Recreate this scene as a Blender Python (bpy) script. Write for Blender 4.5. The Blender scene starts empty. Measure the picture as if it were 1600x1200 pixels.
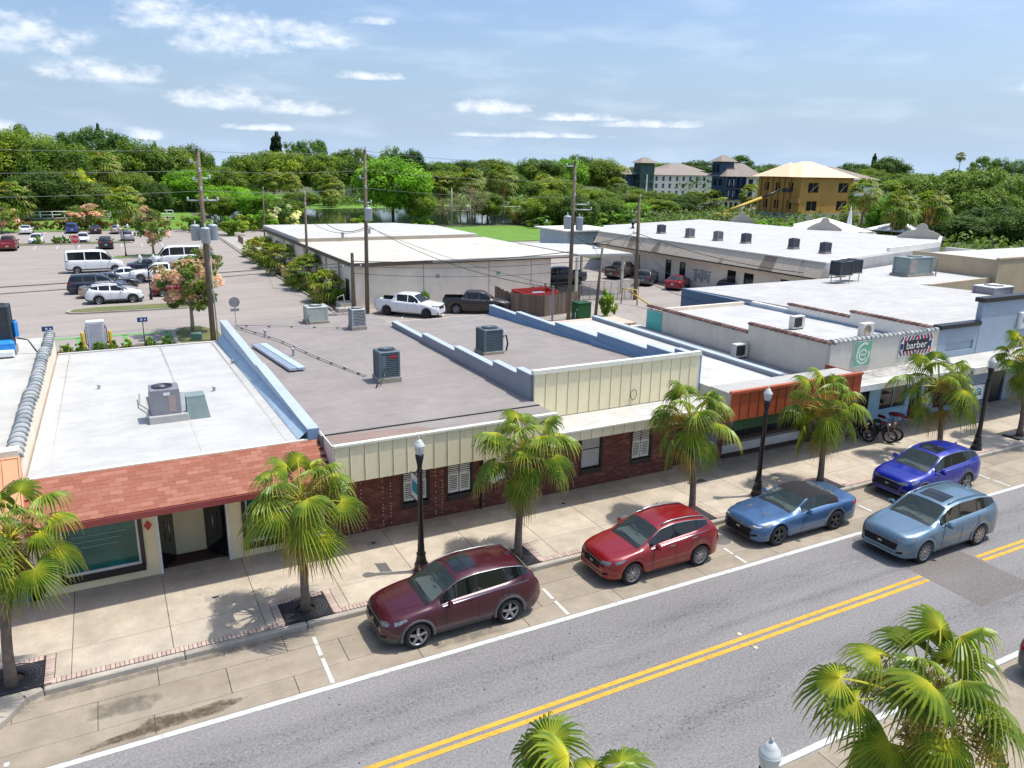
import bpy, bmesh, math, random
from mathutils import Vector, Matrix
from mathutils.bvhtree import BVHTree
SC = bpy.context.scene
COL = SC.collection
PI = math.pi
random.seed(7)

# ---------------------------------------------------------------- camera
cam_d = bpy.data.cameras.new('camera')
cam = bpy.data.objects.new('camera', cam_d)
COL.objects.link(cam)
SC.camera = cam
cam_d.sensor_fit = 'HORIZONTAL'
cam_d.sensor_width = 36.0
cam_d.lens = 27.0
cam_d.clip_start = 0.1
cam_d.clip_end = 6000
_p, _y, _r = math.radians(15.709), math.radians(27.902), math.radians(-0.981)
_F = Vector((math.sin(_y)*math.cos(_p), math.cos(_y)*math.cos(_p), -math.sin(_p)))
_R0 = Vector((math.cos(_y), -math.sin(_y), 0))
_D0 = _F.cross(_R0)
_R = math.cos(_r)*_R0 + math.sin(_r)*_D0
_D = math.cos(_r)*_D0 - math.sin(_r)*_R0
mw = Matrix.Identity(4)
for i in range(3):
    mw[i][0], mw[i][1], mw[i][2] = _R[i], -_D[i], -_F[i]
mw.translation = Vector((0, 0, 12.0))
cam.matrix_world = mw

# ---------------------------------------------------------------- light, sky, exposure
SUN = Vector((0.375, -0.12, 1.0)).normalized()      # towards the sun
SUN_EL = math.asin(SUN.z)
SUN_AZ = math.atan2(SUN.x, SUN.y)
sun_d = bpy.data.lights.new('sun', 'SUN')
sun_d.energy = 2.7
sun_d.angle = math.radians(0.53)
sun_d.color = (1.0, 0.955, 0.88)
sun = bpy.data.objects.new('sun', sun_d)
sun.rotation_euler = SUN.to_track_quat('Z', 'Y').to_euler()
sun.location = (40, 0, 90)
COL.objects.link(sun)
SC.view_settings.view_transform = 'Standard'
SC.view_settings.look = 'None'
SC.view_settings.exposure = 0.76
SC.view_settings.gamma = 1.0
SC.view_settings.use_curve_mapping = False
SKY_STRENGTH = 0.125
SC.cycles.diffuse_bounces = 6

world = bpy.data.worlds.new('World')
SC.world = world
world.use_nodes = True
def build_world():
    nt = world.node_tree
    N, L = nt.nodes, nt.links
    N.clear()
    def n(t, **k):
        o = N.new(t)
        for a, b in k.items(): setattr(o, a, b)
        return o
    def mth(op, a, b=None, c=None, clamp=False):
        o = n('ShaderNodeMath', operation=op); o.use_clamp = clamp
        for i, x in enumerate((a, b, c)):
            if x is None: continue
            if isinstance(x, (int, float)): o.inputs[i].default_value = x
            else: L.new(x, o.inputs[i])
        return o.outputs[0]
    sky = n('ShaderNodeTexSky', sky_type='NISHITA', sun_disc=False)
    sky.sun_elevation = SUN_EL; sky.sun_rotation = SUN_AZ
    sky.altitude = 0; sky.air_density = 1.0; sky.dust_density = 4.0; sky.ozone_density = 2.2
    tc = n('ShaderNodeTexCoord')
    sep = n('ShaderNodeSeparateXYZ'); L.new(tc.outputs['Generated'], sep.inputs[0])
    az = mth('ARCTAN2', sep.outputs[0], sep.outputs[1])
    el = mth('ARCSINE', sep.outputs[2])
    # cumulus: azimuth, elevation of the flat base, half width, height (degrees)
    blobs = [(8.8, 7.6, 5.2, 2.3), (13.8, 7.9, 4.2, 1.5), (4.6, 8.6, 3.0, 1.9), (-3.2, 6.8, 4.6, 1.9), (1.0, 5.1, 4.8, 1.2), (8.0, 3.8, 4.2, 1.2),
             (12.6, 3.5, 4.0, 0.9), (26.2, 3.9, 3.2, 0.9), (17.4, 5.8, 2.8, 0.5), (3.1, 1.6, 1.6, .7), (-5.5, 1.9, 2.2, .7), (10.5, 2.3, 3.0, .4),
             (31.5, 3.4, 5.0, .5), (37.5, 3.0, 5.0, .45), (29.0, 2.2, 7, .35), (18.0, 9.2, 1.6, .5), (64.0, 5.0, 5.0, 1.0), (-40, 8, 9, 3), (85, 9, 8, 3), (130, 7, 9, 3), (-80, 10, 10, 4), (190, 8, 12, 4)]
    def dens(elv):
        cx = n('ShaderNodeCombineXYZ')
        L.new(mth('MULTIPLY', az, 34.0), cx.inputs[0]); L.new(mth('MULTIPLY', elv, 62.0), cx.inputs[1])
        nz = n('ShaderNodeTexNoise'); nz.inputs['Scale'].default_value = 1.0; nz.inputs['Detail'].default_value = 8.0; nz.inputs['Roughness'].default_value = .6
        L.new(cx.outputs[0], nz.inputs['Vector'])
        acc = None
        for a0, e0, w, h in blobs:
            a = mth('MULTIPLY_ADD', az, 57.2958/w, -a0/w)
            e = mth('MULTIPLY_ADD', elv, 57.2958, -e0)
            up = mth('MULTIPLY', e, 1.0/h); dn = mth('MULTIPLY', e, -2.3/h)
            b = mth('MAXIMUM', up, dn)
            v = mth('SUBTRACT', 1.0, mth('ADD', mth('MULTIPLY', a, a), mth('MULTIPLY', b, b)))
            acc = v if acc is None else mth('MAXIMUM', acc, v)
        d = mth('MULTIPLY_ADD', nz.outputs['Fac'], 2.9, -1.5)
        s = mth('ADD', mth('MAXIMUM', acc, -2.0), d)
        mr = n('ShaderNodeMapRange', interpolation_type='SMOOTHSTEP')
        L.new(s, mr.inputs[0]); mr.inputs[1].default_value = .05; mr.inputs[2].default_value = 1.5
        return mr.outputs[0]
    d0 = dens(el)
    d1 = dens(mth('ADD', el, 0.012))
    shade = mth('MULTIPLY_ADD', d1, -0.75, 1.05, True)
    # thin high veil
    cx = n('ShaderNodeCombineXYZ'); L.new(mth('MULTIPLY', az, 6.0), cx.inputs[0]); L.new(mth('MULTIPLY', el, 28.0), cx.inputs[1])
    nz = n('ShaderNodeTexNoise'); nz.inputs['Detail'].default_value = 5; L.new(cx.outputs[0], nz.inputs['Vector']); nz.inputs['Scale'].default_value = 1.3
    mr = n('ShaderNodeMapRange', interpolation_type='SMOOTHSTEP'); L.new(nz.outputs['Fac'], mr.inputs[0]); mr.inputs[1].default_value = .45; mr.inputs[2].default_value = .75
    veil = mth('MULTIPLY', mr.outputs[0], .25)
    ccol = n('ShaderNodeMix', data_type='RGBA'); L.new(shade, ccol.inputs[0])
    ccol.inputs[6].default_value = (3.5, 4.2, 5.4, 1); ccol.inputs[7].default_value = (5.3, 5.5, 5.9, 1)
    hz = mth('POWER', mth('MULTIPLY_ADD', el, -4.2, 1.0, True), 1.6)
    m0 = n('ShaderNodeMix', data_type='RGBA'); L.new(mth('MULTIPLY', hz, .85), m0.inputs[0]); L.new(sky.outputs[0], m0.inputs[6]); m0.inputs[7].default_value = (4.2, 4.75, 5.4, 1)
    mt = n('ShaderNodeMix', data_type='RGBA', blend_type='MULTIPLY'); mt.inputs[0].default_value = 1.0; L.new(m0.outputs[2], mt.inputs[6]); mt.inputs[7].default_value = (.73, .85, .99, 1); m0 = mt
    m1 = n('ShaderNodeMix', data_type='RGBA'); L.new(veil, m1.inputs[0]); L.new(m0.outputs[2], m1.inputs[6]); m1.inputs[7].default_value = (4.3, 4.9, 5.7, 1)
    m2 = n('ShaderNodeMix', data_type='RGBA'); L.new(mth('MULTIPLY', d0, .88), m2.inputs[0]); L.new(m1.outputs[2], m2.inputs[6]); L.new(ccol.outputs[2], m2.inputs[7])
    bg = n('ShaderNodeBackground'); bg.inputs[1].default_value = SKY_STRENGTH
    out = n('ShaderNodeOutputWorld')
    L.new(m2.outputs[2], bg.inputs[0]); L.new(bg.outputs[0], out.inputs[0])
build_world()

# ---------------------------------------------------------------- materials
def lin(r, g, b):
    f = lambda c: (c/255/12.92) if c/255 <= .04045 else ((c/255+.055)/1.055)**2.4
    return (f(r), f(g), f(b))
class NT:
    def __init__(self, name):
        self.m = bpy.data.materials.new(name); self.m.use_nodes = True
        self.nt = self.m.node_tree; self.N = self.nt.nodes; self.L = self.nt.links
        self.b = self.N['Principled BSDF']; self.out = self.N['Material Output']
    def n(self, t, ins=None, **k):
        o = self.N.new(t)
        for a, v in k.items(): setattr(o, a, v)
        for a, v in (ins or {}).items():
            if hasattr(v, 'links'): self.L.new(v, o.inputs[a])
            else: o.inputs[a].default_value = v
        return o
    def math(self, op, a, b=0.0, clamp=False):
        o = self.N.new('ShaderNodeMath'); o.operation = op; o.use_clamp = clamp
        for i, x in enumerate((a, b)):
            if hasattr(x, 'links'): self.L.new(x, o.inputs[i])
            else: o.inputs[i].default_value = x
        return o.outputs[0]
    def mix(self, f, a, b, mode='MIX'):
        o = self.N.new('ShaderNodeMix'); o.data_type = 'RGBA'; o.blend_type = mode
        for i, x in ((0, f), (6, a), (7, b)):
            if hasattr(x, 'links'): self.L.new(x, o.inputs[i])
            elif i == 0: o.inputs[0].default_value = x
            else: o.inputs[i].default_value = (*x[:3], 1)
        return o.outputs[2]
    def coord(self, kind='Object', scale=(1, 1, 1)):
        if kind == 'Position': v = self.n('ShaderNodeNewGeometry').outputs['Position']
        else: v = self.n('ShaderNodeTexCoord').outputs[kind]
        if tuple(scale) != (1, 1, 1):
            v = self.n('ShaderNodeMapping', {'Vector': v, 'Scale': scale}).outputs[0]
        return v
    def noise(self, v, s, d=4, r=.55):
        return self.n('ShaderNodeTexNoise', {'Vector': v, 'Scale': s, 'Detail': d, 'Roughness': r}).outputs['Fac']
    def ramp(self, f, a, b):
        return self.n('ShaderNodeMapRange', {0: f, 1: a, 2: b}, clamp=True).outputs[0]
    def bump(self, h, strength=.3, dist=.02):
        o = self.n('ShaderNodeBump', {'Height': h, 'Strength': strength, 'Distance': dist}); self.L.new(o.outputs[0], self.b.inputs['Normal'])
    def col(self, c):
        if hasattr(c, 'links'): self.L.new(c, self.b.inputs['Base Color'])
        else: self.b.inputs['Base Color'].default_value = (*c[:3], 1)
    def set(self, **k):
        for a, v in k.items(): self.b.inputs[a.replace('_', ' ')].default_value = v

def sc3(c, k): return tuple(min(1, x*k) for x in c[:3])
def mat(name, c, rough=.6, metal=0, var=.12, scale=2.5, bump=0, bscale=60, coat=0, kind='Object', dirt=None, rnd=0, spec=None):
    t = NT(name)
    v = t.coord(kind)
    f = t.noise(v, scale, 5, .6)
    f2 = t.ramp(f, .3, .7)
    col = t.mix(f2, sc3(c, 1-var), sc3(c, 1+var))
    if dirt:
        g = t.ramp(t.noise(t.coord(kind, (1, 1, .45)), scale*1.9, 6, .7), .52, .78)
        col = t.mix(t.math('MULTIPLY', g, dirt[1]), col, dirt[0])
    if rnd:
        r = t.n('ShaderNodeObjectInfo').outputs['Random']
        col = t.mix(1.0, col, t.mix(r, (1-rnd,)*3, (1+rnd*.6,)*3), 'MULTIPLY')
    t.col(col)
    t.set(Roughness=rough, Metallic=metal)
    if coat: t.set(Coat_Weight=coat, Coat_Roughness=.04)
    if spec is not None: t.b.inputs['Specular IOR Level'].default_value = spec
    if bump: t.bump(t.noise(v, bscale, 3), bump, .01)
    return t.m
MATS = {}
def MT(key, *a, **k):
    if key not in MATS: MATS[key] = mat(key, *a, **k)
    return MATS[key]

# ---------------------------------------------------------------- mesh helpers
class MB:
    def __init__(self): self.v = []; self.f = []; self.m = []; self.s = []
    def add(self, vs, fs, m=0, smooth=False):
        o = len(self.v); self.v += [tuple(x) for x in vs]
        for f in fs: self.f.append(tuple(i+o for i in f)); self.m.append(m); self.s.append(smooth)
        return self
    def box(self, x0, y0, z0, x1, y1, z1, m=0):
        if x1 < x0: x0, x1 = x1, x0
        if y1 < y0: y0, y1 = y1, y0
        if z1 < z0: z0, z1 = z1, z0
        vs = [(x0,y0,z0),(x1,y0,z0),(x1,y1,z0),(x0,y1,z0),(x0,y0,z1),(x1,y0,z1),(x1,y1,z1),(x0,y1,z1)]
        return self.add(vs, [(0,3,2,1),(4,5,6,7),(0,1,5,4),(1,2,6,5),(2,3,7,6),(3,0,4,7)], m)
    def cbox(self, c, s, m=0, bev=0.0, rz=0.0):
        """box about a centre, chamfered vertical and top edges"""
        cx, cy, cz = c; hx, hy, hz = s[0]/2, s[1]/2, s[2]/2
        ca, sa = math.cos(rz), math.sin(rz)
        def P(x, y, z): return (cx+x*ca-y*sa, cy+x*sa+y*ca, cz+z)
        if not bev:
            vs = [P(x, y, z) for z in (-hz, hz) for x, y in ((-hx,-hy),(hx,-hy),(hx,hy),(-hx,hy))]
            return self.add(vs, [(0,3,2,1),(4,5,6,7),(0,1,5,4),(1,2,6,5),(2,3,7,6),(3,0,4,7)], m)
        b = min(bev, hx*.9, hy*.9, hz*.9)
        ring = lambda ix: [(-hx+ix,-hy+ix+b),(-hx+ix+b,-hy+ix),(hx-ix-b,-hy+ix),(hx-ix,-hy+ix+b),(hx-ix,hy-ix-b),(hx-ix-b,hy-ix),(-hx+ix+b,hy-ix),(-hx+ix,hy-ix-b)]
        vs = [P(x, y, -hz) for x, y in ring(0)] + [P(x, y, hz-b) for x, y in ring(0)] + [P(x, y, hz) for x, y in ring(b*.7)]
        fs = [tuple(range(7, -1, -1)), tuple(range(16, 24))]
        for k in range(2):
            for i in range(8):
                j = (i+1) % 8; fs.append((k*8+i, k*8+j, k*8+8+j, k*8+8+i))
        return self.add(vs, fs, m)
    def quad(self, a, b, c, d, m=0): return self.add([a, b, c, d], [(0, 1, 2, 3)], m)
    def slab(self, poly, z0, z1, m=0):
        """extruded plan polygon (counter-clockwise); z1 may be a function of x, y"""
        n = len(poly); g = z1 if callable(z1) else (lambda x, y: z1)
        vs = [(x, y, z0) for x, y in poly] + [(x, y, g(x, y)) for x, y in poly]
        fs = [tuple(range(n-1, -1, -1)), tuple(range(n, 2*n))] + [(i, (i+1) % n, n+(i+1) % n, n+i) for i in range(n)]
        return self.add(vs, fs, m)
    def wall(self, p, q, z0, z1, t, m=0, z1b=None):
        """upright wall from p to q, thickness t to the left of p->q"""
        dx, dy = q[0]-p[0], q[1]-p[1]; l = math.hypot(dx, dy); nx, ny = -dy/l*t, dx/l*t
        z1b = z1 if z1b is None else z1b
        P = [(p[0],p[1]),(q[0],q[1]),(q[0]+nx,q[1]+ny),(p[0]+nx,p[1]+ny)]
        vs = [(x, y, z0) for x, y in P] + [(P[0][0],P[0][1],z1),(P[1][0],P[1][1],z1b),(P[2][0],P[2][1],z1b),(P[3][0],P[3][1],z1)]
        return self.add(vs, [(0,3,2,1),(4,5,6,7),(0,1,5,4),(1,2,6,5),(2,3,7,6),(3,0,4,7)], m)
    def tube(self, pts, r, n=6, m=0, caps=True, smooth=True):
        pts = [Vector(p) for p in pts]; k = len(pts)
        rs = r if isinstance(r, (list, tuple)) else [r]*k
        vs = []
        for i, p in enumerate(pts):
            d = (pts[min(i+1, k-1)]-pts[max(i-1, 0)]).normalized()
            u = d.cross(Vector((0, 0, 1)) if abs(d.z) < .95 else Vector((1, 0, 0))).normalized(); w = d.cross(u)
            for j in range(n):
                a = 2*PI*j/n; vs.append(p+(u*math.cos(a)+w*math.sin(a))*rs[i])
        fs = [(i*n+j, i*n+(j+1) % n, (i+1)*n+(j+1) % n, (i+1)*n+j) for i in range(k-1) for j in range(n)]
        self.add(vs, fs, m, smooth)
        if caps:
            o = len(self.v)-len(vs)
            self.f += [tuple(o+j for j in range(n-1, -1, -1)), tuple(o+(k-1)*n+j for j in range(n))]; self.m += [m, m]; self.s += [False, False]
        return self
    def lathe(self, prof, c=(0, 0, 0), n=16, m=0, axis='Z', smooth=True):
        vs = []
        for r, z in prof:
            for j in range(n):
                a = 2*PI*j/n; x, y = r*math.cos(a), r*math.sin(a)
                p = (x, y, z) if axis == 'Z' else (x, z, y) if axis == 'Y' else (z, x, y)
                vs.append((c[0]+p[0], c[1]+p[1], c[2]+p[2]))
        fs = []
        for i in range(len(prof)-1):
            for j in range(n):
                q = (i*n+j, i*n+(j+1) % n, (i+1)*n+(j+1) % n, (i+1)*n+j)
                fs.append(q if axis != 'Y' else q[::-1])
        return self.add(vs, fs, m, smooth)
    def mesh(self, name, mats, off=(0, 0, 0)):
        me = bpy.data.meshes.new(name)
        ox, oy, oz = off
        me.from_pydata([(x-ox, y-oy, z-oz) for x, y, z in self.v], [], self.f)
        for mm in (mats if isinstance(mats, (list, tuple)) else [mats]): me.materials.append(mm)
        me.polygons.foreach_set('material_index', self.m); me.polygons.foreach_set('use_smooth', self.s)
        me.update()
        return me
    def build(self, name, mats, parent=None, loc=None):
        """one object; coordinates are given in the parent's own frame (world minus its base)"""
        if parent is not None:
            off = parent.get('_b', (0, 0, 0)); o = bpy.data.objects.new(name, self.mesh(name, mats, off)); o.parent = parent; o['_b'] = off
        else:
            off = loc if loc is not None else (0, 0, 0)
            o = bpy.data.objects.new(name, self.mesh(name, mats, off)); o.location = off; o['_b'] = off
        COL.objects.link(o)
        return o
def tag(o, label=None, cat=None, group=None, kind=None):
    if label: o['label'] = label
    if cat: o['category'] = cat
    if group: o['group'] = group
    if kind: o['kind'] = kind
    return o
def thing(name, label, cat, loc=(0, 0, 0), group=None, rz=0.0, local=False):
    o = bpy.data.objects.new(name, None); COL.objects.link(o); o.location = loc; o.rotation_euler = (0, 0, rz)
    o.empty_display_size = .2
    o['_b'] = (0, 0, 0) if local else tuple(loc)
    return tag(o, label, cat, group)
def struct(name, mb, m): return tag(mb.build(name, m), kind='structure')
def inst(name, me, parent, loc=(0, 0, 0), rot=(0, 0, 0), scale=(1, 1, 1)):
    """another object on a shared mesh, placed in the parent's frame"""
    o = bpy.data.objects.new(name, me); COL.objects.link(o); o.parent = parent
    off = parent.get('_b', (0, 0, 0)) if parent else (0, 0, 0)
    o.location = (loc[0]-off[0], loc[1]-off[1], loc[2]-off[2]); o.rotation_euler = rot; o.scale = scale
    return o
def copy_tree(o, parent=None):
    c = o.copy(); COL.objects.link(c); c.parent = parent
    for ch in list(o.children): copy_tree(ch, c)
    return c
# ================================================================ SETTING
def paint_line(name, c):
    t = NT(name); v = t.coord('Position'); f = t.ramp(t.noise(v, 5, 8, .85), .5, .62); g = t.ramp(t.noise(v, .7, 3, .6), .35, .65)
    t.col(t.mix(t.ramp(t.noise(v, 1.5, 5, .7), .3, .7), sc3(c, .85), c)); t.set(Roughness=.8)
    tr = t.n('ShaderNodeBsdfTransparent'); mx = t.n('ShaderNodeMixShader'); t.L.new(t.math('MULTIPLY', t.math('MULTIPLY', f, g), .75), mx.inputs[0]); t.L.new(t.b.outputs[0], mx.inputs[1]); t.L.new(tr.outputs[0], mx.inputs[2]); t.L.new(mx.outputs[0], t.out.inputs[0]); return t.m
def asphalt(name, base, tracks=None, speck=.35):
    t = NT(name); v = t.coord('Position')
    f = t.noise(v, 16, 4, .85)
    col = t.mix(t.ramp(f, .38, .64), sc3(base, .6), sc3(base, 1.4))
    big = t.noise(t.coord('Position', (.12, .5, 1)), 1.0, 5, .6)
    col = t.mix(t.ramp(big, .35, .7), t.mix(.25, col, sc3(base, .6)), t.mix(.4, col, sc3(base, 1.25)))
    cv = t.n('ShaderNodeTexVoronoi', {'Vector': t.n('ShaderNodeVectorMath', {0: t.coord('Position', (.16, .3, 1)), 1: t.n('ShaderNodeTexNoise', {'Vector': v, 'Scale': .9, 'Detail': 5.0}).outputs['Color']}).outputs[0], 'Scale': 1.0}, feature='DISTANCE_TO_EDGE').outputs[0]
    col = t.mix(t.math('MULTIPLY', t.math('LESS_THAN', cv, .0016), .5), col, sc3(base, .2))
    if tracks:
        y = t.n('ShaderNodeSeparateXYZ', {0: v}).outputs[1]
        acc = None
        for c, w in tracks:
            g = t.math('SUBTRACT', 1.0, t.math('MULTIPLY', t.math('ABSOLUTE', t.math('SUBTRACT', y, c)), 1.0/w), True)
            acc = g if acc is None else t.math('MAXIMUM', acc, g)
        patchy = t.ramp(t.noise(t.coord('Position', (.35, 1.6, 1)), 1.0, 6, .7), .42, .72)
        grit = t.ramp(t.noise(v, 11, 5, .85), .54, .62)
        d = t.math('MULTIPLY', acc, t.math('ADD', t.math('MULTIPLY', patchy, .45), t.math('MULTIPLY', grit, .85)), True)
        col = t.mix(d, col, sc3(base, .25))
    vo = t.n('ShaderNodeTexVoronoi', {'Vector': v, 'Scale': 2.1}).outputs['Distance']
    col = t.mix(t.math('MULTIPLY', t.math('LESS_THAN', vo, .055), .75), col, (.012, .011, .01))
    t.col(col); t.set(Roughness=.9); t.b.inputs['Specular IOR Level'].default_value = .25
    t.bump(f, .35, .012)
    return t.m
def concrete(name, base, stain=.35, rnd=.12, kind='Position', streak=(1, 1, 1)):
    t = NT(name); v = t.coord(kind)
    f = t.noise(v, 1.1, 7, .72); g = t.noise(v, 20, 4, .8)
    col = t.mix(t.ramp(f, .32, .7), sc3(base, .74), sc3(base, 1.14))
    col = t.mix(t.math('MULTIPLY', t.ramp(g, .48, .66), .4), col, sc3(base, .58))
    s = t.ramp(t.noise(t.coord(kind, streak), .45, 6, .72), .5, .78)
    col = t.mix(t.math('MULTIPLY', s, stain), col, (base[0]*.45, base[1]*.38, base[2]*.28))
    vo = t.n('ShaderNodeTexVoronoi', {'Vector': v, 'Scale': 1.35}).outputs['Distance']
    col = t.mix(t.math('MULTIPLY', t.math('LESS_THAN', vo, .03), .7), col, sc3(base, .12))
    r = t.n('ShaderNodeObjectInfo').outputs['Random']
    col = t.mix(1.0, col, t.mix(r, (1-rnd,)*3, (1+rnd*.5,)*3), 'MULTIPLY')
    t.col(col); t.set(Roughness=.88); t.bump(g, .18, .008)
    return t.m
def grass_mat(name, a, b):
    t = NT(name); v = t.coord('Position')
    f = t.noise(v, .35, 6, .7); g = t.noise(v, 7, 4, .7)
    col = t.mix(t.ramp(f, .35, .68), a, b); col = t.mix(t.math('MULTIPLY', t.ramp(g, .4, .7), .5), col, sc3(a, .55))
    t.col(col); t.set(Roughness=.95); t.bump(g, .8, .08); return t.m
m_road = asphalt('asphalt road', (.215, .203, .195), [(14.5, .8), (11.0, 1.0), (13.55, .3)])
m_lot = asphalt('old lot asphalt', (.31, .272, .238))
m_patch = asphalt('dark patch asphalt', (.165, .148, .135))
m_conc = concrete('parking lane concrete', (.33, .275, .205), .5, .12, streak=(.35, 2.2, 1))
m_walk = concrete('sidewalk concrete', (.49, .42, .325), .42, .1)
m_kerb = concrete('kerb concrete', (.40, .36, .30), .6, .1, streak=(.6, 1, 3))
m_grass = grass_mat('lawn grass', (.10, .21, .02), (.15, .29, .025))
m_rough = grass_mat('rough ground', (.06, .085, .025), (.13, .12, .06))
m_white = paint_line('white road paint', (.6, .585, .545))
m_yel = paint_line('yellow road paint', (.70, .36, .035))
m_grn = mat('green road paint', (.12, .33, .09), .8, var=.3, dirt=((.25, .25, .2), .8), scale=3, kind='Position')
m_paver = MT('red paver', (.46, .345, .285), .85, var=.12, rnd=.2, scale=8)
m_steel_dk = MT('cast iron black', (.02, .02, .024), .55, var=.2, bump=.2)

def sheet(name, poly, z, m, kind='structure'):
    mb = MB(); mb.add([(x, y, z) for x, y in poly], [tuple(range(len(poly)))]); o = mb.build(name, m); return tag(o, kind=kind)
def rect(x0, y0, x1, y1): return [(x0, y0), (x1, y0), (x1, y1), (x0, y1)]
sheet('ground', rect(-3000, -800, 3000, 4000), -.06, m_rough)
sheet('street', rect(-150, 9.05, 320, 15.93), 0, m_road)
sheet('asphalt_patch', [(21.36, 11.05), (24.02, 11.0), (24.1, 15.62), (21.42, 15.6)], .004, m_patch)
sheet('parking_lot', [(-160, 45.2), (60, 45.2), (60, 118), (46, 118), (46, 152), (14, 152), (14, 158), (-160, 160)], -.01, m_lot)
sheet('cross_street', [(46, 104), (300, 104), (300, 116), (60, 116.5), (46, 118)], .0, m_lot)
def line(name, x0, y0, x1, y1, w, m, z=.008):
    mb = MB(); dx, dy = x1-x0, y1-y0; l = math.hypot(dx, dy); nx, ny = -dy/l*w/2, dx/l*w/2
    k = max(1, int(l/1.5)); vs = []; fs = []
    for i in range(k+1):
        t = i/k; j = random.uniform(-.006, .006)
        vs += [(x0+dx*t+nx, y0+dy*t+ny+j, z), (x0+dx*t-nx, y0+dy*t-ny+j, z)]
    fs = [(2*i+1, 2*i+3, 2*i+2, 2*i) for i in range(k)]
    mb.add(vs, fs); return tag(mb.build(name, m), kind='structure')
line('edge_line', -60, 15.8, 120, 15.8, .16, m_white)
line('edge_line', -60, 9.2, 120, 9.2, .15, m_white)
for yy in (12.68, 12.92):
    line('yellow_line', -60, yy, 21.33, yy, .13, m_yel)
    line('yellow_line', 24.12, yy, 120, yy, .13, m_yel)
for xx, a, b in ((3.7, 15.92, 18.0), (10.35, 15.95, 17.45), (17.0, 15.95, 17.0), (24.0, 15.95, 17.4), (31.2, 15.95, 17.4), (-3, 16, 16.4)):
    md = a+(b-a)*.55; line('parking_tick', xx, a, xx+.02, md-.07, .1, m_white, .014); line('parking_tick', xx+.02, md+.05, xx+.04, b, .1, m_white, .014)
# concrete parking lane panels
pk = tag(thing('parking_lane', None, None), kind='structure')
def panel(parent, name, x0, y0, x1, y1, z1, m, th=.12, gap=.006):
    mb = MB(); mb.cbox(((x0+x1)/2, (y0+y1)/2, z1-th/2), (x1-x0-2*gap, y1-y0-2*gap, th), 0, .008); return mb.build(name, m, parent)
sheet('joint_bed', rect(-150, 15.88, 320, 18.5), -.03, MT('joint dirt', (.07, .06, .05), .95, kind='Position'))
def row(parent, name, xs, y0, y1, z1, m, skip=None):
    for a, b in zip(xs[:-1], xs[1:]):
        if skip and skip(a, b): continue
        panel(parent, name, a, y0, b, y1, z1, m)
rg = lambda a, b, s: [a+i*s for i in range(int((b-a)/s)+2)]
row(pk, 'concrete_panel', rg(-18, 62, 3.0), 17.68, 18.46, .003, m_conc)
row(pk, 'concrete_panel', rg(-18.1, 62, 2.8), 16.62, 17.68, .002, m_conc)
row(pk, 'concrete_panel', rg(-15.68, 62, 3.1), 15.9, 16.62, .004, m_conc)
row(pk, 'concrete_panel', rg(-10, 50, 3.2), 6.75, 9.1, .003, m_conc)
# long runs of lane beyond what can be told apart
sheet('parking_lane', rect(62, 15.9, 320, 18.5), .0, m_conc)
# dark water stain and cracks lie in the concrete of the lane
def blot(name, pts, z, m):
    cx = sum(p[0] for p in pts)/len(pts); cy = sum(p[1] for p in pts)/len(pts); n = len(pts); V = []; A = []
    R = []
    for i in range(n):
        for k in range(3): a, b = pts[i], pts[(i+1) % n]; R.append((a[0]+(b[0]-a[0])*k/3, a[1]+(b[1]-a[1])*k/3))
    n = len(R)
    for f, al in ((1.12, 0), (.82, .8), (.5, 1)): V += [(cx+(x-cx)*f, cy+(y-cy)*f, z) for x, y in R]; A += [al]*n
    V.append((cx, cy, z)); A.append(1)
    F = [(j*n+i, j*n+(i+1) % n, (j+1)*n+(i+1) % n, (j+1)*n+i) for j in range(2) for i in range(n)]+[(2*n+i, 2*n+(i+1) % n, 3*n) for i in range(n)]
    me = bpy.data.meshes.new(name); me.from_pydata(V, [], F); me.materials.append(m); ca = me.color_attributes.new('fade', 'FLOAT_COLOR', 'POINT')
    ca.data.foreach_set('color', [q for a in A for q in (a, a, a, 1)]); o = bpy.data.objects.new(name, me); COL.objects.link(o); return tag(o, kind='structure')
def stain_mat(name, c, a):
    t = NT(name); v = t.coord('Object'); t.col(c); t.set(Roughness=.75)
    fa = t.n('ShaderNodeAttribute', attribute_name='fade').outputs['Fac']; f = t.ramp(t.math('ADD', t.math('MULTIPLY', t.noise(v, 3.0, 8, .8), 2.2), t.math('MULTIPLY', fa, .75)), 1.45, 2.05)
    tr = t.n('ShaderNodeBsdfTransparent'); mx = t.n('ShaderNodeMixShader')
    t.L.new(t.math('MULTIPLY', f, a), mx.inputs[0]); t.L.new(tr.outputs[0], mx.inputs[1]); t.L.new(t.b.outputs[0], mx.inputs[2]); t.L.new(mx.outputs[0], t.out.inputs[0])
    return t.m
m_stain = stain_mat('old oil stain', (.085, .055, .028), .85)
m_soot = stain_mat('tyre soot', (.06, .055, .05), .38)
blot('oil_stain', [(-1.85, 15.95), (-.9, 16.0), (1.2, 16.02), (2.0, 16.32), (1.4, 16.5), (.6, 16.45), (-.3, 16.55), (-.6, 16.3), (-1.3, 16.2)], .012, m_stain)
blot('oil_stain', [(-1.6, 17.0), (-.2, 16.8), (.3, 17.3), (-.8, 17.6), (-1.5, 17.5)], .012, m_soot)
blot('oil_stain', [(6.3, 16.05), (8.6, 16.0), (8.8, 16.6), (6.5, 16.7)], .012, m_soot)
blot('oil_stain', [(-3, 18.2), (4, 18.2), (4, 18.44), (-3, 18.44)], .012, m_soot)
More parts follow.
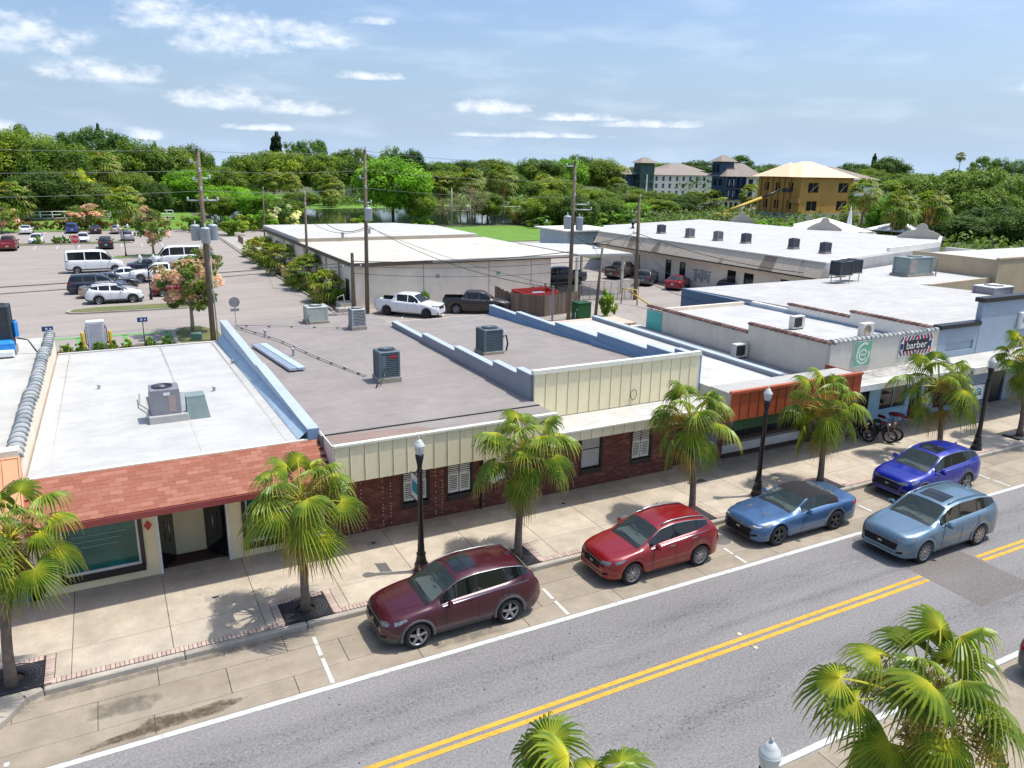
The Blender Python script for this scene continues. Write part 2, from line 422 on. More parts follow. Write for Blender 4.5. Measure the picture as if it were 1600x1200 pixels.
# kerbs
def kerb(xs, y0, y1, flip=1):
    k = tag(thing('kerb', None, None), kind='structure')
    for a, b in zip(xs[:-1], xs[1:]):
        mb = MB(); mb.cbox(((a+b)/2, (y0+y1)/2, .01), (b-a-.015, y1-y0, .28), 0, .03); mb.build('kerb_stone', m_kerb, k)
    return k
kb = kerb(rg(-2.4, 62, 3.05), 18.46, 18.63)
kerb(rg(-6, 50, 3.05), 6.56, 6.73)
mb = MB()
for (a, b) in (((-2.4, 18.46), (-2.72, 18.32)), ((-2.72, 18.32), (-3.05, 17.75)), ((-3.05, 17.75), (-3.75, 16.9)), ((-3.75, 16.9), (-5.2, 15.98))):
    mb.wall(a, b, -.1, .15, -.17)
mb.build('kerb_return', m_kerb, kb)
mb = MB(); mb.box(64, 18.46, -.1, 320, 18.63, .15); mb.build('kerb_run', m_kerb, kb)
# pavement
walk = tag(thing('sidewalk', None, None), kind='structure')
sheet('sidewalk_bed', [(-150, 18.6), (-2.4, 18.6), (320, 18.6), (320, 23.6), (-150, 23.6)], .1, MT('joint dirt', (.07, .06, .05), .95))
PALMX = [-3.05, 3.82, 10.35, 17.55, 24.1, 31.5, 37.6, 45.0]
GY0, GY1 = 18.64, 19.74
xs = rg(-15.46, 66, 2.27)
def strip(a, b):
    cuts = [(p-.86, p+.86) for p in PALMX]; seg = [(a, b)]
    for c0, c1 in cuts:
        ns = []
        for s0, s1 in seg:
            if c1 <= s0 or c0 >= s1: ns.append((s0, s1)); continue
            if c0 > s0: ns.append((s0, c0))
            if c1 < s1: ns.append((c1, s1))
        seg = ns
    return [s for s in seg if s[1]-s[0] > .05]
for a, b in zip(xs[:-1], xs[1:]):
    panel(walk, 'sidewalk_slab', a, 19.96, b, 22.72, .15, m_walk, .1)
    panel(walk, 'sidewalk_slab', a, 22.72, b, 23.3, .152, m_walk, .1)
    for s0, s1 in strip(a, b): panel(walk, 'sidewalk_slab', s0, 18.86, s1, 19.96, .149, m_walk, .1)
sheet('sidewalk_far', rect(66, 18.63, 320, 23.3), .15, m_walk)
mb = MB(); mb.slab([(-15, 15.98), (-5.2, 16.0), (-3.95, 16.95), (-3.2, 17.8), (-2.85, 18.4), (-2.5, 18.62), (-15, 18.62)], 0, .148); mb.build('corner_slab', m_walk, walk)
for a, b in zip(rg(-8, 50, 2.5)[:-1], rg(-8, 50, 2.5)[1:]): panel(walk, 'sidewalk_slab', a, 2.0, b, 6.56, .15, m_walk, .15)
# brick borders: single bricks where they can be told apart
brick_me = MB().cbox((0, 0, -.03), (.092, .2, .064), 0, .006).mesh('brick', m_paver)
far_bricks = MB()
def brick(x, y, rz=0.0):
    if x < 19: inst('brick', brick_me, walk, (x, y, .155+random.uniform(-.003, .003)), (0, 0, rz+random.uniform(-.02, .02)))
    else: far_bricks.cbox((x, y, .125), (.092, .2, .064), 0, .006, rz)
x = -2.2
while x < 40:
    if not any(abs(x-p) < .68 for p in PALMX): brick(x, 18.75)
    x += .104
for p in PALMX[:6]:
    y = 18.75
    while y < 19.95:
        for s in (-1, 1): brick(p+s*.75, y, PI/2)
        y += .104
    x = p-.6
    while x < p+.62: brick(x, 19.85); x += .104
tag(far_bricks.build('brick_border', m_paver, walk), kind='stuff')
# lids and drains in the pavement
m_lid = MT('dull iron', (.13, .12, .11), .6, .3, var=.2)
def lid(label, x, y, w, d, hole=True):
    o = thing('utility_hatch', label, 'utility lid', (x, y, .15), 'lids in the sidewalk')
    MB().cbox((x, y, .153), (w, d, .014), 0, .004).build('frame', m_kerb, o)
    MB().cbox((x, y, .161), (w*.82, d*.7, .008), 0, .002).build('cover', m_lid if not hole else m_kerb, o)
    if hole: MB().cbox((x, y, .167), (w*.3, d*.28, .006)).build('slot', m_steel_dk, o)
lid('oblong concrete meter lid in sunny sidewalk before the cream shop', 1.68, 20.9, .55, .3)
lid('square drain lid in shaded sidewalk below the first shuttered window', 6.7, 22.1, .42, .42)
lid('square drain lid in shaded sidewalk by the brick wall corner post', 13.9, 22.05, .42, .42)
lid('dark rectangular vault lid where shade meets sun by third palm', 19.85, 21.5, .75, .5, False)
lid('small iron lid in shaded sidewalk before the violet door', 20.4, 22.35, .5, .35)
lid('round-slotted small lid on sunny sidewalk behind the fourth palm', 22.9, 20.3, .3, .25)
o = thing('manhole_cover', 'round worn manhole cover in the parking lane between red and blue cars', 'manhole cover', (17.35, 17.55, 0))
MB().lathe([(0, .012), (.36, .012), (.38, .006)], (17.35, 17.55, 0), 24).build('cover', m_lid, o)
MB().lathe([(.385, .008), (.45, .008)], (17.35, 17.55, 0), 24).build('ring', m_kerb, o)
for i, (x, y, l) in enumerate(((14.0, 13.1, 'above'), (13.95, 12.45, 'below'))):
    o = MB().cbox((x, y, .012), (.11, .1, .024), 0, .01).build('road_marker', MT('marker cream', (.7, .62, .35), .4)); tag(o, f'small cream reflector stuck on asphalt just {l} the double yellow line', 'road marker', 'road markers')
# lot markings, islands, lawns, water
def island(poly, label_m, z=.12):
    mb = MB(); mb.slab(poly, -.05, z)
    k = tag(mb.build('kerb_island', m_kerb), kind='structure')
    cx = sum(p[0] for p in poly)/len(poly); cy = sum(p[1] for p in poly)/len(poly)
    q = [(cx+(x-cx)*(1-.3/max(.4, abs(x-cx)) if abs(x-cx) > .35 else 1), cy+(y-cy)*(1-.2/max(.3, abs(y-cy)) if abs(y-cy) > .25 else 1)) for x, y in poly]
    mb = MB(); mb.slab(q, 0, z+.03); mb.build('island_grass', label_m, k)
    return k
m_dry = grass_mat('dry island grass', (.11, .15, .03), (.2, .16, .08))
island([(3.6, 55.2), (7.0, 55.2), (7.0, 59.5), (6.0, 61.6), (4.2, 61.4), (3.6, 60)], m_dry)
island([(-3.4, 71.6), (-3.0, 70.9), (-2, 70.6), (7.2, 70.2), (7.4, 72.9), (-1.5, 73.0), (-3.1, 72.5)], m_dry)
island([(.6, 111.2), (12, 111.4), (12.2, 113.4), (.8, 113.2)], m_grass)
island([(-40, 132.6), (4, 132.2), (4, 134.6), (-40, 135)], m_dry)
island([(-60, 158), (16, 156), (17, 160), (-60, 163)], m_grass)
for a in ((-3.9, 61.0, 3.4, 60.6, .55), (-2.1, 57.0, -2.3, 60.8, .3), (.7, 57.0, .6, 60.7, .3), (3.45, 57.2, 3.5, 61.0, .35)): line('green_marking', *a, m_grn, .004)
for i in range(9): line('stall_line', -22+i*2.75, 99.8, -27.5+i*2.75, 99.8, .12, m_white, .004) if i == 8 else line('stall_line', -4.2-.3*(i % 2), 79.5+i*2.9, .9, 79.3+i*2.9, .12, m_white, .004)
for i in range(14): line('stall_line', -28+i*2.75, 153, -27.9+i*2.75, 157, .12, m_white, .004); line('stall_line', -28+i*2.75, 126, -27.9+i*2.75, 131, .12, m_white, .004)
line('stall_line', -8, 104.6, -4, 104.6, .14, m_white, .004)
line('stall_line', 24.3, 58.5, 27.2, 64.0, .12, m_white, .004); line('stall_line', 20.9, 59, 23.4, 64.0, .12, m_white, .004); line('stall_line', 28, 58.5, 30.3, 62.5, .12, m_white, .004)
sheet('lawn', [(46, 117), (64, 117), (110, 117), (120, 146), (66, 150), (46, 152)], .02, m_grass)
sheet('far_lawn', [(-120, 215), (160, 226), (190, 330), (-160, 330)], .02, m_grass)
sheet('park_lawn', [(-140, 162), (18, 160), (20, 215), (-140, 218)], .0, m_grass)
t = NT('pond water'); t.col((.018, .03, .018)); t.set(Roughness=.06); t.bump(t.noise(t.coord('Position', (1, .35, 1)), 1.6, 4), .12, .05); m_water = t.m
sheet('pond_water', [(20, 156), (60, 158), (130, 152), (150, 200), (120, 232), (60, 226), (24, 214)], .01, m_water)
m_pale = concrete('pale path concrete', (.44, .40, .34), .25)
sheet('side_path', [(17.0, 100), (21, 100), (25, 134), (17.4, 138)], .06, m_pale)
mb = MB()
mb.wall((16.6, 64.5), (16.5, 106), -.05, .14, -.16); mb.wall((16.5, 106), (17.0, 138), -.05, .14, -.16)
struct('alley_kerb', mb, m_kerb)
sheet('planting_bed', [(16.66, 64.6), (18.7, 64.6), (18.7, 104), (16.62, 104)], .05, MT('mulch', (.09, .06, .04), .95, kind='Position', scale=6, bump=.6))
sheet('planting_bed', rect(-4.5, 45.2, 5, 56.6), .05, MT('mulch', (.09, .06, .04), .95))
# ================================================================ BUILDINGS ALONG THE STREET
def stucco(name, c, dirt=.3, bump=.25):
    t = NT(name); v = t.coord('Position'); f = t.noise(v, .8, 6, .65); g = t.noise(v, 45, 3, .6)
    col = t.mix(t.ramp(f, .3, .7), sc3(c, .9), sc3(c, 1.07))
    s = t.ramp(t.noise(t.coord('Position', (1.8, 1.8, .18)), 1.2, 5, .7), .52, .8)
    col = t.mix(t.math('MULTIPLY', s, dirt), col, (c[0]*.5, c[1]*.46, c[2]*.4))
    t.col(col); t.set(Roughness=.9); t.bump(g, bump, .01); return t.m
def membrane(name, c, seam=1.9, dirt=.2, axis=0):
    """rolled roofing: lap lines across, mottled dirt"""
    t = NT(name); v = t.coord('Position')
    f = t.noise(v, .6, 8, .78); g = t.noise(t.coord('Position', (.55, 2.4, 1) if axis == 0 else (2.4, .55, 1)), 1.7, 8, .82)
    col = t.mix(t.ramp(f, .3, .72), sc3(c, .78), sc3(c, 1.12))
    col = t.mix(t.math('MULTIPLY', t.ramp(g, .45, .75), dirt), col, sc3(c, .5))
    w = t.n('ShaderNodeSeparateXYZ', {0: v}).outputs[1 if axis == 0 else 0]
    w = t.math('ADD', w, t.math('MULTIPLY', t.noise(v, 1.5, 3), .06))
    lap = t.math('LESS_THAN', t.math('FRACT', t.math('MULTIPLY', w, 1.0/seam)), .03)
    col = t.mix(t.math('MULTIPLY', lap, .14), col, sc3(c, .45))
    t.col(col); t.set(Roughness=.85); t.bump(t.noise(v, 25, 3), .2, .01); return t.m
m_cream = stucco('cream stucco', (.82, .70, .43), .12)
m_beige = stucco('beige stucco', (.80, .68, .53), .3)
m_wbeige = stucco('warehouse beige', (.82, .71, .57), .15)
m_grey = stucco('grey stucco', (.62, .58, .50), .3)
m_blueg = stucco('blue grey stucco', (.30, .37, .44), .15)
m_navyw = stucco('slate blue wall', (.13, .18, .26), .15)
m_parl = stucco('pale blue parapet', (.37, .48, .57), .35)
m_parb = stucco('sky blue parapet', (.20, .31, .45), .25)
m_parg = stucco('grey blue parapet', (.30, .305, .325), .3)
m_cap = stucco('parapet cap', (.38, .435, .49), .25)
m_wwall = stucco('white wall', (.78, .74, .67), .3)
m_teal = stucco('teal wall', (.14, .50, .40), .1)
m_wroof = membrane('white membrane', (.47, .46, .435), 2.6, .25)
m_wroof2 = membrane('dirty white membrane', (.50, .485, .44), 2.2, .38)
m_broof = membrane('brown rolled roofing', (.27, .237, .215), .95, .5)
m_oroof = membrane('cream roofing', (.54, .50, .43), 2.4, .3, 1)
m_panel = mat('cream metal panel', (.82, .725, .48), .5, var=.04, scale=1.2, dirt=((.33, .31, .24), .35), rnd=.05)
m_trim = mat('cream metal trim', (.76, .74, .62), .45, var=.05, dirt=((.4, .38, .33), .3))
m_orange = mat('rust orange panel', (.36, .07, .02), .55, var=.08, dirt=((.2, .06, .03), .3), rnd=.06)
m_peach = mat('peach metal panel', (.72, .36, .19), .5, var=.05, rnd=.04)
m_dark = MT('dark frame', (.014, .013, .015), .4)
m_wframe = MT('white frame', (.7, .7, .68), .5)
m_red = MT('dull red trim', (.26, .05, .045), .6)
m_maroon = MT('maroon floor', (.07, .02, .022), .7)
def glass(name, c, r=.04):
    t = NT(name); v = t.coord('Object'); f = t.noise(v, 1.3, 4)
    t.col(t.mix(t.ramp(f, .3, .7), sc3(c, .6), sc3(c, 1.5))); t.set(Roughness=r); t.b.inputs['Specular IOR Level'].default_value = .5
    return t.m
m_glass = glass('dark shop glass', (.012, .016, .017))
m_gteal = glass('teal tinted shop glass', (.004, .095, .08), .08)
m_gblue = glass('blue grey window glass', (.05, .07, .08))

def wall_h(mb, axis, a0, a1, z0, z1, p, t, holes=(), m=0):
    """wall in the plane axis=p ('y' or 'x'), thickness t behind it, with rectangular openings (a0, a1, z0, z1)"""
    def put(u0, u1, w0, w1):
        if u1-u0 < 1e-4 or w1-w0 < 1e-4: return
        if axis == 'y': mb.box(u0, p, w0, u1, p+t, w1, m)
        else: mb.box(p, u0, w0, p+t, u1, w1, m)
    es = sorted({a0, a1, *[h[0] for h in holes], *[h[1] for h in holes]}); es = [e for e in es if a0 <= e <= a1]
    for u0, u1 in zip(es[:-1], es[1:]):
        hs = sorted([h for h in holes if h[0] <= u0+1e-6 and h[1] >= u1-1e-6], key=lambda h: h[2]); w = z0
        for h in hs: put(u0, u1, w, h[2]); w = h[3]
        put(u0, u1, w, z1)
    return mb
def window(par, axis, a0, a1, z0, z1, p, fm=None, gm=None, cols=1, rows=1, fw=.06, depth=.1, sill=None, name='window', label=None, sgn=1):
    """window set in an opening: frame bars butted, pane behind; sgn = direction into the wall"""
    fm = fm or m_dark; gm = gm or m_glass
    mb = MB()
    def put(b, u0, u1, w0, w1, d0, d1):
        if axis == 'y': b.box(u0, p+sgn*d0, w0, u1, p+sgn*d1, w1)
        else: b.box(p+sgn*d0, u0, w0, p+sgn*d1, u1, w1)
    d0, d1 = depth*.35, depth
    put(mb, a0, a0+fw, z0, z1, d0, d1); put(mb, a1-fw, a1, z0, z1, d0, d1)
    put(mb, a0+fw, a1-fw, z0, z0+fw, d0, d1); put(mb, a0+fw, a1-fw, z1-fw, z1, d0, d1)
    for i in range(1, cols):
        u = a0+(a1-a0)*i/cols; put(mb, u-fw*.35, u+fw*.35, z0+fw, z1-fw, d0+.004, d1-.004)
    for i in range(1, rows):
        w = z0+(z1-z0)*i/rows; put(mb, a0+fw, a1-fw, w-fw*.35, w+fw*.35, d0+.008, d1-.008)
    f = mb.build(name, fm, par)
    if label: f['label'] = label
    g = MB(); put(g, a0+fw*.5, a1-fw*.5, z0+fw*.5, z1-fw*.5, d1-.03, d1-.01); g.build('pane', gm, f)
    if sill:
        s = MB(); put(s, a0-.04, a1+.04, z0-sill, z0, -.05, depth); s.build('sill', fm, f)
    return f
def steps(par, name, x0, x1, runs, zb, m, cap=.05, lip=.03, mcap=None):
    """stepped parapet along y: runs = (y_rear, y_front, z_top)"""
    mb = MB(); cb = MB()
    for ya, yb, z in runs:
        mb.box(x0, yb, zb, x1, ya, z-cap)
        cb.box(x0-lip, yb-.015, z-cap, x1+lip, ya-.02, z)
    w = mb.build(name, m, par); cb.build('coping', mcap or m_cap, w); return w
def roof(par, poly, z0, z1, m, name='roof'):
    mb = MB(); mb.slab(poly, z0, z1); return mb.build(name, m, par)
def panels(par, x0, x1, y, z0, z1, n, m, name='fascia_panel'):
    w = (x1-x0)/n; mb = MB()
    mb.box(0, 0, 0, w-.014, .03, z1-z0); mb.box(0, -.02, 0, .016, -.001, z1-z0)      # flat pan with a standing rib
    me = mb.mesh(name, m)
    for i in range(n): inst(name, me, par, (x0+i*w+.007, y, z0))

# ---- cream shop with the red shingled mansard
B = thing('cream_shop', 'low cream stucco shop with red shingle mansard and bright white flat roof', 'shop building', (1.4, 23, 0))
mb = MB(); wall_h(mb, 'y', -2.55, 5.38, 0, 3.66, 23.0, .2, [(-2.0, -.05, .6, 2.4), (.5, 2.38, .02, 2.8), (2.95, 4.85, .6, 2.4)])
mb.box(-2.55, 23.2, 0, -2.4, 42.2, 2.9); mb.box(5.2, 23.2, 0, 5.38, 42.2, 2.9); mb.box(-2.4, 42.05, 0, 5.2, 42.2, 2.9)
mb.build('wall', m_cream, B)
for a0, a1 in ((-2.0, -.05), (2.95, 4.85)):
    f = window(B, 'y', a0, a1, .6, 2.4, 23.0, m_wframe, m_gteal, 1, 1, .055, .14, name='shop_window')
    s = MB(); s.box(a0-.1, 22.9, .42, a1+.1, 23.0, .6); s.box(a1, 22.95, .6, a1+.12, 23.0, 2.45); s.box(a0-.12, 22.95, .6, a0, 23.0, 2.45); s.build('surround', m_dark, f)
    for k in range(3):
        q = MB(); q.box(a0+.25+.1*k, 23.098, 1.72-.17*k, a1-.3-.12*k, 23.108, 1.75-.17*k); q.build('etched_lettering', MT('etched line', (.12, .28, .25), .5), f)
rec = MB()
rec.box(.5, 23.2, 0, 2.38, 24.5, .03); rec.build('entry_floor', m_maroon, B)
rec = MB(); rec.box(.95, 24.3, .03, 1.85, 24.45, 2.8); rec.build('entry_column', m_cream, B)
for p, q in (((.52, 23.2), (.95, 24.3)), ((1.85, 24.3), (2.36, 23.2))):
    d = MB(); d.wall(p, q, .03, 2.8, .05); g = d.build('glass_door', m_glass, B)
    h = MB(); mx, my = (p[0]+q[0])/2, (p[1]+q[1])/2; h.tube([(mx+(.06 if p[0] < 1 else -.06), my-.05, .8), (mx+(.06 if p[0] < 1 else -.06), my-.05, 1.5)], .015); h.build('handle', MT('steel', (.5, .5, .5), .3, 1), g)
MB().box(.5, 23.2, 2.8, 2.38, 24.5, 2.86).build('entry_ceiling', m_cream, B)
for xx in (.42, 2.38): MB().box(xx, 22.97, 0, xx+.08, 22.999, 2.86).build('entry_trim', m_wframe, B)
MB().add([(.22, 22.97, 1.62), (.33, 22.97, 1.78), (.22, 22.97, 1.94), (.11, 22.97, 1.78), (.22, 22.995, 1.62), (.33, 22.995, 1.78), (.22, 22.995, 1.94), (.11, 22.995, 1.78)], [(0,1,2,3),(4,7,6,5),(0,4,5,1),(1,5,6,2),(2,6,7,3),(3,7,4,0)]).build('diamond_plaque', MT('plaque red', (.45, .03, .03), .5), B)
# mansard
MY0, MZ0, MY1, MZ1 = 21.46, 2.88, 22.95, 3.70
mb = MB(); mb.add([(-2.6, MY0, MZ0-.02), (5.38, MY0, MZ0-.02), (5.38, MY1, MZ1-.02), (-2.6, MY1, MZ1-.02), (-2.6, MY1, MZ0-.02), (5.38, MY1, MZ0-.02)], [(0,1,2,3), (0,3,4), (1,5,2), (0,4,5,1)])
mb.build('mansard', m_red, B)
MB().box(-2.62, MY0-.05, MZ0-.17, 5.4, MY0-.005, MZ0+.01).build('mansard_fascia', m_red, B)
t = NT('red shingle'); r = t.n('ShaderNodeObjectInfo').outputs['Random']
cr = t.n('ShaderNodeValToRGB', {0: r}); e = cr.color_ramp; e.interpolation = 'CONSTANT'
e.elements[0].color = (.31, .11, .066, 1); e.elements[1].color = (.35, .138, .086, 1); e.elements[1].position = .3
for p, c in ((.55, (.33, .12, .074, 1)), (.72, (.40, .17, .11, 1)), (.88, (.37, .15, .097, 1))): q = e.elements.new(p); q.color = c
g = t.noise(t.coord('Position'), 60, 3, .7); t.col(t.mix(t.ramp(g, .3, .7), cr.outputs[0], t.mix(.3, cr.outputs[0], (.12, .04, .03)))); t.set(Roughness=.95); t.bump(g, .4, .008); m_shingle = t.m
sl = math.hypot(MY1-MY0, MZ1-MZ0); ang = math.atan2(MZ1-MZ0, MY1-MY0); rows = 12; ex = sl/rows
sh_me = MB().box(0, .016, .004, .329, ex+.01, .030).mesh('shingle', m_shingle)
for i in range(rows):
    off = (i % 2)*.165+random.uniform(-.03, .03)
    for k in range(25):
        x0 = -2.6+off+k*.333-.17
        if x0 < -2.62 or x0+.33 > 5.42: continue
        s = i*ex
        inst('shingle', sh_me, B, (x0, MY0+s*math.cos(ang)-.002, MZ0+s*math.sin(ang)+random.uniform(0, .004)), (ang+.012, 0, 0))
zb = lambda x, y: 3.70-(y-22.95)*.75/19.2
roof(B, [(-2.55, 22.95), (5.0, 22.95), (5.0, 42.2), (-2.55, 42.2)], 2.88, zb, m_wroof)
mb = MB(); mb.box(-2.6, 22.9, 3.69, 5.0, 23.0, 3.745); mb.build('roof_edge', m_trim, B)
for x0 in (1.9, 4.35, -2.1):
    mb = MB(); mb.slab(rect(x0, 23.1, x0+.05, 42.1), 3, lambda x, y: zb(x, y)+.012); mb.build('membrane_seam', m_wroof2, B)
mb = MB(); mb.slab(rect(-2.55, 41.95, 5.0, 42.22), 2.6, lambda x, y: zb(x, y)+.05); mb.build('rear_edge', m_wroof2, B)
# sloped base flashing under the blue parapet
mb = MB(); mb.add([(4.7, 23.1, zb(0, 23)+.01), (4.99, 23.1, 3.95), (4.99, 42.2, zb(0, 42)+.35), (4.7, 42.2, zb(0, 42)+.01)], [(0, 1, 2, 3)]); mb.build('flashing', m_parl, B)
for sx, sy in ((3.2, 31), (4.6, 36), (-.8, 33.5)): MB().lathe([(.05, zb(0, sy)), (.05, zb(0, sy)+.12), (.09, zb(0, sy)+.13), (0, zb(0, sy)+.2)], (sx, sy, 0), 10).build('vent', m_wroof2, B)

# ---- neighbour at the left edge: peach panels, blue knee wall, barrel tile parapet
A = thing('peach_shop', 'shop with peach metal panel front, blue base and grey barrel tile parapet', 'shop building', (-5.5, 23, 0))
mb = MB(); wall_h(mb, 'y', -12, -2.9, 0, 4.1, 23.05, .2, [(-11.5, -3.0, .55, 2.9)]); mb.build('wall', stucco('tan wall', (.6, .5, .34)), A); MB().box(-12, 41.6, 0, -2.9, 41.8, 3.7).build('rear_wall', stucco('tan wall', (.6, .5, .34)), A)
mb = MB()
TR = [(42.3, 37.2, 4.05), (37.2, 29.6, 4.25), (29.6, 22.9, 4.45)]
for ya, yb, z in TR: mb.box(-2.9, yb, 0, -2.61, ya, z-.06)
mb.build('side_wall', m_beige, A)
t = NT('grey barrel tile'); v = t.coord('Position'); r = t.n('ShaderNodeObjectInfo').outputs['Random']
c = t.mix(r, (.12, .165, .19), (.34, .36, .36)); c = t.mix(t.ramp(t.noise(v, 3, 6, .7), .45, .7), c, (.42, .39, .34)); t.col(c); t.set(Roughness=.8); t.bump(t.noise(v, 20, 4), .5, .02); m_tile = t.m
def litter_mat():
    t = NT('canopy leaf litter'); v = t.coord('Position'); f = t.ramp(t.noise(v, 4, 8, .85), .44, .6); g = t.ramp(t.noise(v, .9, 4, .6), .4, .6)
    t.col(t.mix(t.math('MULTIPLY', f, g), (.42, .40, .37), (.09, .065, .055))); t.set(Roughness=.95); return t.m
def tile_mesh(L, R, m, sq=.75):
    mb = MB(); n = 7
    for k, (y, r) in enumerate(((0, R*1.2), (L, R*.86))):
        for j in range(n): a = PI*j/(n-1); mb.v.append((r*math.cos(a), y, r*math.sin(a)*sq))
    for j in range(n-1): mb.f.append((j, j+1, n+j+1, n+j)); mb.m.append(0); mb.s.append(True)
    mb.f.append(tuple(range(n))); mb.m.append(0); mb.s.append(False); mb.f.append(tuple(range(2*n-1, n-1, -1))); mb.m.append(0); mb.s.append(False)
    return mb.mesh('barrel_tile', m)
tm = tile_mesh(.52, .21, m_tile)
for ya, yb, z in TR:
    y = yb
    while y < ya-.1: inst('barrel_tile', tm, A, (-2.755+random.uniform(-.012, .012), y, z-.06), (.05, 0, random.uniform(-.03, .03))); y += .46
roof(A, rect(-12, 23.25, -2.9, 41.6), 3.3, lambda x, y: 3.95-.0*(y-23), m_wroof2)
pm_ = MB(); pm_.box(0, 0, 0, .346, .03, 1.79); pm_.box(0, -.03, 0, .02, -.001, 1.79); pm_ = pm_.mesh('metal_panel', m_peach)
for i in range(26): inst('metal_panel', pm_, A, (-12.0+i*.36, 21.75, 2.98), (-.627, 0, 0))
MB().add([(-2.64, 21.75, 2.95), (-2.64, 22.95, 2.95), (-2.64, 22.95, 4.42), (-2.64, 22.78, 4.42), (-2.6, 21.75, 2.95), (-2.6, 22.95, 2.95), (-2.6, 22.95, 4.42), (-2.6, 22.78, 4.42)], [(3,2,1,0), (4,5,6,7), (0,4,7,3), (3,7,6,2), (0,1,5,4)]).build('panel_end', m_peach, A)
MB().box(-12, 22.78, 4.38, -2.61, 23.05, 4.44).build('panel_cap', m_peach, A); MB().box(-12, 22.84, 4.44, -2.61, 23.25, 4.62).build('ledge', m_beige, A); MB().box(-12, 21.72, 2.9, -2.62, 23.0, 2.97).build('soffit', m_peach, A)
MB().box(-12, 22.9, .14, -2.62, 23.04, .56).build('knee_wall', MT('bright blue paint', (.01, .16, .33), .5), A)
MB().box(-12, 22.99, .56, -2.95, 23.04, 2.95).build('shop_glass', m_glass, A)
MB().box(-12, 22.6, .0, -2.9, 22.9, .17).build('step', m_walk, A)

# ---- long brick shop with two brown roofs and cream panel fascias
Cb = thing('brick_shop', 'long dark red brick shop with cream panel fascias and two brown flat roofs', 'shop building', (12.8, 23, 0))
WN = [(8.06, 8.98), (9.7, 10.64), (15.22, 16.14), (17.6, 18.52)]; DOOR = (12.05, 13.05)
holes = [(a, b, .72, 2.45) for a, b in WN]+[(*DOOR, .02, 2.5)]
mb = MB(); wall_h(mb, 'y', 5.42, 19.75, 0, 2.72, 23.03, .2, holes)
MB().box(5.42, 42.35, 0, 20.75, 42.55, 3.2).build('rear_wall', m_beige, Cb); mb.build('wall', MT('mortar', (.20, .155, .13), .95, var=.2), Cb)
t = NT('dark red brick'); gi = t.n('ShaderNodeNewGeometry').outputs['Random Per Island']
c = t.mix(gi, (.13, .04, .027), (.245, .085, .058)); c = t.mix(t.math('MULTIPLY', t.math('GREATER_THAN', gi, .9), .6), c, (.34, .13, .09)); v = t.coord('Position')
t.col(t.mix(t.math('MULTIPLY', t.ramp(t.noise(v, 12, 4, .7), .4, .7), .35), c, (.06, .02, .02))); t.set(Roughness=.85); t.bump(t.noise(v, 50, 3), .4, .006); m_brick = t.m
mb = MB(); z = .05; i = 0
while z < 2.66:
    x = 5.42-(i % 2)*.11
    while x < 19.75:
        a, b = max(x, 5.42), min(x+.21, 19.75)
        for h0, h1, w0, w1 in holes:
            if z+.06 > w0 and z < w1:
                if a >= h0-.06 and b <= h1+.06: a = b
                elif a < h0 < b: b = h0-.01
                elif a < h1 < b: a = h1+.01
        if b-a > .03:
            d = 23.02-random.uniform(0, .006)
            mb.add([(a, d, z), (b, d, z), (b, d, z+.06), (a, d, z+.06), (a, 23.03, z), (b, 23.03, z), (b, 23.03, z+.06), (a, 23.03, z+.06)], [(0,1,2,3), (0,4,5,1), (3,2,6,7), (0,3,7,4), (1,5,6,2)])
        x += .22
    z += .072; i += 1
tag(mb.build('brickwork', m_brick, Cb), kind='stuff')
m_shut = MT('white shutter', (.72, .71, .67), .5)
for k, (a, b) in enumerate(WN):
    f = window(Cb, 'y', a, b, .9, 2.45, 23.03, m_dark, m_glass, 1, 2, .05, .1)
    s = MB(); s.box(a, 22.96, .72, b, 23.12, .9); s.build('sill', m_dark, f)
    g = MB()
    if k < 2 or k == 3:
        for x0, x1 in ((a+.05, (a+b)/2-.02), ((a+b)/2+.02, b-.05)):
            for w0, w1 in ((.95, 1.05), (1.6, 1.68), (2.3, 2.4)): g.box(x0, 23.07, w0, x1, 23.095, w1)
            g.box(x0, 23.068, 1.05, x0+.05, 23.095, 1.6); g.box(x1-.05, 23.068, 1.05, x1, 23.095, 1.6)
            z = 1.08
            while z < 1.58: g.box(x0+.05, 23.07, z, x1-.05, 23.09, z+.035); z += .07
            z = 1.7
            while z < 2.29: g.box(x0, 23.07, z, x1, 23.09, z+.035); z += .07
        g.build('shutter', m_shut, f)
    else:
        g.box(a+.05, 23.085, .95, b-.05, 23.1, 2.4); g.build('roller_blind', MT('grey blind', (.45, .46, .44), .7), f)
    for x0, x1 in ((a-.06, a), (b, b+.06)): MB().box(x0, 22.985, .72, x1, 23.02, 2.5).build('casing', m_dark if x0 > a else MT('brown casing', (.06, .025, .02), .6), f)
MB().box(DOOR[0], 23.12, .02, DOOR[1], 23.18, 2.5).build('door', m_dark, Cb)
MB().tube([(13.2, 22.96, .1), (13.2, 22.96, 2.7)], .035).build('downpipe', m_dark, Cb); MB().tube([(10.98, 22.97, .1), (10.98, 22.97, 2.7)], .022).build('downpipe', m_dark, Cb)
bl = MB()
for x in (6.05, 6.6, 7.35, 7.62, 9.25, 9.5, 11.1, 14.2, 14.9):
    z = .3
    while z < 2.5: bl.cbox((x+random.uniform(-.01, .01), 23.0, z), (.03, .03, .03)); z += random.choice((.11, .13, .24))
tag(bl.build('string_bulbs', MT('bulb cream', (.7, .65, .5), .3), Cb), kind='stuff')
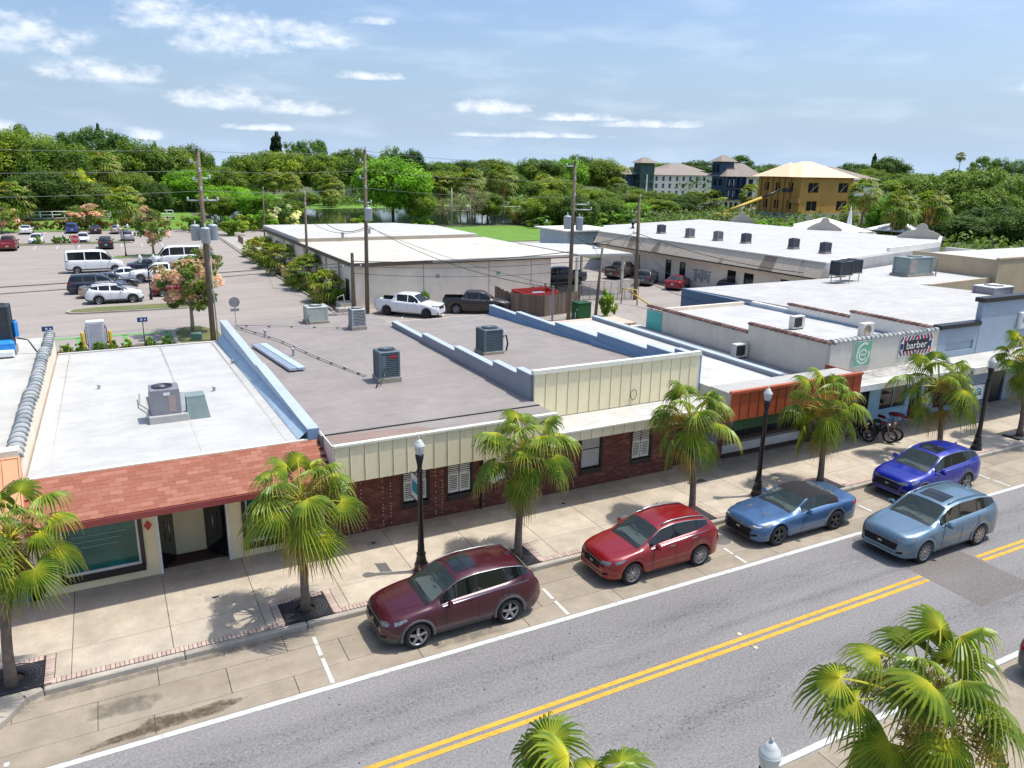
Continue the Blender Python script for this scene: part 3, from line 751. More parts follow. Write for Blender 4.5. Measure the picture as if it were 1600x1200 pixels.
# hanging board with scalloped foot
sg = thing('hanging_sign', 'white scalloped hanging board with round black emblem on the brick wall', 'sign', (11.45, 22.85, 1.1))
pts = [(-.42, 2.3), (.42, 2.3), (.42, 1.28)] + [(.36, 1.2), (.26, 1.24), (.12, 1.16), (0, 1.1), (-.12, 1.16), (-.26, 1.24), (-.36, 1.2), (-.42, 1.28)]
mb = MB(); n = len(pts); mb.add([(11.45+x, 22.86, z) for x, z in pts]+[(11.45+x, 22.9, z) for x, z in pts], [tuple(range(n-1, -1, -1)), tuple(range(n, 2*n))]+[(i, (i+1) % n, n+(i+1) % n, n+i) for i in range(n)])
mb.build('board', MT('sign white', (.74, .73, .70), .5), sg)
mb = MB(); mb.lathe([(.055, 0), (.11, -.006), (.11, .0)], (11.45, 22.857, 1.98), 20, axis='Y'); mb.box(11.43, 22.85, 1.95, 11.47, 22.857, 2.03); mb.build('emblem', m_dark, sg)
for k, (w, h) in enumerate(((.7, .045), (.52, .03), (.4, .026))):
    mb = MB(); x = -w/2
    while x < w/2: l = random.uniform(.025, .05); mb.box(11.45+x, 22.852, 1.7-.1*k, 11.45+min(x+l, w/2), 22.858, 1.7-.1*k+h); x += l+.018
    tag(mb.build('lettering', m_dark, sg), kind='stuff')
# fascias
FY = 21.42
panels(Cb, 5.40, 13.12, FY, 2.70, 3.88, 17, m_panel); panels(Cb, 13.16, 20.7, FY, 2.80, 3.14, 16, m_panel); panels(Cb, 13.13, 20.77, 23.1, 3.19, 4.88, 16, m_panel)
for x0, x1, y0, z0, z1 in ((5.38, 13.13, FY-.04, 3.88, 3.95), (13.14, 20.72, FY-.04, 3.14, 3.2), (13.08, 20.82, 23.04, 4.88, 5.04)):
    x = x0
    while x < x1-.1: e = min(x+2.6, x1); MB().box(x, y0, z0, e-.006, y0+.16 if z0 < 4 else y0+.2, z1).build('coping', m_trim, Cb); x = e
mb = MB(); mb.box(5.40, FY+.035, 2.70, 13.14, 22.99, 2.74); mb.box(13.16, FY+.035, 2.82, 20.7, 22.99, 2.86); mb.build('soffit', m_panel, Cb)
for q in ((5.37, FY, 2.7, 5.40, 23.2, 3.9), (20.70, FY, 2.8, 20.73, 23.05, 3.16), (13.125, FY+.04, 3.2, 13.155, 23.1, 3.86), (20.75, 23.1, 2.7, 20.8, 23.4, 4.87)): MB().box(*q).build('fascia_return', m_trim, Cb)
mb = MB(); mb.box(13.15, 23.14, 3.0, 20.75, 23.28, 4.86); mb.build('parapet_back', m_parg, Cb)
zc = lambda x, y: 3.9-(y-22.6)*.008
roof(Cb, [(5.3, 22.6), (13.1, 22.6), (13.3, 42.5), (5.3, 42.5)], 2.9, zc, m_broof)
roof(Cb, [(5.42, FY+.12), (13.1, FY+.12), (13.1, 22.6), (5.42, 22.6)], 2.9, lambda x, y: 3.92-(y-21.5)*.02-.008, m_broof, 'roof_apron')
MB().slab([(5.5, 21.62), (8.9, 21.62), (8.3, 22.2), (5.5, 22.5)], 3.6, lambda x, y: 3.926-(y-21.5)*.02-.008).build('rust_stain', membrane('rust stained roofing', (.27, .19, .155), 2, .4), Cb)
mb = MB(); mb.slab(rect(5.42, 22.56, 13.08, 22.62), 3.5, 3.925); mb.build('fold_seam', MT('tar', (.03, .028, .027), .7), Cb)
roof(Cb, rect(13.3, 23.28, 20.8, 42.5), 2.9, lambda x, y: 4.02-(y-23)*.042, m_broof)
roof(Cb, rect(13.16, FY+.12, 20.7, 23.09), 2.9, 3.17, m_wroof2, 'ledge_roof')
for x, w in ((15.3, .8), (17.9, 1.1), (17.1, .5)): MB().slab([(x, 21.9), (x+w, 21.95), (x+w*.9, 22.5), (x+.1, 22.6)], 3.1, 3.182).build('roof_patch', m_trim, Cb)
mb = MB()
for j in range(16): a = j/15*2*PI; mb.v.append((0, 0, 0))
mb = MB(); mb.tube([(17.55+.14*math.cos(a*.42), 23.05, 3.62+.2*math.sin(a*.42)+.02*math.sin(a)) for a in range(16)], .012, 5); mb.build('loose_wire', m_dark, Cb)
steps(Cb, 'parapet', 5.0, 5.3, [(42.6, 32, 3.99), (32, 22.95, 4.07)], 2.4, m_parl)
MB().box(4.97, 22.9, 3.3, 5.33, 22.95, 4.07).build('parapet_end', m_parb, Cb)
steps(Cb, 'parapet', 13.1, 13.34, [(38.5, 34.1, 4.07), (34.1, 30.2, 4.27), (30.2, 26.4, 4.46), (26.4, 24.4, 4.67), (24.4, 23.28, 4.86)], 3.4, m_parg)
steps(Cb, 'parapet', 20.8, 21.06, [(42.5, 38.95, 3.8), (38.95, 34.5, 3.97), (34.5, 30.5, 4.16), (30.5, 26.58, 4.40), (26.58, 24.7, 4.6), (24.7, 23.28, 4.82)], 2.4, m_parb)
mb = MB()
for ya, yb, z in ((42.4, 39.3, 3.35), (39.3, 34.9, 3.5), (34.9, 30.9, 3.7), (30.9, 26.9, 3.94), (26.9, 23.4, 4.12)): mb.box(20.74, yb, 2.9, 20.797, ya, z)
mb.build('base_flashing', stucco('blue flashing', (.24, .36, .50), .3), Cb)
# gutter lengths left lying on the roof
for i, (dx, l) in enumerate(((0, 1), (.34, .9))):
    o = tag(MB().add([(5.55+dx, 36.3, 3.85), (5.85+dx, 36.3, 3.85), (6.42+dx, 30.9, 3.9), (6.12+dx, 30.9, 3.9), (5.55+dx, 36.3, 3.95), (5.85+dx, 36.3, 3.95), (6.42+dx, 30.9, 4.0), (6.12+dx, 30.9, 4.0)], [(4,7,6,5), (0,4,5,1), (1,5,6,2), (2,6,7,3), (3,7,4,0)]).build('spare_gutter', m_parl if i else MT('galvanised', (.45, .5, .55), .4, .6)), f'long {"pale blue" if i else "grey"} metal gutter length lying {"beside another" if i else "close by the parapet"} on brown roof', 'gutter', 'loose gutters on the roof')
for sx, sy, l in ((6.9, 33.8, 'short pipe stub standing on brown roof beside the gutter lengths'), (6.55, 38.5, 'small pipe stub standing on brown roof close to its back edge')):
    o = tag(MB().lathe([(.05, zc(0, sy)), (.05, zc(0, sy)+.28), (.075, zc(0, sy)+.29), (.06, zc(0, sy)+.36), (0, zc(0, sy)+.37)], (sx, sy, 0), 10).build('vent_pipe', MT('galvanised', (.45, .5, .55), .4, .6)), l, 'vent pipe')

# ---- rust orange shop
Db = thing('orange_shop', 'narrow shop with rust orange panel fascia and dingy white flat roof', 'shop building', (24.4, 23, 0))
mb = MB(); wall_h(mb, 'y', 19.8, 28.25, 0, 2.7, 23.6, .2, [(21.0, 22.1, .02, 2.4), (22.6, 27.4, .75, 2.5)])
mb.build('wall', stucco('dark brown wall', (.12, .07, .05)), Db); MB().box(21.08, 36.6, 0, 28.2, 36.8, 3.0).build('rear_wall', m_wwall, Db)
MB().box(20.96, 23.0, .0, 22.05, 23.06, 2.55).build('door', MT('violet door', (.17, .18, .30), .5), Db); MB().box(22.2, 23.15, 0, 22.5, 23.6, 2.7).build('pier', m_brick, Db)
window(Db, 'y', 22.6, 27.4, .75, 2.5, 23.6, m_dark, m_glass, 3, 1, .06, .1, name='shop_window')
mb = MB(); mb.box(22.55, 23.3, .2, 27.3, 23.58, .62); mb.build('planter_wall', m_wwall, Db); MB().box(22.5, 23.0, .16, 27.3, 23.29, .24).build('flower_bed', MT('mulch', (.09, .06, .04), .95), Db)
MB().box(27.4, 23.0, 0, 28.25, 23.6, 2.7).build('pier', m_dark, Db)
MB().add([(21.2, 21.25, 2.62), (23.6, 21.25, 2.62), (23.6, 21.3, 2.15), (21.2, 21.3, 2.15)], [(0, 1, 2, 3)]).add([(21.2, 21.27, 2.62), (23.6, 21.27, 2.62), (23.6, 21.32, 2.15), (21.2, 21.32, 2.15)], [(3, 2, 1, 0)]).build('awning', MT('green awning', (.03, .09, .03), .8), Db)
panels(Db, 20.72, 28.06, 21.08, 2.66, 3.76, 15, m_orange)
MB().box(20.7, 21.02, 3.76, 28.1, 21.2, 3.86).build('fascia_cap', MT('orange cap', (.42, .09, .03), .5), Db); MB().box(28.06, 21.08, 2.66, 28.1, 23.0, 3.76).build('fascia_return', m_orange, Db)
MB().box(20.7, 21.12, 2.64, 28.06, 23.58, 2.7).build('soffit', MT('dark soffit', (.1, .05, .03), .8), Db)
roof(Db, rect(21.06, 22.4, 24.6, 36.6), 2.8, 3.62, m_wroof2); roof(Db, rect(20.82, 21.2, 28.1, 22.4), 2.8, 3.74, membrane('grey apron roofing', (.42, .40, .37), 3, .3), 'roof_apron')
roof(Db, rect(24.9, 22.4, 28.2, 36.6), 2.4, 2.95, membrane('grey side roofing', (.25, .25, .25), 2, .3), 'side_roof')
steps(Db, 'parapet', 24.6, 24.86, [(36.7, 22.4, 3.84)], 2.8, m_parg)
MB().box(22.5, 36.9, 0, 26.5, 40.5, 2.4).build('rear_shed', m_wwall, Db); MB().box(22.3, 36.82, 2.4, 26.7, 40.7, 2.55).build('shed_roof', m_wroof, Db)
MB().box(24.5, 41.5, 0, 31, 43.5, 2.0).build('rear_lean_to', m_wwall, Db); MB().box(24.3, 41.2, 2.0, 31.2, 43.7, 2.12).build('shed_roof', mat('peach edge roof', (.6, .4, .3), .7), Db)

# ---- barber shop building
Eb = thing('barber_shop', 'grey stucco barber shop with beige side wall, tiled parapet and light blue storefront', 'shop building', (32, 23, 0))
mb = MB(); wall_h(mb, 'y', 28.3, 35.88, 3.05, 4.72, 23.0, .22); mb.build('upper_wall', m_grey, Eb)
mb = MB()
for ya, yb, z in ((36.4, 34.9, 4.1), (34.9, 28.1, 4.22), (28.1, 23.22, 4.66)): mb.box(28.3, yb, 0, 28.55, ya, z-.04)
mb.build('side_wall', m_beige, Eb); MB().box(28.27, 34.9, 0, 28.3, 36.3, 4.0).build('teal_end', m_teal, Eb); mb = MB(); mb.box(28.55, 36.2, 0, 35.9, 36.4, 4.0); mb.build('rear_wall', m_beige, Eb)
t = NT('red brown tile'); r = t.n('ShaderNodeObjectInfo').outputs['Random']; t.col(t.mix(r, (.10, .045, .035), (.23, .13, .10))); t.set(Roughness=.8); t.bump(t.noise(t.coord('Position'), 15, 4), .5, .02); m_rtile = t.m
tm2 = tile_mesh(.36, .17, m_rtile)
for ya, yb, z in ((36.4, 28.1, 4.2), (28.1, 23.0, 4.64)):
    y = yb
    while y < ya-.1: inst('barrel_tile', tm2, Eb, (28.42, y, z-.03), (.05, 0, random.uniform(-.05, .05))); y += .32
tm3 = tile_mesh(.36, .15, m_tile)
x = 28.4
while x < 35.7: inst('barrel_tile', tm3, Eb, (x, 23.1, 4.71), (0, .0, -PI/2+random.uniform(-.05, .05))); x += .31
roof(Eb, rect(28.55, 23.22, 36.0, 36.2), 3.2, lambda x, y: 3.95-(y-23.2)*.012, m_wroof)
mb = MB(); mb.box(28.15, 21.2, 3.0, 35.86, 23.0, 3.16); mb.build('canopy', m_wroof2, Eb); MB().box(28.1, 21.12, 2.93, 35.9, 21.2, 3.2).build('canopy_edge', m_wframe, Eb)
MB().box(28.4, 21.9, 3.16, 33.4, 22.95, 3.168).build('canopy_dirt', litter_mat(), Eb)
m_lblue = MT('light blue paint', (.28, .50, .66), .55)
mb = MB(); wall_h(mb, 'y', 28.3, 35.88, 0, 3.0, 23.3, .2, [(28.6, 31.8, .2, 2.8), (32.6, 34.6, .85, 2.7), (34.85, 35.7, .02, 2.7)]); mb.build('storefront', m_lblue, Eb)
window(Eb, 'y', 32.6, 34.6, .85, 2.7, 23.3, m_lblue, m_glass, 2, 1, .06, .1, name='shop_window'); window(Eb, 'y', 28.6, 31.8, .2, 2.8, 23.3, m_dark, m_glass, 3, 1, .06, .1, name='shop_window')
MB().box(34.85, 23.4, .02, 35.7, 23.46, 2.7).build('door', m_glass, Eb)
def text(s, size, loc, m, par, name='lettering', ext=.004, rot=(PI/2, 0, 0), sx=1.0):
    c = bpy.data.curves.new(name, 'FONT'); c.body = s; c.size = size; c.extrude = ext; c.align_x = 'CENTER'; c.align_y = 'CENTER'
    tmp = bpy.data.objects.new(name, c); COL.objects.link(tmp); dg = bpy.context.evaluated_depsgraph_get()
    me = bpy.data.meshes.new_from_object(tmp.evaluated_get(dg)); bpy.data.objects.remove(tmp); me.materials.clear(); me.materials.append(m)
    o = inst(name, me, par, loc, rot, (sx, 1, 1)); return o
s1 = thing('barber_sign', 'barber shop sign with red white and blue stripes and white lettering', 'sign', (34.2, 22.98, 4.1))
MB().box(33.0, 22.965, 3.62, 35.4, 22.995, 4.6).build('board', m_wframe, s1)
mr_, mbl = MT('sign red', (.5, .02, .03), .5), MT('sign navy', (.015, .03, .13), .5)
for k in range(10):
    for top in (0, 1):
        x0 = 33.04+k*.24; s = 1 if (k < 5) == bool(top) else -1; s = -s if False else s
        z0, z1 = (4.32, 4.58) if top else (3.64, 3.9)
        d = .14*s
        MB().add([(x0-d/2, 22.962-.001*k, z0), (x0+.14-d/2, 22.962-.001*k, z0), (x0+.14+d/2, 22.962-.001*k, z1), (x0+d/2, 22.962-.001*k, z1)], [(0, 1, 2, 3)]).build('stripe', mr_ if k % 2 else mbl, s1)
for x0 in (33.02, 35.12): MB().add([(x0, 22.96, 3.9), (x0+.24, 22.96, 4.0), (x0+.24, 22.96, 4.2), (x0, 22.96, 4.3)] if x0 < 34 else [(x0, 22.96, 4.0), (x0+.24, 22.96, 3.9), (x0+.24, 22.96, 4.3), (x0, 22.96, 4.2)], [(0, 1, 2, 3)]).build('stripe', mbl, s1)
MB().box(33.3, 22.935, 3.86, 35.1, 22.964, 4.36).build('name_board', MT('black board', (.01, .01, .012), .5), s1)
text('barber', .5, (34.2, 22.928, 4.1), m_wframe, s1, sx=1.15)
s2 = thing('green_sign', 'square green sign with white circular emblem on grey shop wall', 'sign', (30.4, 22.98, 4.05))
mg_ = MT('sign green', (.16, .42, .25), .5)
MB().box(29.78, 22.96, 3.42, 31.02, 22.995, 4.66).build('border', m_wframe, s2); MB().box(29.83, 22.945, 3.47, 30.97, 22.962, 4.61).build('panel', mg_, s2)
def arc(cx, cz, r0, r1, a0, a1, y, par, m, name, n=20):
    mb = MB(); vs = []
    for i in range(n+1):
        a = math.radians(a0+(a1-a0)*i/n); vs += [(cx+r0*math.cos(a), y, cz+r0*math.sin(a)), (cx+r1*math.cos(a), y, cz+r1*math.sin(a))]
    mb.add(vs, [(2*i, 2*i+1, 2*i+3, 2*i+2) for i in range(n)]); return mb.build(name, m, par)
arc(30.42, 3.98, .36, .46, -200, 20, 22.94, s2, m_wframe, 'emblem'); arc(30.42, 3.98, .2, .28, 20, 330, 22.94, s2, m_wframe, 'emblem'); arc(30.46, 4.12, .34, .46, 60, 190, 22.939, s2, m_wframe, 'emblem')
for k in range(5):
    a = math.radians(-155+k*32); text('oasso'[k], .13, (30.42+.41*math.cos(a), 22.934, 3.98+.41*math.sin(a)), mg_, s2, rot=(PI/2, -(a+PI/2), 0))
MB().box(30.25, 22.938, 3.95, 30.62, 22.944, 4.0).build('emblem', m_wframe, s2)

# ---- blue grey shop at the end of the row
Fb = thing('blue_grey_shop', 'blue grey stucco shop with black coping, large white roof and pale side wall', 'shop building', (40, 23, 0))
mb = MB(); wall_h(mb, 'y', 35.9, 39.1, 3.1, 4.7, 23.0, .25, [(36.6, 38.8, 3.5, 3.95)]); mb.build('front_wall', m_blueg, Fb); MB().box(36.6, 23.08, 3.5, 38.8, 23.2, 3.95).build('recess_panel', m_blueg, Fb)
mb = MB(); wall_h(mb, 'y', 39.1, 70, 3.1, 5.85, 22.98, .3); mb.build('tall_wall', m_blueg, Fb)
MB().box(35.88, 22.9, 4.7, 39.1, 23.35, 4.9).build('coping', m_dark, Fb); mb = MB(); mb.box(39.0, 22.88, 5.85, 70, 23.4, 6.07); mb.build('coping', m_dark, Fb)
mb = MB()
SD = [(42.6, 38.3, 3.95), (38.3, 32.8, 4.12), (32.8, 28.4, 4.38), (28.4, 23.3, 4.68)]
for ya, yb, z in SD[1:]: mb.box(36.1, min(yb, 40), 0, 36.35, ya if ya < 38.2 else 35.8, z-.04)
mb.build('side_wall', m_wwall, Fb)
mb = MB(); mb.box(36.1, 35.8, 0, 36.35, 42.6, 3.95); mb.box(36.35, 42.3, 0, 53, 42.6, 3.9); mb.build('rear_side_wall', m_navyw, Fb)
MB().box(36.02, 23.3, 3.7, 36.1, 35.8, 3.98).build('grey_band', m_blueg, Fb)
for ya, yb, z in SD[2:]:
    y = yb
    while y < ya-.1: inst('barrel_tile', tm2, Fb, (36.22, y, z-.05), (.05, 0, random.uniform(-.05, .05))); y += .32
roof(Fb, [(36.35, 23.25), (54.5, 23.25), (53.4, 42.5), (36.35, 42.5)], 3.0, lambda x, y: 4.45-(y-23)*.026, membrane('white roof with ponding', (.46, .445, .415), 3.2, .4), 'roof')
mb = MB(); mb.box(35.95, 21.05, 3.02, 70, 22.97, 3.2); mb.build('canopy', m_wroof2, Fb); MB().box(35.95, 20.97, 2.9, 70, 21.05, 3.22).build('canopy_edge', m_wframe, Fb); MB().box(36, 21.05, 2.9, 70, 22.9, 3.0).build('canopy_soffit', m_dark, Fb)
mb = MB(); wall_h(mb, 'y', 35.9, 70, 0, 3.0, 23.4, .2, [(37, 38.8, .4, 2.7), (41.3, 43.0, .02, 2.7), (44.5, 49, .5, 2.7), (52, 57, .5, 2.7)]); mb.build('storefront', m_blueg, Fb)
for a, b in ((37, 38.8), (44.5, 49), (52, 57)): window(Fb, 'y', a, b, .4 if a < 40 else .5, 2.7, 23.4, m_dark, m_glass, 2, 1, .06, .1, name='shop_window')
MB().box(41.3, 23.5, .02, 43.0, 23.56, 2.7).build('door', m_dark, Fb)
s3 = thing('shop_sign', 'white box sign with dark green lettering on tall blue grey wall', 'sign', (43.2, 22.8, 4.7))
MB().cbox((43.35, 22.88, 4.7), (2.1, .18, .86), 0, .03).build('box', m_wframe, s3); MB().box(42.38, 22.775, 4.33, 44.32, 22.788, 5.07).build('face', MT('sign face', (.62, .68, .66), .4), s3)
text('HE', .62, (42.75, 22.77, 4.72), MT('sign dark green', (.02, .09, .07), .5), s3, sx=.8)
# ================================================================ BUILDINGS BEHIND
H = thing('beige_warehouse', 'long low beige warehouse with cream and white flat roof behind the alley', 'warehouse', (28, 64.5, 0))
mb = MB(); wall_h(mb, 'y', 18.8, 38.2, 0, 3.78, 64.5, .2); mb.box(18.8, 64.7, 0, 19.0, 104, 3.8); mb.box(38.0, 64.7, 0, 38.2, 104, 3.8); mb.box(18.8, 104, 0, 38.2, 104.2, 3.8); mb.build('wall', m_wbeige, H)
roof(H, [(18.45, 64.2), (40.4, 63.9), (40.4, 84), (18.45, 84)], 3.78, 4.0, m_oroof); mb = MB(); mb.box(18.4, 64.1, 3.66, 40.45, 64.2, 3.98); mb.box(18.36, 64.1, 3.66, 18.45, 104, 3.99); mb.build('roof_edge', MT('brown fascia', (.09, .065, .05), .6), H)
roof(H, [(18.45, 84), (39.5, 84), (40, 98), (36, 104.3), (18.45, 104.3)], 3.78, 4.38, m_wroof2); MB().box(18.5, 83.93, 4.0, 38.9, 83.995, 4.36).build('roof_step', stucco('tan step', (.42, .36, .27)), H)
mb = MB(); mb.slab([(40.45, 63.2), (46.2, 62.2), (46.6, 72), (40.45, 76)], 3.86, 4.08); mb.build('carport_roof', m_wroof2, H)
for x, y in ((39.6, 62.0), (45.6, 63.0), (45.9, 71)): MB().cbox((x, y, 2), (.22, .22, 4)).build('post', MT('cream post', (.55, .52, .44), .6), H)
for x in (25, 31.5, 36): MB().box(x, 64.47, .1, x+.05, 64.497, 3.7).build('downpipe', MT('grey pipe', (.3, .3, .3), .5), H)
for y in (66.5,): MB().box(18.74, y, .1, 18.797, y+1.0, 2.3).build('door', m_dark, H)
for y in (69.5, 74, 78, 83, 88, 93): MB().tube([(18.73, y, .2), (18.73, y, 3.7)], .05).build('downpipe', MT('grey pipe', (.3, .3, .3), .5), H)
for y in (80.5, 96): window(H, 'x', y, y+2.2, 1.2, 3.0, 18.8, MT('steel frame', (.3, .34, .36), .4), m_gblue, 2, 2, .06, -.04, sgn=1)
for x in (26.2, 32.3): MB().box(x, 64.46, 2.35, x+.35, 64.497, 2.65).build('wall_plaque', MT('plaque green', (.25, .35, .3), .5), H)
MB().tube([(38.83, 64.35, 0), (38.83, 64.35, 2.5)], .07).build('bollard_post', m_dark, H)
mb = MB()
for x, y in ((23.0, 83.2), (27.5, 88)): mb.lathe([(.15, 4.3), (.15, 4.9), (.25, 4.95), (0, 5.05)], (x, y, 0), 10)
mb.build('vent', MT('grey pipe', (.3, .3, .3), .5), H)

G = thing('mansard_offices', 'long white roofed office block with streaked tan shingle mansard over parked cars', 'office building', (55.3, 64, 0))
mb = MB(); WD = [(64.9, 65.9), (67.3, 68.3)]; WD2 = [(54.9, 56.2), (57.3, 58.5)]; GW = WD+WD2+[(50.5, 51.5), (73, 74)]
wall_h(mb, 'x', 46.6, 81.2, 0, 3.25, 55.3, .2, [(a, b, .3, 2.5) for a, b in GW]); mb.box(55.5, 46.6, 0, 57, 46.8, 3.3); mb.build('wall', stucco('office wall', (.8, .70, .56), .25), G)
for a, b in GW: window(G, 'x', a, b, .3, 2.5, 55.3, m_dark, m_glass, 1, 2, .07, .1)
t = NT('streaked shingle'); v = t.coord('Position'); bk = t.n('ShaderNodeTexBrick', {'Vector': t.n('ShaderNodeMapping', {'Vector': v, 'Rotation': (0, PI/2, PI/2)}).outputs[0], 'Scale': 2.2, 'Color1': (.66, .56, .43, 1), 'Color2': (.56, .47, .35, 1), 'Mortar': (.33, .27, .2, 1), 'Mortar Size': .02})
s = t.ramp(t.noise(t.coord('Position', (.3, .55, .12)), 1.0, 3, .5), .56, .63); t.col(t.mix(t.math('MULTIPLY', s, .75), bk.outputs[0], (.17, .125, .09))); t.set(Roughness=.95); m_mans = t.m
mb = MB(); mb.add([(54.25, 46.3, 3.2), (54.25, 81.4, 3.2), (55.0, 81.4, 4.5), (55.0, 46.3, 4.5), (55.3, 81.4, 3.2), (55.3, 46.3, 3.2)], [(0, 3, 2, 1), (0, 1, 4, 5), (0, 5, 3), (1, 2, 4)]); mb.build('mansard', m_mans, G)
MB().box(54.2, 46.25, 3.1, 54.26, 81.45, 3.22).build('gutter', m_dark, G); MB().box(54.94, 46.3, 4.5, 55.1, 81.5, 4.62).build('roof_edge', m_trim, G)
roof(G, [(55.1, 46.4), (80.5, 53.2), (89.5, 59), (86, 98), (62, 90.5), (55.1, 81.5)], 3.3, 4.52, m_wroof)
mb = MB(); mb.wall((56.5, 46.75), (68.0, 50.0), 3.4, 4.72, .3); mb.wall((68.0, 50.0), (80.5, 53.2), 3.4, 5.1, .3); mb.wall((80.5, 53.2), (89.5, 59), 3.4, 4.9, .3); mb.build('parapet', m_wwall, G)
m_gab = stucco('gable stucco', (.47, .42, .35), .2)
for gx, gy, w in ((88.0, 91, 3.4), (87.2, 74.5, 4.4), (88.4, 61, 5.2)):
    dx, dy = gy/math.hypot(gx, gy), -gx/math.hypot(gx, gy); mb = MB()
    pr = [(-w/2, 4.4), (-w/2, 4.75), (-w*.3, 5.3), (-w*.14, 5.6)]+[(w*.13*math.cos(a), 5.65+w*.13*math.sin(a)) for a in (PI, 2.5, 2, PI/2, 1.14, .64, 0)]+[(w*.14, 5.6), (w*.3, 5.3), (w/2, 4.75), (w/2, 4.4)]
    n = len(pr); P = [(gx+dx*u, gy+dy*u, z) for u, z in pr]; Q = [(x+.35*gx/100, y+.35*gy/100, z) for x, y, z in P]
    mb.add(P+Q, [tuple(range(n)), tuple(range(2*n-1, n-1, -1))]+[(i, n+i, n+(i+1) % n, (i+1) % n) for i in range(n)]); mb.build('gable', m_gab, G)
mb = MB()
for k in range(5): mb.box(55.22, 61.0+k*.5, .8+.3*(k % 2), 55.295, 61.35+k*.5, 1.7+.2*(k % 3))
mb.build('meter_box', MT('meter grey', (.33, .34, .34), .5, var=.2), G); MB().box(55.2, 60.8, 1.9, 55.29, 63.6, 2.0).build('conduit', MT('meter grey', (.33, .34, .34), .5), G)

Mb_ = thing('tan_annex', 'low annex with tan front wall and white roof carrying a big grey unit', 'shop building', (62, 40, 0))
m_tanw = stucco('tan annex wall', (.52, .40, .26), .3)
mb = MB(); mb.wall((58, 38.5), (67.2, 39.3), 0, 3.62, .2); mb.wall((53.6, 40.1), (57.98, 38.5), 0, 3.62, .2); mb.build('wall', m_tanw, Mb_); roof(Mb_, [(53.6, 40.35), (58, 38.75), (67.1, 39.55), (80.5, 47), (80.5, 52.3), (56.7, 46.6)], 2.9, 3.55, m_wroof)
MB().box(80.6, 44, 0, 80.9, 52.6, 4.55).build('rear_parapet', m_wwall, Mb_)
Nb = thing('tan_block', 'taller tan block beyond the blue grey shop', 'shop building', (76, 42, 0))
mb = MB(); mb.box(67.25, 38.9, 0, 98, 39.1, 5.15); mb.box(67.25, 39.1, 0, 67.45, 47, 5.15); mb.build('wall', m_tanw, Nb); MB().box(67.2, 38.85, 5.15, 98, 39.15, 5.3).build('coping', m_tanw, Nb)
roof(Nb, [(67.45, 39.1), (98, 39.1), (98, 47), (67.45, 47)], 3, 4.9, m_wroof2)
Ib = thing('pale_blue_cottage', 'small pale blue flat roofed building beside the lawn with one window', 'building', (65, 99, 0))
m_pblue = stucco('pale blue wall', (.42, .52, .58), .15)
mb = MB(); wall_h(mb, 'y', 59.5, 67.5, 0, 3.3, 96, .2, [(64, 64.8, 1.2, 2.4)]); mb.box(59.5, 96.2, 0, 59.7, 104, 3.3); mb.build('wall', m_pblue, Ib); window(Ib, 'y', 64, 64.8, 1.2, 2.4, 96, m_wframe, m_glass, 1, 2, .06, .1)
MB().box(58.6, 95.2, 3.3, 68, 104.3, 3.5).build('roof', m_wwall, Ib)

def hip(mb, x0, y0, x1, y1, z0, z1, ov=.8, m=0):
    x0 -= ov; y0 -= ov; x1 += ov; y1 += ov; w, d = x1-x0, y1-y0
    if w >= d: a, b = (x0+d/2, (y0+y1)/2), (x1-d/2, (y0+y1)/2)
    else: a, b = ((x0+x1)/2, y0+w/2), ((x0+x1)/2, y1-w/2)
    vs = [(x0,y0,z0),(x1,y0,z0),(x1,y1,z0),(x0,y1,z0),(a[0],a[1],z1),(b[0],b[1],z1)]
    fs = [(0,1,5,4),(1,2,5),(2,3,4,5),(3,0,4)] if w >= d else [(0,1,4),(1,2,5,4),(2,3,5),(3,0,4,5)]
    mb.add(vs, fs+[(3,2,1,0)], m); return mb
m_osb = mat('osb sheathing', (.48, .26, .055), .8, var=.12, scale=.4, kind='Position', bump=.1); m_osbr = mat('bare plywood roof', (.74, .54, .34), .8, var=.06, scale=.3, kind='Position'); m_shin = mat('grey brown roof shingles', (.25, .205, .17), .9, var=.12, scale=.8, kind='Position')
m_block = stucco('grey block', (.36, .37, .34), .2); m_navy = MT('navy siding', (.035, .06, .12), .6, kind='Position'); m_apt = stucco('white apartment wall', (.82, .76, .63), .08); m_gtower = stucco('green tower wall', (.055, .12, .075), .1); m_stud = MT('stud lumber', (.42, .2, .07), .8)
def blk(par, x0, y0, x1, y1, z0, z1, m, wins_y=(), wins_x=(), fm=None, gm=None, name='wall', cols=2, rows=1):
    """box of four walls with windows in its street face (y0) and west face (x0): real openings"""
    mb = MB(); wall_h(mb, 'y', x0, x1, z0, z1, y0, .3, wins_y); wall_h(mb, 'x', y0+.3, y1, z0, z1, x0, .3, wins_x); mb.box(x1-.3, y0+.3, z0, x1, y1, z1); mb.box(x0+.3, y1-.3, z0, x1-.3, y1, z1); mb.build(name, m, par)
    for w in wins_y: window(par, 'y', *w, y0, fm, gm, cols, rows, .12, .2)
    for w in wins_x: window(par, 'x', *w, x0, fm, gm, cols, rows, .12, .2)
OS = thing('unfinished_house', 'three storey building under construction in bare yellow sheathing with plywood roof', 'building', (172, 154, 0))
wy = [(a, a+4.0, z, z+2.7) for a in (165.2, 176.6) for z in (2.2, 6.9)]
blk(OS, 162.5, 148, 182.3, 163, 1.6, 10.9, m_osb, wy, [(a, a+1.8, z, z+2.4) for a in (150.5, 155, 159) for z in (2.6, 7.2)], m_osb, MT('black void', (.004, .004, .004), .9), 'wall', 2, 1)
mb = MB(); mb.box(162.4, 147.9, 0, 182.4, 163.1, 1.6); mb.build('block_base', m_block, OS)
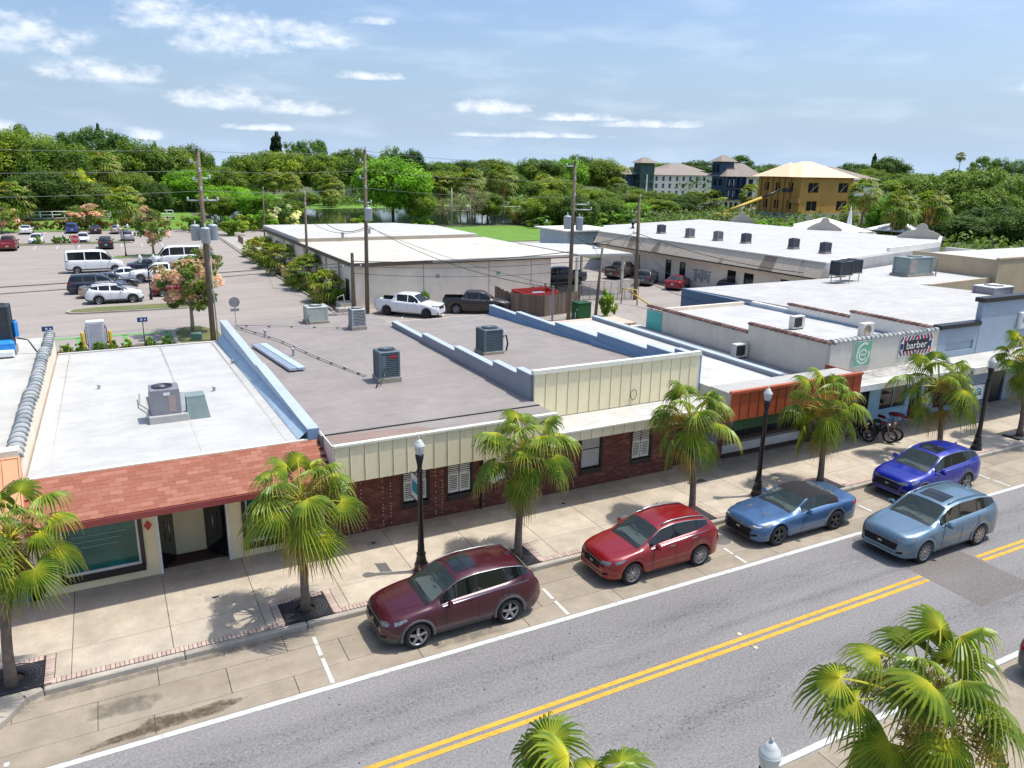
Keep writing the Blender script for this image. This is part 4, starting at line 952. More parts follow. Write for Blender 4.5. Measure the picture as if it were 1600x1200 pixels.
for a, b, z in ((166, 169, 7.2), (177.2, 180, 7.2), (177.4, 179.8, 2.6)): MB().add([(a, 147.95, z), (a+.2, 147.95, z), (b, 147.95, z+2), (b-.2, 147.95, z+2), (a, 147.99, z), (a+.2, 147.99, z), (b, 147.99, z+2), (b-.2, 147.99, z+2)], [(0,1,2,3), (4,7,6,5), (0,3,7,4), (1,5,6,2)]).build('brace', MT('pale lumber', (.6, .5, .36), .8), OS)
for k in range(6): MB().box(162.1, 151.2+k*2.1, 1.6, 162.45, 151.4+k*2.1, 10.8).build('stud', m_stud, OS)
MB().box(161.4, 147.4, 4.4, 162.4, 150.2, 5.4).build('scaffold_deck', m_stud, OS)
mb = MB(); hip(mb, 162.5, 148, 182.3, 164, 10.95, 15.0, .9); mb.build('roof', m_osbr, OS); mb = MB(); hip(mb, 162.3, 152, 174, 163.5, 10.97, 14.7, .9); mb.build('rear_roof', m_osbr, OS)
W2 = thing('grey_roofed_apartments', 'white apartment wing with grey hip roof standing behind the yellow sheathing', 'building', (200, 165, 0))
blk(W2, 192, 160, 207, 178, 0, 10.3, m_apt, [(194, 196, 6.5, 8.5), (200, 202, 6.5, 8.5)], [], m_wframe); mb = MB(); hip(mb, 188, 160, 207, 178, 10.35, 14.0, .9); mb.build('roof', m_shin, W2); mb = MB(); mb.box(191.8, 159.8, 0, 207.2, 159.99, 4); mb.build('block_base', m_block, W2)
BA = thing('navy_apartments', 'navy and white three storey apartment house with corner tower and arched ground floor', 'building', (180, 194, 0))
wy = [(a, a+1.2, z, z+2.6) for a in (175.6, 177.4, 179.3, 181.4) for z in (3.9, 7.2)]
blk(BA, 175, 190, 183.5, 196, 3.3, 10.5, m_navy, wy, [(a, a+1.6, z, z+2.2) for a in (191.2, 193.6) for z in (4.2, 7.6)], m_navy, m_glass, 'wall', 2, 1)
for a in (175.0, 176.95, 178.8, 180.8, 183.0): MB().box(a, 189.2, 3.3, a+.3, 189.96, 10.4).build('balcony_column', m_navy, BA)
for z in (3.3, 6.7):
    MB().box(174.9, 189.1, z, 183.4, 189.97, z+.25).build('balcony_floor', m_navy, BA)
    mb = MB(); mb.box(175, 189.1, z+1.15, 183.4, 189.16, z+1.22)
    for q in range(28): mb.box(175.1+q*.3, 189.11, z+.25, 175.16+q*.3, 189.15, z+1.15)
    tag(mb.build('balcony_rail', m_dark, BA), kind='stuff')
for a, z in ((176.5, 3.9), (178.4, 3.9), (178.4, 7.3), (176.6, 7.3)): MB().box(a, 189.75, z, a+.55, 189.95, z+2.4).build('curtain', m_wframe, BA)
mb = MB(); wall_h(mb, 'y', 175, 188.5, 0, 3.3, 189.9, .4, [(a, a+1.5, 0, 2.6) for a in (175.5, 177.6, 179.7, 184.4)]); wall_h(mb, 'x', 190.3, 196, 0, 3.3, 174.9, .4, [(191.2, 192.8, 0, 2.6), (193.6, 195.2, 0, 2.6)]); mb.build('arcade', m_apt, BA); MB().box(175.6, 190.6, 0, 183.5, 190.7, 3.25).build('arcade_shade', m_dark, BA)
blk(BA, 183.55, 190, 188.5, 197, 3.3, 10.5, m_apt, [(185, 187, 4.2, 6.4), (185, 187, 7.6, 9.8)], [], m_navy)
blk(BA, 174.9, 192.3, 180.4, 196.2, 10.5, 15.0, m_navy, [], [(192.8, 194.2, 11.6, 14.2), (194.5, 195.8, 11.6, 14.2)], m_navy)
mb = MB(); hip(mb, 174.9, 192.3, 180.4, 196.2, 15.05, 17.0, .9); mb.build('tower_roof', m_shin, BA); mb = MB(); hip(mb, 175.4, 190, 190, 198, 10.55, 14.6, 1.0); mb.build('roof', m_shin, BA)
GA = thing('green_tower_apartments', 'white apartment block with dark green corner tower and brown hip roofs', 'building', (220, 290, 0))
blk(GA, 209.6, 280, 217, 285, 0, 15.0, m_gtower, [(a, a+2.2, z, z+2.2) for a in (210.2, 214) for z in (4.6, 8, 11.6)], [(a, a+1.6, z, z+2.2) for a in (280.7, 282.9) for z in (4.6, 8, 11.6)], m_navy, m_gblue)
MB().box(212.8, 279.9, 0, 213.5, 279.98, 10.2).build('pilaster', m_apt, GA)
mb = MB(); hip(mb, 209.6, 280, 217, 285, 15.05, 17.4, 1.2); mb.build('tower_roof', m_shin, GA)
blk(GA, 217.05, 281, 251, 296, 0, 10.1, m_apt, [(a, a+1.5, z, z+2.1) for a in (218.5, 222.3, 226, 230, 233.7, 237.5, 241.5, 245.6) for z in (1.3, 4.4, 7.5)], [], m_wframe, m_gblue, 'wall', 1, 2)
mb = MB(); hip(mb, 217, 281, 252, 297, 10.15, 13.0, 1.0); mb.build('roof', m_shin, GA); mb = MB(); hip(mb, 199, 283, 209.5, 292, 10.2, 14.2, 1.0); mb.build('side_roof', m_shin, GA); mb = MB(); mb.box(199.6, 284, 0, 209.5, 291, 10.2); mb.build('side_wall', m_navy, GA); mb = MB(); hip(mb, 240, 300, 262, 315, 12, 15.4, 1.0); mb.build('rear_roof', m_shin, GA)
for i, (x, y, w, l) in enumerate(((108, 92.5, 11, 'wide white peaked tent roof below the yellow sheathed building'), (121, 88, 8, 'smaller white tent roof with blue side sheet beside the tall tent'))):
    T_ = thing('tent', l, 'tent', (x, y, 0)); mb = MB()
    mb.add([(x-w/2, y-w/2, 2.8), (x+w/2, y-w/2, 2.8), (x+w/2, y+w/2, 2.8), (x-w/2, y+w/2, 2.8), (x, y, 4.9-.6*i)], [(0,1,4), (1,2,4), (2,3,4), (3,0,4)]); mb.build('tent_top', MT('tent white', (.72, .72, .7), .7), T_)
    for sx in (-1, 1):
        for sy in (-1, 1): MB().tube([(x+sx*w/2.02, y+sy*w/2.02, 0), (x+sx*w/2.02, y+sy*w/2.02, 2.8)], .08).build('pole', m_wframe, T_)
    if i: MB().box(x-w/2, y-w/2-.05, .8, x+w/2, y-w/2, 2.7).build('side_sheet', MT('tarp blue', (.02, .1, .4), .6), T_)
    else: MB().lathe([(.45, 3.2), (.35, 4.6), (.08, 6.6), (0, 6.8)], (x+w*.34, y-2, 0), 10).build('folded_parasol', MT('tent white', (.72, .72, .7), .7), T_)
BL = thing('boom_lift', 'yellow telescopic boom lift reaching up to the bare sheathed building', 'boom lift', (140, 152, 0))
m_cy = MT('machine yellow', (.55, .38, .06), .5)
MB().cbox((140, 152, 1.2), (3.5, 2.2, 1.4), 0, .2).build('chassis', m_cy, BL); MB().tube([(140.5, 152, 2), (152, 151, 5.6)], .38, 8).build('boom', m_cy, BL); MB().tube([(152, 151, 5.6), (158.2, 150.4, 7.8)], .26, 8).build('boom_extension', m_dark, BL); MB().cbox((160, 150.2, 7.6), (2.2, 1.0, 1.1)).build('basket', m_dark, BL)
for sx in (-1.2, 1.2):
    for sy in (-1.1, 1.1): MB().lathe([(.0, -.2), (.6, -.2), (.6, .2), (0, .2)], (140+sx, 152+sy, .6), 14, axis='Y').build('wheel', m_dark, BL)
PH = thing('park_house', 'pale house with pitched roof glimpsed across the far lawn', 'house', (86, 300, 0)); blk(PH, 74, 296, 96, 308, 0, 5, m_apt, [(a, a+2, 1.5, 3.5) for a in (76, 81, 86, 91)], [], m_wframe); mb = MB(); hip(mb, 74, 296, 96, 308, 5.05, 8, .8); mb.build('roof', m_shin, PH)
def railing(label, x0, y0, x1, y1, h=1.1, n=8, zb=0.4, deck=2.0):
    R_ = thing('white_railing', label, 'railing', ((x0+x1)/2, (y0+y1)/2, zb)); l = math.hypot(x1-x0, y1-y0); ux, uy = (x1-x0)/l, (y1-y0)/l
    for i in range(n+1):
        x, y = x0+(x1-x0)*i/n, y0+(y1-y0)*i/n; MB().cbox((x, y, zb+h/2), (.2, .2, h)).build('post', m_wframe, R_); MB().cbox((x, y, zb/2-.2), (.25, .25, zb+.6)).build('pile', MT('pile wood', (.1, .08, .06), .9), R_)
    for k, z in enumerate((h, h*.5)): MB().tube([(x0, y0, zb+z), (x1, y1, zb+z)], .07, 4).build('rail', m_wframe, R_)
    if deck: mb = MB(); mb.wall((x0, y0), (x1, y1), zb-.25, zb, deck); mb.build('deck', MT('grey deck', (.28, .25, .22), .9), R_)
railing('white railed dock standing over the pond behind the bare grey tree', 77, 178, 84, 176, 1.3, 4, 1.6)
railing('long white railed boardwalk over the pond behind leaning palms', 94, 192, 124, 178, 1.3, 9, 1.8)
railing('white railed bridge seen through palms behind parked silver cars', 4, 184, 14, 184, 1.4, 8, .6)
railing('white railed walk under the dark oaks behind the small white cars', -28, 186, 2, 188, 1.3, 14, .5)

# ================================================================ ROOF MACHINES
m_acb = mat('weathered blue grey metal', (.12, .165, .19), .5, .3, var=.1); m_acg = mat('grey metal casing', (.24, .24, .26), .5, .3, var=.08); m_acl = mat('pale green grey casing', (.42, .46, .40), .5, .2, var=.06); m_acd = MT('dark coil', (.02, .024, .028), .6)
def condenser(label, x, y, z, w, d, h, m, cap=None, group='roof condensers', rz=0.0, base=.1, louv=True):
    o = thing('roof_condenser', label, 'air conditioner', (x, y, z), group, rz, local=True)
    MB().cbox((0, 0, base/2), (w*1.12, d*1.1, base), 0, .01).build('base', MT('timber block', (.3, .27, .22), .9), o)
    c = MB(); c.cbox((0, 0, base+h/2), (w*.94, d*.94, h-.04)); core = c.build('coil', m_acd, o)
    mb = MB()
    for sx in (-1, 1):
        for sy in (-1, 1): mb.cbox((sx*w*.46, sy*d*.46, base+h/2), (w*.09, d*.09, h))
    mb.cbox((0, 0, base+.03), (w*.99, d*.99, .06)); mb.build('frame', m, o)
    lv = MB()
    if louv:
        k = int(h/.075); s = h/k
        for i in range(k):
            zz = base+s*(i+.5)
            for sy in (-1, 1): lv.cbox((0, sy*d*.475, zz), (w*.84, .02, s*.5))
            for sx in (-1, 1): lv.cbox((sx*w*.475, 0, zz), (.02, d*.84, s*.5))
        tag(lv.build('louvre', m, o), kind='stuff')
    else: MB().cbox((0, 0, base+h/2), (w*.97, d*.97, h*.98), 0, .02).build('casing', m, o)
    top = MB(); top.cbox((0, 0, base+h+.03), (w, d, .06), 0, .025); top.build('top_plate', cap or m, o)
    r = min(w, d)*.4; f = MB(); f.lathe([(r, base+h+.055), (r, base+h+.1), (r*.93, base+h+.1), (r*.9, base+h+.066), (.001, base+h+.066)], n=20, m=0); g = f.build('fan_ring', m_acd, o)
    q = MB()
    for i in range(9):
        rr = r*(.15+.09*i); q.lathe([(rr, base+h+.088), (rr+.012, base+h+.094)], n=18)
    for i in range(8): a = PI*i/8; q.tube([(-r*math.cos(a), -r*math.sin(a), base+h+.092), (r*math.cos(a), r*math.sin(a), base+h+.092)], .007, 3)
    tag(q.build('fan_guard', cap or m, g), kind='stuff'); MB().lathe([(.0, base+h+.1), (r*.2, base+h+.1), (r*.2, base+h+.085)], n=10).build('fan_hub', m, g)
    return o
c1 = condenser('upright blue grey condenser with red badge on timber feet, middle of brown roof', 9.3, 28.1, 3.86, .82, .82, .98, m_acb, base=.2)
MB().cbox((.16, -.405, 1.02), (.3, .012, .1)).build('badge', MT('badge red', (.4, .02, .02), .4), c1); MB().cbox((-.24, -.402, .75), (.16, .02, .7)).build('access_panel', m_acb, c1); MB().tube([(-.2, -.45, .6), (-.32, -.62, .3), (-.6, -.78, .22), (-.75, -.95, .04)], .03).build('hose', m_dark, c1)
c2 = condenser('upright blue grey condenser with looped black hose on the second brown roof', 15.4, 31.4, 3.66, .95, .95, .98, m_acb, base=.16); MB().tube([(.48, -.1, .4), (.66, -.1, .75), (.82, -.1, .8), (.9, -.12, .4), (.8, -.15, .06)], .04).build('hose', m_dark, c2)
c3 = condenser('pale worn condenser with long thin pipe at the back of brown roof', 11.25, 38.6, 3.78, .72, .72, .85, MT('pale galvanised', (.42, .43, .44), .45, .4), base=.18)
c4 = condenser('squat pale green condenser at the back edge of brown roof', 9.75, 41.3, 3.76, 1.1, .9, .72, m_acl, louv=False, base=.12)
MB().tube([(-.5, -.5, .5), (-.56, -.56, .3), (-.5, -.6, .05)], .03).build('hose', m_dark, c4)
def pipe(label, pts, r=.022, m=None, blocks=0):
    o = thing('roof_pipe', label, 'pipe', pts[0], 'pipes along the brown roof')
    MB().tube(pts, r, 5).build('run', m or MT('pipe pale', (.4, .36, .32), .6), o)
    for k in range(blocks):
        t_ = (k+.5)/blocks*(len(pts)-1); i = int(t_); a, b = Vector(pts[i]), Vector(pts[i+1]); p = a.lerp(b, t_-i); MB().cbox((p.x, p.y, p.z-.03), (.12, .08, .05)).build('block', m_dark, o)
    return o
pipe('long thin pipe crossing brown roof from the parapet to the badged condenser', [(5.6, 41.4, 3.86), (7.0, 36.8, 3.9), (7.8, 32.5, 3.92), (8.7, 28.9, 3.93)], .03, None, 10)
pipe('thin pipe along brown roof back edge to the pale worn condenser', [(5.6, 41.6, 3.86), (8.2, 40.2, 3.86), (10.8, 38.6, 3.88)], .018, None, 5)
PU = thing('package_unit', 'grey packaged air conditioner on white curb in the middle of white roof', 'air conditioner', (1.25, 27.6, 3.4))
z0 = zb(0, 27.6)
MB().cbox((1.3, 27.55, z0+.13), (1.22, .95, .3), 0, .02).build('curb', m_wroof, PU); MB().cbox((1.25, 27.6, z0+.72), (.92, .85, .88), 0, .02).build('casing', m_acg, PU)
f = MB().lathe([(.33, z0+1.165), (.33, z0+1.2), (.3, z0+1.2), (.29, z0+1.168), (.001, z0+1.168)], (1.2, 27.62, 0), 24).build('fan_ring', m_acd, PU); MB().lathe([(0, z0+1.19), (.1, z0+1.19), (.1, z0+1.17)], (1.2, 27.62, 0), 12).build('fan_hub', m_acg, f)
MB().box(1.34, 27.168, z0+.38, 1.56, 27.174, z0+.95).build('faded_panel', MT('faded pinkish panel', (.36, .27, .25), .6), PU); MB().box(1.2, 27.166, z0+.95, 1.4, 27.173, z0+1.05).build('rating_plate', m_wframe, PU)
PL_ = thing('duct_plenum', 'green grey sheet metal duct box beside the packaged unit on white roof', 'duct', (2.2, 27.5, 3.4))
mb = MB(); mb.add([(1.86, 27.1, z0-.02), (2.62, 27.1, z0-.02), (2.62, 27.95, z0-.02), (1.86, 27.95, z0-.02), (1.9, 27.25, z0+.72), (2.5, 27.25, z0+.72), (2.5, 27.85, z0+.72), (1.9, 27.85, z0+.72), (1.9, 27.25, z0+.8), (2.5, 27.25, z0+.8), (2.5, 27.85, z0+.8), (1.9, 27.85, z0+.8)], [(0,1,5,4), (1,2,6,5), (2,3,7,6), (3,0,4,7), (4,5,9,8), (5,6,10,9), (6,7,11,10), (7,4,8,11), (8,9,10,11)]); mb.build('duct', mat('green grey sheet metal', (.235, .30, .285), .5, .3, var=.15), PL_)
MB().box(1.715, 27.25, z0+.3, 1.86, 27.8, z0+1.02).build('collar', m_wframe, PL_)
o = thing('roof_cricket', 'low white wedge with grey side standing behind the packaged unit', 'roof wedge', (1.3, 30.5, 3.4)); MB().add([(.95, 28.5, z0-.06), (1.7, 29.0, z0-.06), (.85, 31.2, z0-.15), (.95, 28.5, z0+.42), (.85, 31.2, z0+.1), (1.1, 28.5, z0+.42)], [(3, 5, 4), (3, 4, 2, 0), (5, 1, 2, 4), (0, 1, 5, 3)]).build('wedge', m_wroof, o)
pipe('thin bent condensate pipe on white roof beside the packaged unit', [(.55, 30.9, z0+.1), (.5, 29.6, z0+.05), (.75, 28.6, z0+.1), (.8, 28.1, z0+.4)], .025, MT('pipe brown', (.3, .26, .22), .6))
tg = condenser('tall dark louvred condenser with blue tarp on the peach shop roof', -4.35, 38.6, 3.95, .95, .9, 1.75, MT('charcoal metal', (.04, .05, .06), .5), base=.3)
MB().cbox((.56, .1, 1.05), (.2, .4, .7), 0, .1).build('tarp', MT('tarp bright blue', (.01, .22, .6), .5), tg); MB().cbox((-.1, -.62, .45), (1.25, .5, .45), 0, .1).build('tarp_skirt', MT('tarp bright blue', (.01, .22, .6), .5), tg); MB().cbox((-.1, -.95, .2), (1.2, .35, .25), 0, .05).build('cover', m_wframe, tg); MB().tube([(.6, -.3, .7), (1.0, -.4, .6), (1.3, -.6, .05)], .03).build('hose', m_dark, tg)
def minisplit(label, x, y, z, rz, front):
    o = thing('mini_split_unit', label, 'air conditioner', (x, y, z), 'cream split air conditioners', rz, local=True)
    MB().cbox((0, 0, .4), (.86, .34, .68), 0, .025).build('casing', MT('cream casing', (.58, .56, .49), .5), o)
    s = 1 if front else 1
    MB().lathe([(.0, -.174), (.25, -.174), (.25, -.19), (.27, -.19), (.27, -.172)], (-.1, 0, .4), 20, axis='Y').build('fan_grille', MT('tan grille', (.25, .22, .17), .6) if front else m_acd, o)
    if not front: MB().cbox((-.08, -.176, .42), (.56, .012, .5)).build('coil', m_acd, o)
    q = MB()
    for i in range(8): q.cbox((.433, 0, .14+i*.07), (.006, .26, .035))
    tag(q.build('side_slots', m_acd, o), kind='stuff')
    for sx in (-.3, .3): MB().cbox((sx, 0, .03), (.06, .36, .06)).build('foot', m_acd, o)
    return o
minisplit('cream split unit with round fan behind the tiled front parapet', 34.3, 25.9, 3.9, 0, True)
minisplit('cream split unit with dark coil in the middle of the barber roof', 32.6, 28.9, 3.88, 0, False)
minisplit('cream split unit low against the beige side wall beside the dingy roof', 27.75, 28.0, 2.97, 0, False)
for i, (x, y, l) in enumerate(((61.0, 76.6, 'first small roof condenser from the far end of office roof'), (60.6, 70.8, 'second small roof condenser from the far end, pale sided'), (61.0, 66.5, 'third small roof condenser along the office roof'), (61.9, 63.1, 'fourth small roof condenser along office roof, above the dark car'), (62.2, 56.7, 'fifth small roof condenser along the office roof'), (61.8, 52.4, 'small roof condenser by the white parapet of office roof'))):
    condenser(l, x, y, 4.52, .78, .78, .8, MT('navy grey casing', (.07, .08, .11), .5) if i not in (1, 2) else m_acg, group='condensers in a row on the office roof', base=.2, louv=True)
pipe('low vent hood and pipe at the far end of office roof', [(62.5, 84.5, 4.53), (62.5, 84.5, 5.3), (62.8, 84.8, 5.6)], .3, m_acd)
for i, (x, y) in enumerate(((49.2, 40.0), (51.0, 40.6))):
    c = condenser('black condenser on tall legs at roof edge, '+('taller pipe side' if i else 'first of the pair'), x, y, 4.6, 1.35, 1.0, .95, MT('charcoal metal', (.03, .033, .037), .5), group='black condensers raised on legs', base=.05)
    for sx in (-.5, .5):
        for sy in (-.4, .4): MB().tube([(sx, sy, -.62), (sx, sy, 0)], .035, 5).build('leg', m_acl, c)
o = condenser('big grey green rooftop unit with bent pipe on the annex roof', 62.3, 43.3, 3.55, 3.2, 1.6, 1.35, mat('green grey sheet metal', (.24, .29, .28), .5, .3, var=.12), louv=False, base=.2)
MB().box(-1.55, -.83, .35, -.8, -.8, 1.45).build('end_panel', MT('faded pinkish panel', (.3, .26, .26), .6), o); MB().tube([(1.5, -1.2, 0), (1.5, -1.2, 1.5), (1.3, -1.0, 1.5)], .06).build('pipe', m_acg, o)
o = condenser('flat grey fan unit on roof behind the tall blue grey wall', 54.0, 31.3, 3.9, 2.2, 1.5, .7, m_acg, cap=m_wframe, louv=False)

# ================================================================ STREET FURNITURE
m_blk = mat('lamp post black', (.010, .010, .012), .35, var=.1); t = NT('frosted lamp glass'); t.col((.66, .68, .66)); t.set(Roughness=.25, Transmission_Weight=.25); m_globe = t.m
def street_lamp(label, x, y, sign=0, z=.15, h=4.2):
    o = thing('street_lamp', label, 'street lamp', (x, y, z), 'black lamp posts along the street', local=True)
    MB().lathe([(.24, 0), (.24, .1), (.2, .14), (.2, .22), (.22, .24), (.17, .34), (.13, .55), (.15, .6), (.11, .66), (.1, .9)], n=14).build('base', m_blk, o)
    MB().lathe([(.095, .9), (.075, 3.2), (.095, 3.22), (.095, 3.3), (.07, 3.34), (.075, 3.46), (.12, 3.68), (.13, 3.78), (.08, 3.8)], n=12).build('pole', m_blk, o)
    g = MB().lathe([(.095, 3.79), (.12, 3.86), (.152, 4.0), (.158, 4.06), (.135, 4.12), (.105, 4.15), (.095, 4.18), (.05, 4.24), (.0, 4.26)], n=16).build('globe', m_globe, o); MB().lathe([(.16, 4.05), (.168, 4.065), (.158, 4.08)], n=16).build('globe_ring', m_wframe, g)
    MB().lathe([(.02, 4.25), (.035, 4.28), (.016, 4.32), (0, 4.35)], n=8).build('finial', m_globe, o)
    if sign:
        mb = MB(); mb.tube([(0, 0, 2.98), (-.0, .72, 2.98)] if sign == 1 else [(0, 0, 3.1), (-.95, .1, 3.1)], .02); mb.tube([(0, 0, 2.2), (0, .72, 2.2)] if sign == 1 else [(0, 0, 2.35), (-.95, .1, 2.35)], .02); mb.build('bracket', m_blk, o)
        ts = MT('teal print', (.02, .28, .33), .5); nv = MT('navy print', (.02, .06, .12), .5)
        if sign == 1:
            s = MB().box(-.012, .12, 2.24, .012, .7, 2.94).build('banner', m_wframe, o)
            for q in (-1, 1): MB().box(q*.0135, .2, 2.42, q*.0165, .62, 2.78).build('emblem', ts, s)
        else:
            s = MB().box(-.92, .085, 2.38, -.12, .11, 3.07).build('banner', m_wframe, o)
            arc(-.52, 2.68, 0, .24, 0, 180, .08, s, ts, 'emblem'); arc(-.52, 2.72, .08, .13, 20, 160, .077, s, m_wframe, 'emblem'); MB().box(-.78, .076, 2.58, -.26, .08, 2.66).build('lettering', nv, s)
    return o
street_lamp('black lamp post with white acorn globe and small banner by maroon car', 7.45, 19.75, 1)
street_lamp('black lamp post with acorn globe beside blue convertible', 20.95, 19.5)
street_lamp('black lamp post with flat topped globe and square teal banner', 33.75, 19.0, 2)
street_lamp('black lamp post at the bottom of the picture, only its acorn globe in view', 7.43, 6.16)
def lot_lamp(label, x, y, h=4.2, twin=False):
    o = thing('park_lamp', label, 'lamp post', (x, y, 0), 'lamp posts in car park and park', local=True)
    MB().lathe([(.14, 0), (.1, .5), (.06, .7), (.05, h-.5)], n=8).build('pole', m_blk, o)
    for s in ((-.55, .55) if twin else (0,)):
        if s: MB().tube([(0, 0, h-.7), (s*.8, 0, h-.7), (s, 0, h-.55)], .04, 5).build('arm', m_blk, o)
        MB().lathe([(.1, h-.55), (.16, h-.4), (.2, h-.1), (.1, h+.05), (0, h+.16)], (s, 0, 0), 10).build('globe', m_globe, o)
lot_lamp('twin globed lamp post on grass island behind the white van', 2.4, 112.3, 4.1, True)
lot_lamp('twin headed dark lamp post beside the white parked utility car', 3.25, 76.2, 3.9, True)
lot_lamp('single lamp post by hedge under dark oaks behind white coupe', -12.4, 189, 4.6)
lot_lamp('single lamp post between palms behind the blue parked car', .7, 192, 3.8)
lot_lamp('single lamp post beyond white warehouse roof on the green lawn edge', 70.2, 120.5, 3.2)
lot_lamp('single lamp post behind office roof vent among dark trees', 102, 138.5, 3.6)
def sign_post(name, label, x, y, h, face, cat='sign', back=False, w=.3):
    o = thing(name, label, cat, (x, y, 0), local=True); MB().tube([(0, 0, 0), (0, 0, h+.1)], .03, 6).build('post', m_dark if not back else MT('galvanised', (.45, .5, .55), .4, .6), o); return o
o = sign_post('stop_sign', 'red octagonal stop sign on post in the car park', -3.33, 118.2, 2.0, None)
def octa(r, y, z, m, name, par, d=.02): mb = MB(); mb.lathe([(0, y), (r, y), (r, y+d), (0, y+d)], (0, 0, z), 8, axis='Y', smooth=False); q = mb.build(name, m, par); return q
octa(.62, -.07, 1.95, m_wframe, 'plate', o); octa(.56, -.082, 1.95, MT('stop red', (.5, .02, .03), .5), 'face', o); text('STOP', .46, (0, -.09, 1.95), m_wframe, o)
o = sign_post('stop_sign', 'grey back of octagonal stop sign behind the blue parapet', 8.35, 61.5, 1.9, None, back=True); octa(.42, -.05, 1.75, MT('sign back grey', (.28, .29, .31), .5, .4), 'plate', o); MB().box(-.32, -.05, 1.05, .32, -.03, 1.27).build('lower_plate', MT('sign back grey', (.28, .29, .31), .5, .4), o)
for x, y, l in ((1.66, 54.5, 'small blue charging sign on dark post on the tree side of the charger'), (-3.6, 53.5, 'small blue charging sign at the end of the tile parapet')):
    o = sign_post('charging_sign', l, x, y, 2.2, None); MB().box(-.3, -.05, 2.0, .3, -.03, 2.3).build('plate', MT('sign blue', (.02, .07, .22), .5), o); MB().box(-.12, -.056, 2.08, .0, -.051, 2.22).build('symbol', m_wframe, o); MB().box(.1, -.056, 2.1, .2, -.051, 2.2).build('symbol', m_wframe, o)
o = thing('charging_station', 'white upright car charging cabinet with black hoses behind the white roof', 'charging station', (-1.1, 56.4, 0), local=True)
MB().cbox((0, 0, .98), (1.1, .6, 1.96), 0, .06).build('cabinet', mat('charger white', (.66, .66, .67), .4, var=.03), o); MB().cbox((0, -.305, 1.0), (.7, .02, 1.6)).build('panel', MT('panel grey', (.52, .52, .55), .5), o)
for s in (-1, 1): MB().tube([(s*.5, -.2, 1.8), (s*.62, -.3, 1.4), (s*.62, -.3, .5), (s*.5, -.25, .3)], .035).build('hose', m_dark, o)
for s in (-1, 1):
    tag(MB().lathe([(.11, 0), (.11, 1.2), (.08, 1.28), (0, 1.3)], (-1.1+s*.8, 56.1, 0), 10).build('bollard', MT('bollard yellow', (.62, .40, .02), .5)), f'yellow bollard on the {"blue sign" if s > 0 else "tile parapet"} side of the white charger', 'bollard', 'yellow bollards')
tag(MB().cbox((5.0, 56.4, .3), (.7, .5, .65), 0, .05).build('utility_box', MT('utility green', (.10, .2, .14), .5)), 'low green utility box on grass beside the transformer pole', 'utility box')
k = 0
for y in (83.2, 84.3, 85.4, 86.6, 70.4, 71.4, 72.4):
    o = tag(MB().cbox((16.95+.12*(k % 2), y, .62), (.3, .3, 1.35), 0, .03).build('timber_bollard', MT('yellow timber', (.5, .36, .13), .8)), f'yellow timber post, {("first", "second", "third", "fourth")[k % 4]} of the {"four by the tall warehouse palms" if k < 4 else "three by the first warehouse palm"}', 'bollard', 'yellow timber posts along the alley bed'); k += 1
for y in (108, 110, 112, 125, 127, 129): tag(MB().cbox((18.0+(y-108)*.05, y, .5), (.35, .35, 1.1), 0, .03).build('timber_bollard', MT('old timber', (.13, .10, .08), .9)), f'dark timber post by the pale path {("near its start","second along","third along","beyond the gap","before the far kerb","at the street corner")[[108,110,112,125,127,129].index(y)]}', 'bollard', 'dark timber posts by the path')
# plank fence round the bins
FN = thing('plank_fence', 'weathered brown plank enclosure standing against the beige warehouse wall', 'fence', (32.2, 56, 0))
t = NT('weathered plank'); gi = t.n('ShaderNodeNewGeometry').outputs['Random Per Island']; oi = t.n('ShaderNodeObjectInfo').outputs['Random']; v = t.coord('Position', (6, 6, .6)); t.col(t.mix(t.ramp(t.noise(v, 2, 4), .3, .7), t.mix(oi, (.10, .07, .05), (.20, .15, .11)), t.mix(oi, (.16, .12, .09), (.26, .2, .155)))); t.set(Roughness=.95); m_plank = t.m
pl_me = MB().box(-.085, -.012, 0, .085, .012, 1.75).mesh('plank', m_plank)
def planks(p, q):
    l = math.hypot(q[0]-p[0], q[1]-p[1]); n = int(l/.18); rz = math.atan2(q[1]-p[1], q[0]-p[0])
    for i in range(n): t_ = (i+.5)/n; inst('plank', pl_me, FN, (p[0]+(q[0]-p[0])*t_, p[1]+(q[1]-p[1])*t_, random.uniform(-.04, .02)), (0, 0, rz), (1, 1, random.uniform(.96, 1.03)))
FP = [(30.3, 57.6), (32.2, 55.2), (36.3, 56.2), (35.6, 61)]
planks(FP[0], FP[1]); planks(FP[1], FP[2]); planks((33.6, 60.2), (35.7, 59.6)); planks(FP[0], (30.9, 62))
for x, y in FP: MB().cbox((x, y, .9), (.14, .14, 1.9)).build('post', m_plank, FN)
o = thing('red_skip', 'open red waste skip inside the plank enclosure', 'dumpster', (33, 58.7, 0)); mb = MB(); wall_h(mb, 'y', 31.4, 35, .2, 1.6, 57.6, .08); wall_h(mb, 'y', 31.4, 35, .2, 1.75, 59.6, .08); mb.box(31.4, 57.68, .2, 31.48, 59.6, 1.7); mb.box(34.92, 57.68, .2, 35, 59.6, 1.7); mb.box(31.48, 57.68, .2, 34.92, 59.6, .3); mb.build('bin', MT('skip red', (.45, .05, .035), .6), o); MB().cbox((33.5, 58.6, 1.2), (1.4, .9, .6), 0, .2).build('rubbish_bag', MT('bag grey blue', (.2, .25, .32), .6), o)
for sx in (31.9, 34.4): MB().box(sx-.1, 57.9, 0, sx+.1, 58.2, .2).build('foot', m_dark, o)
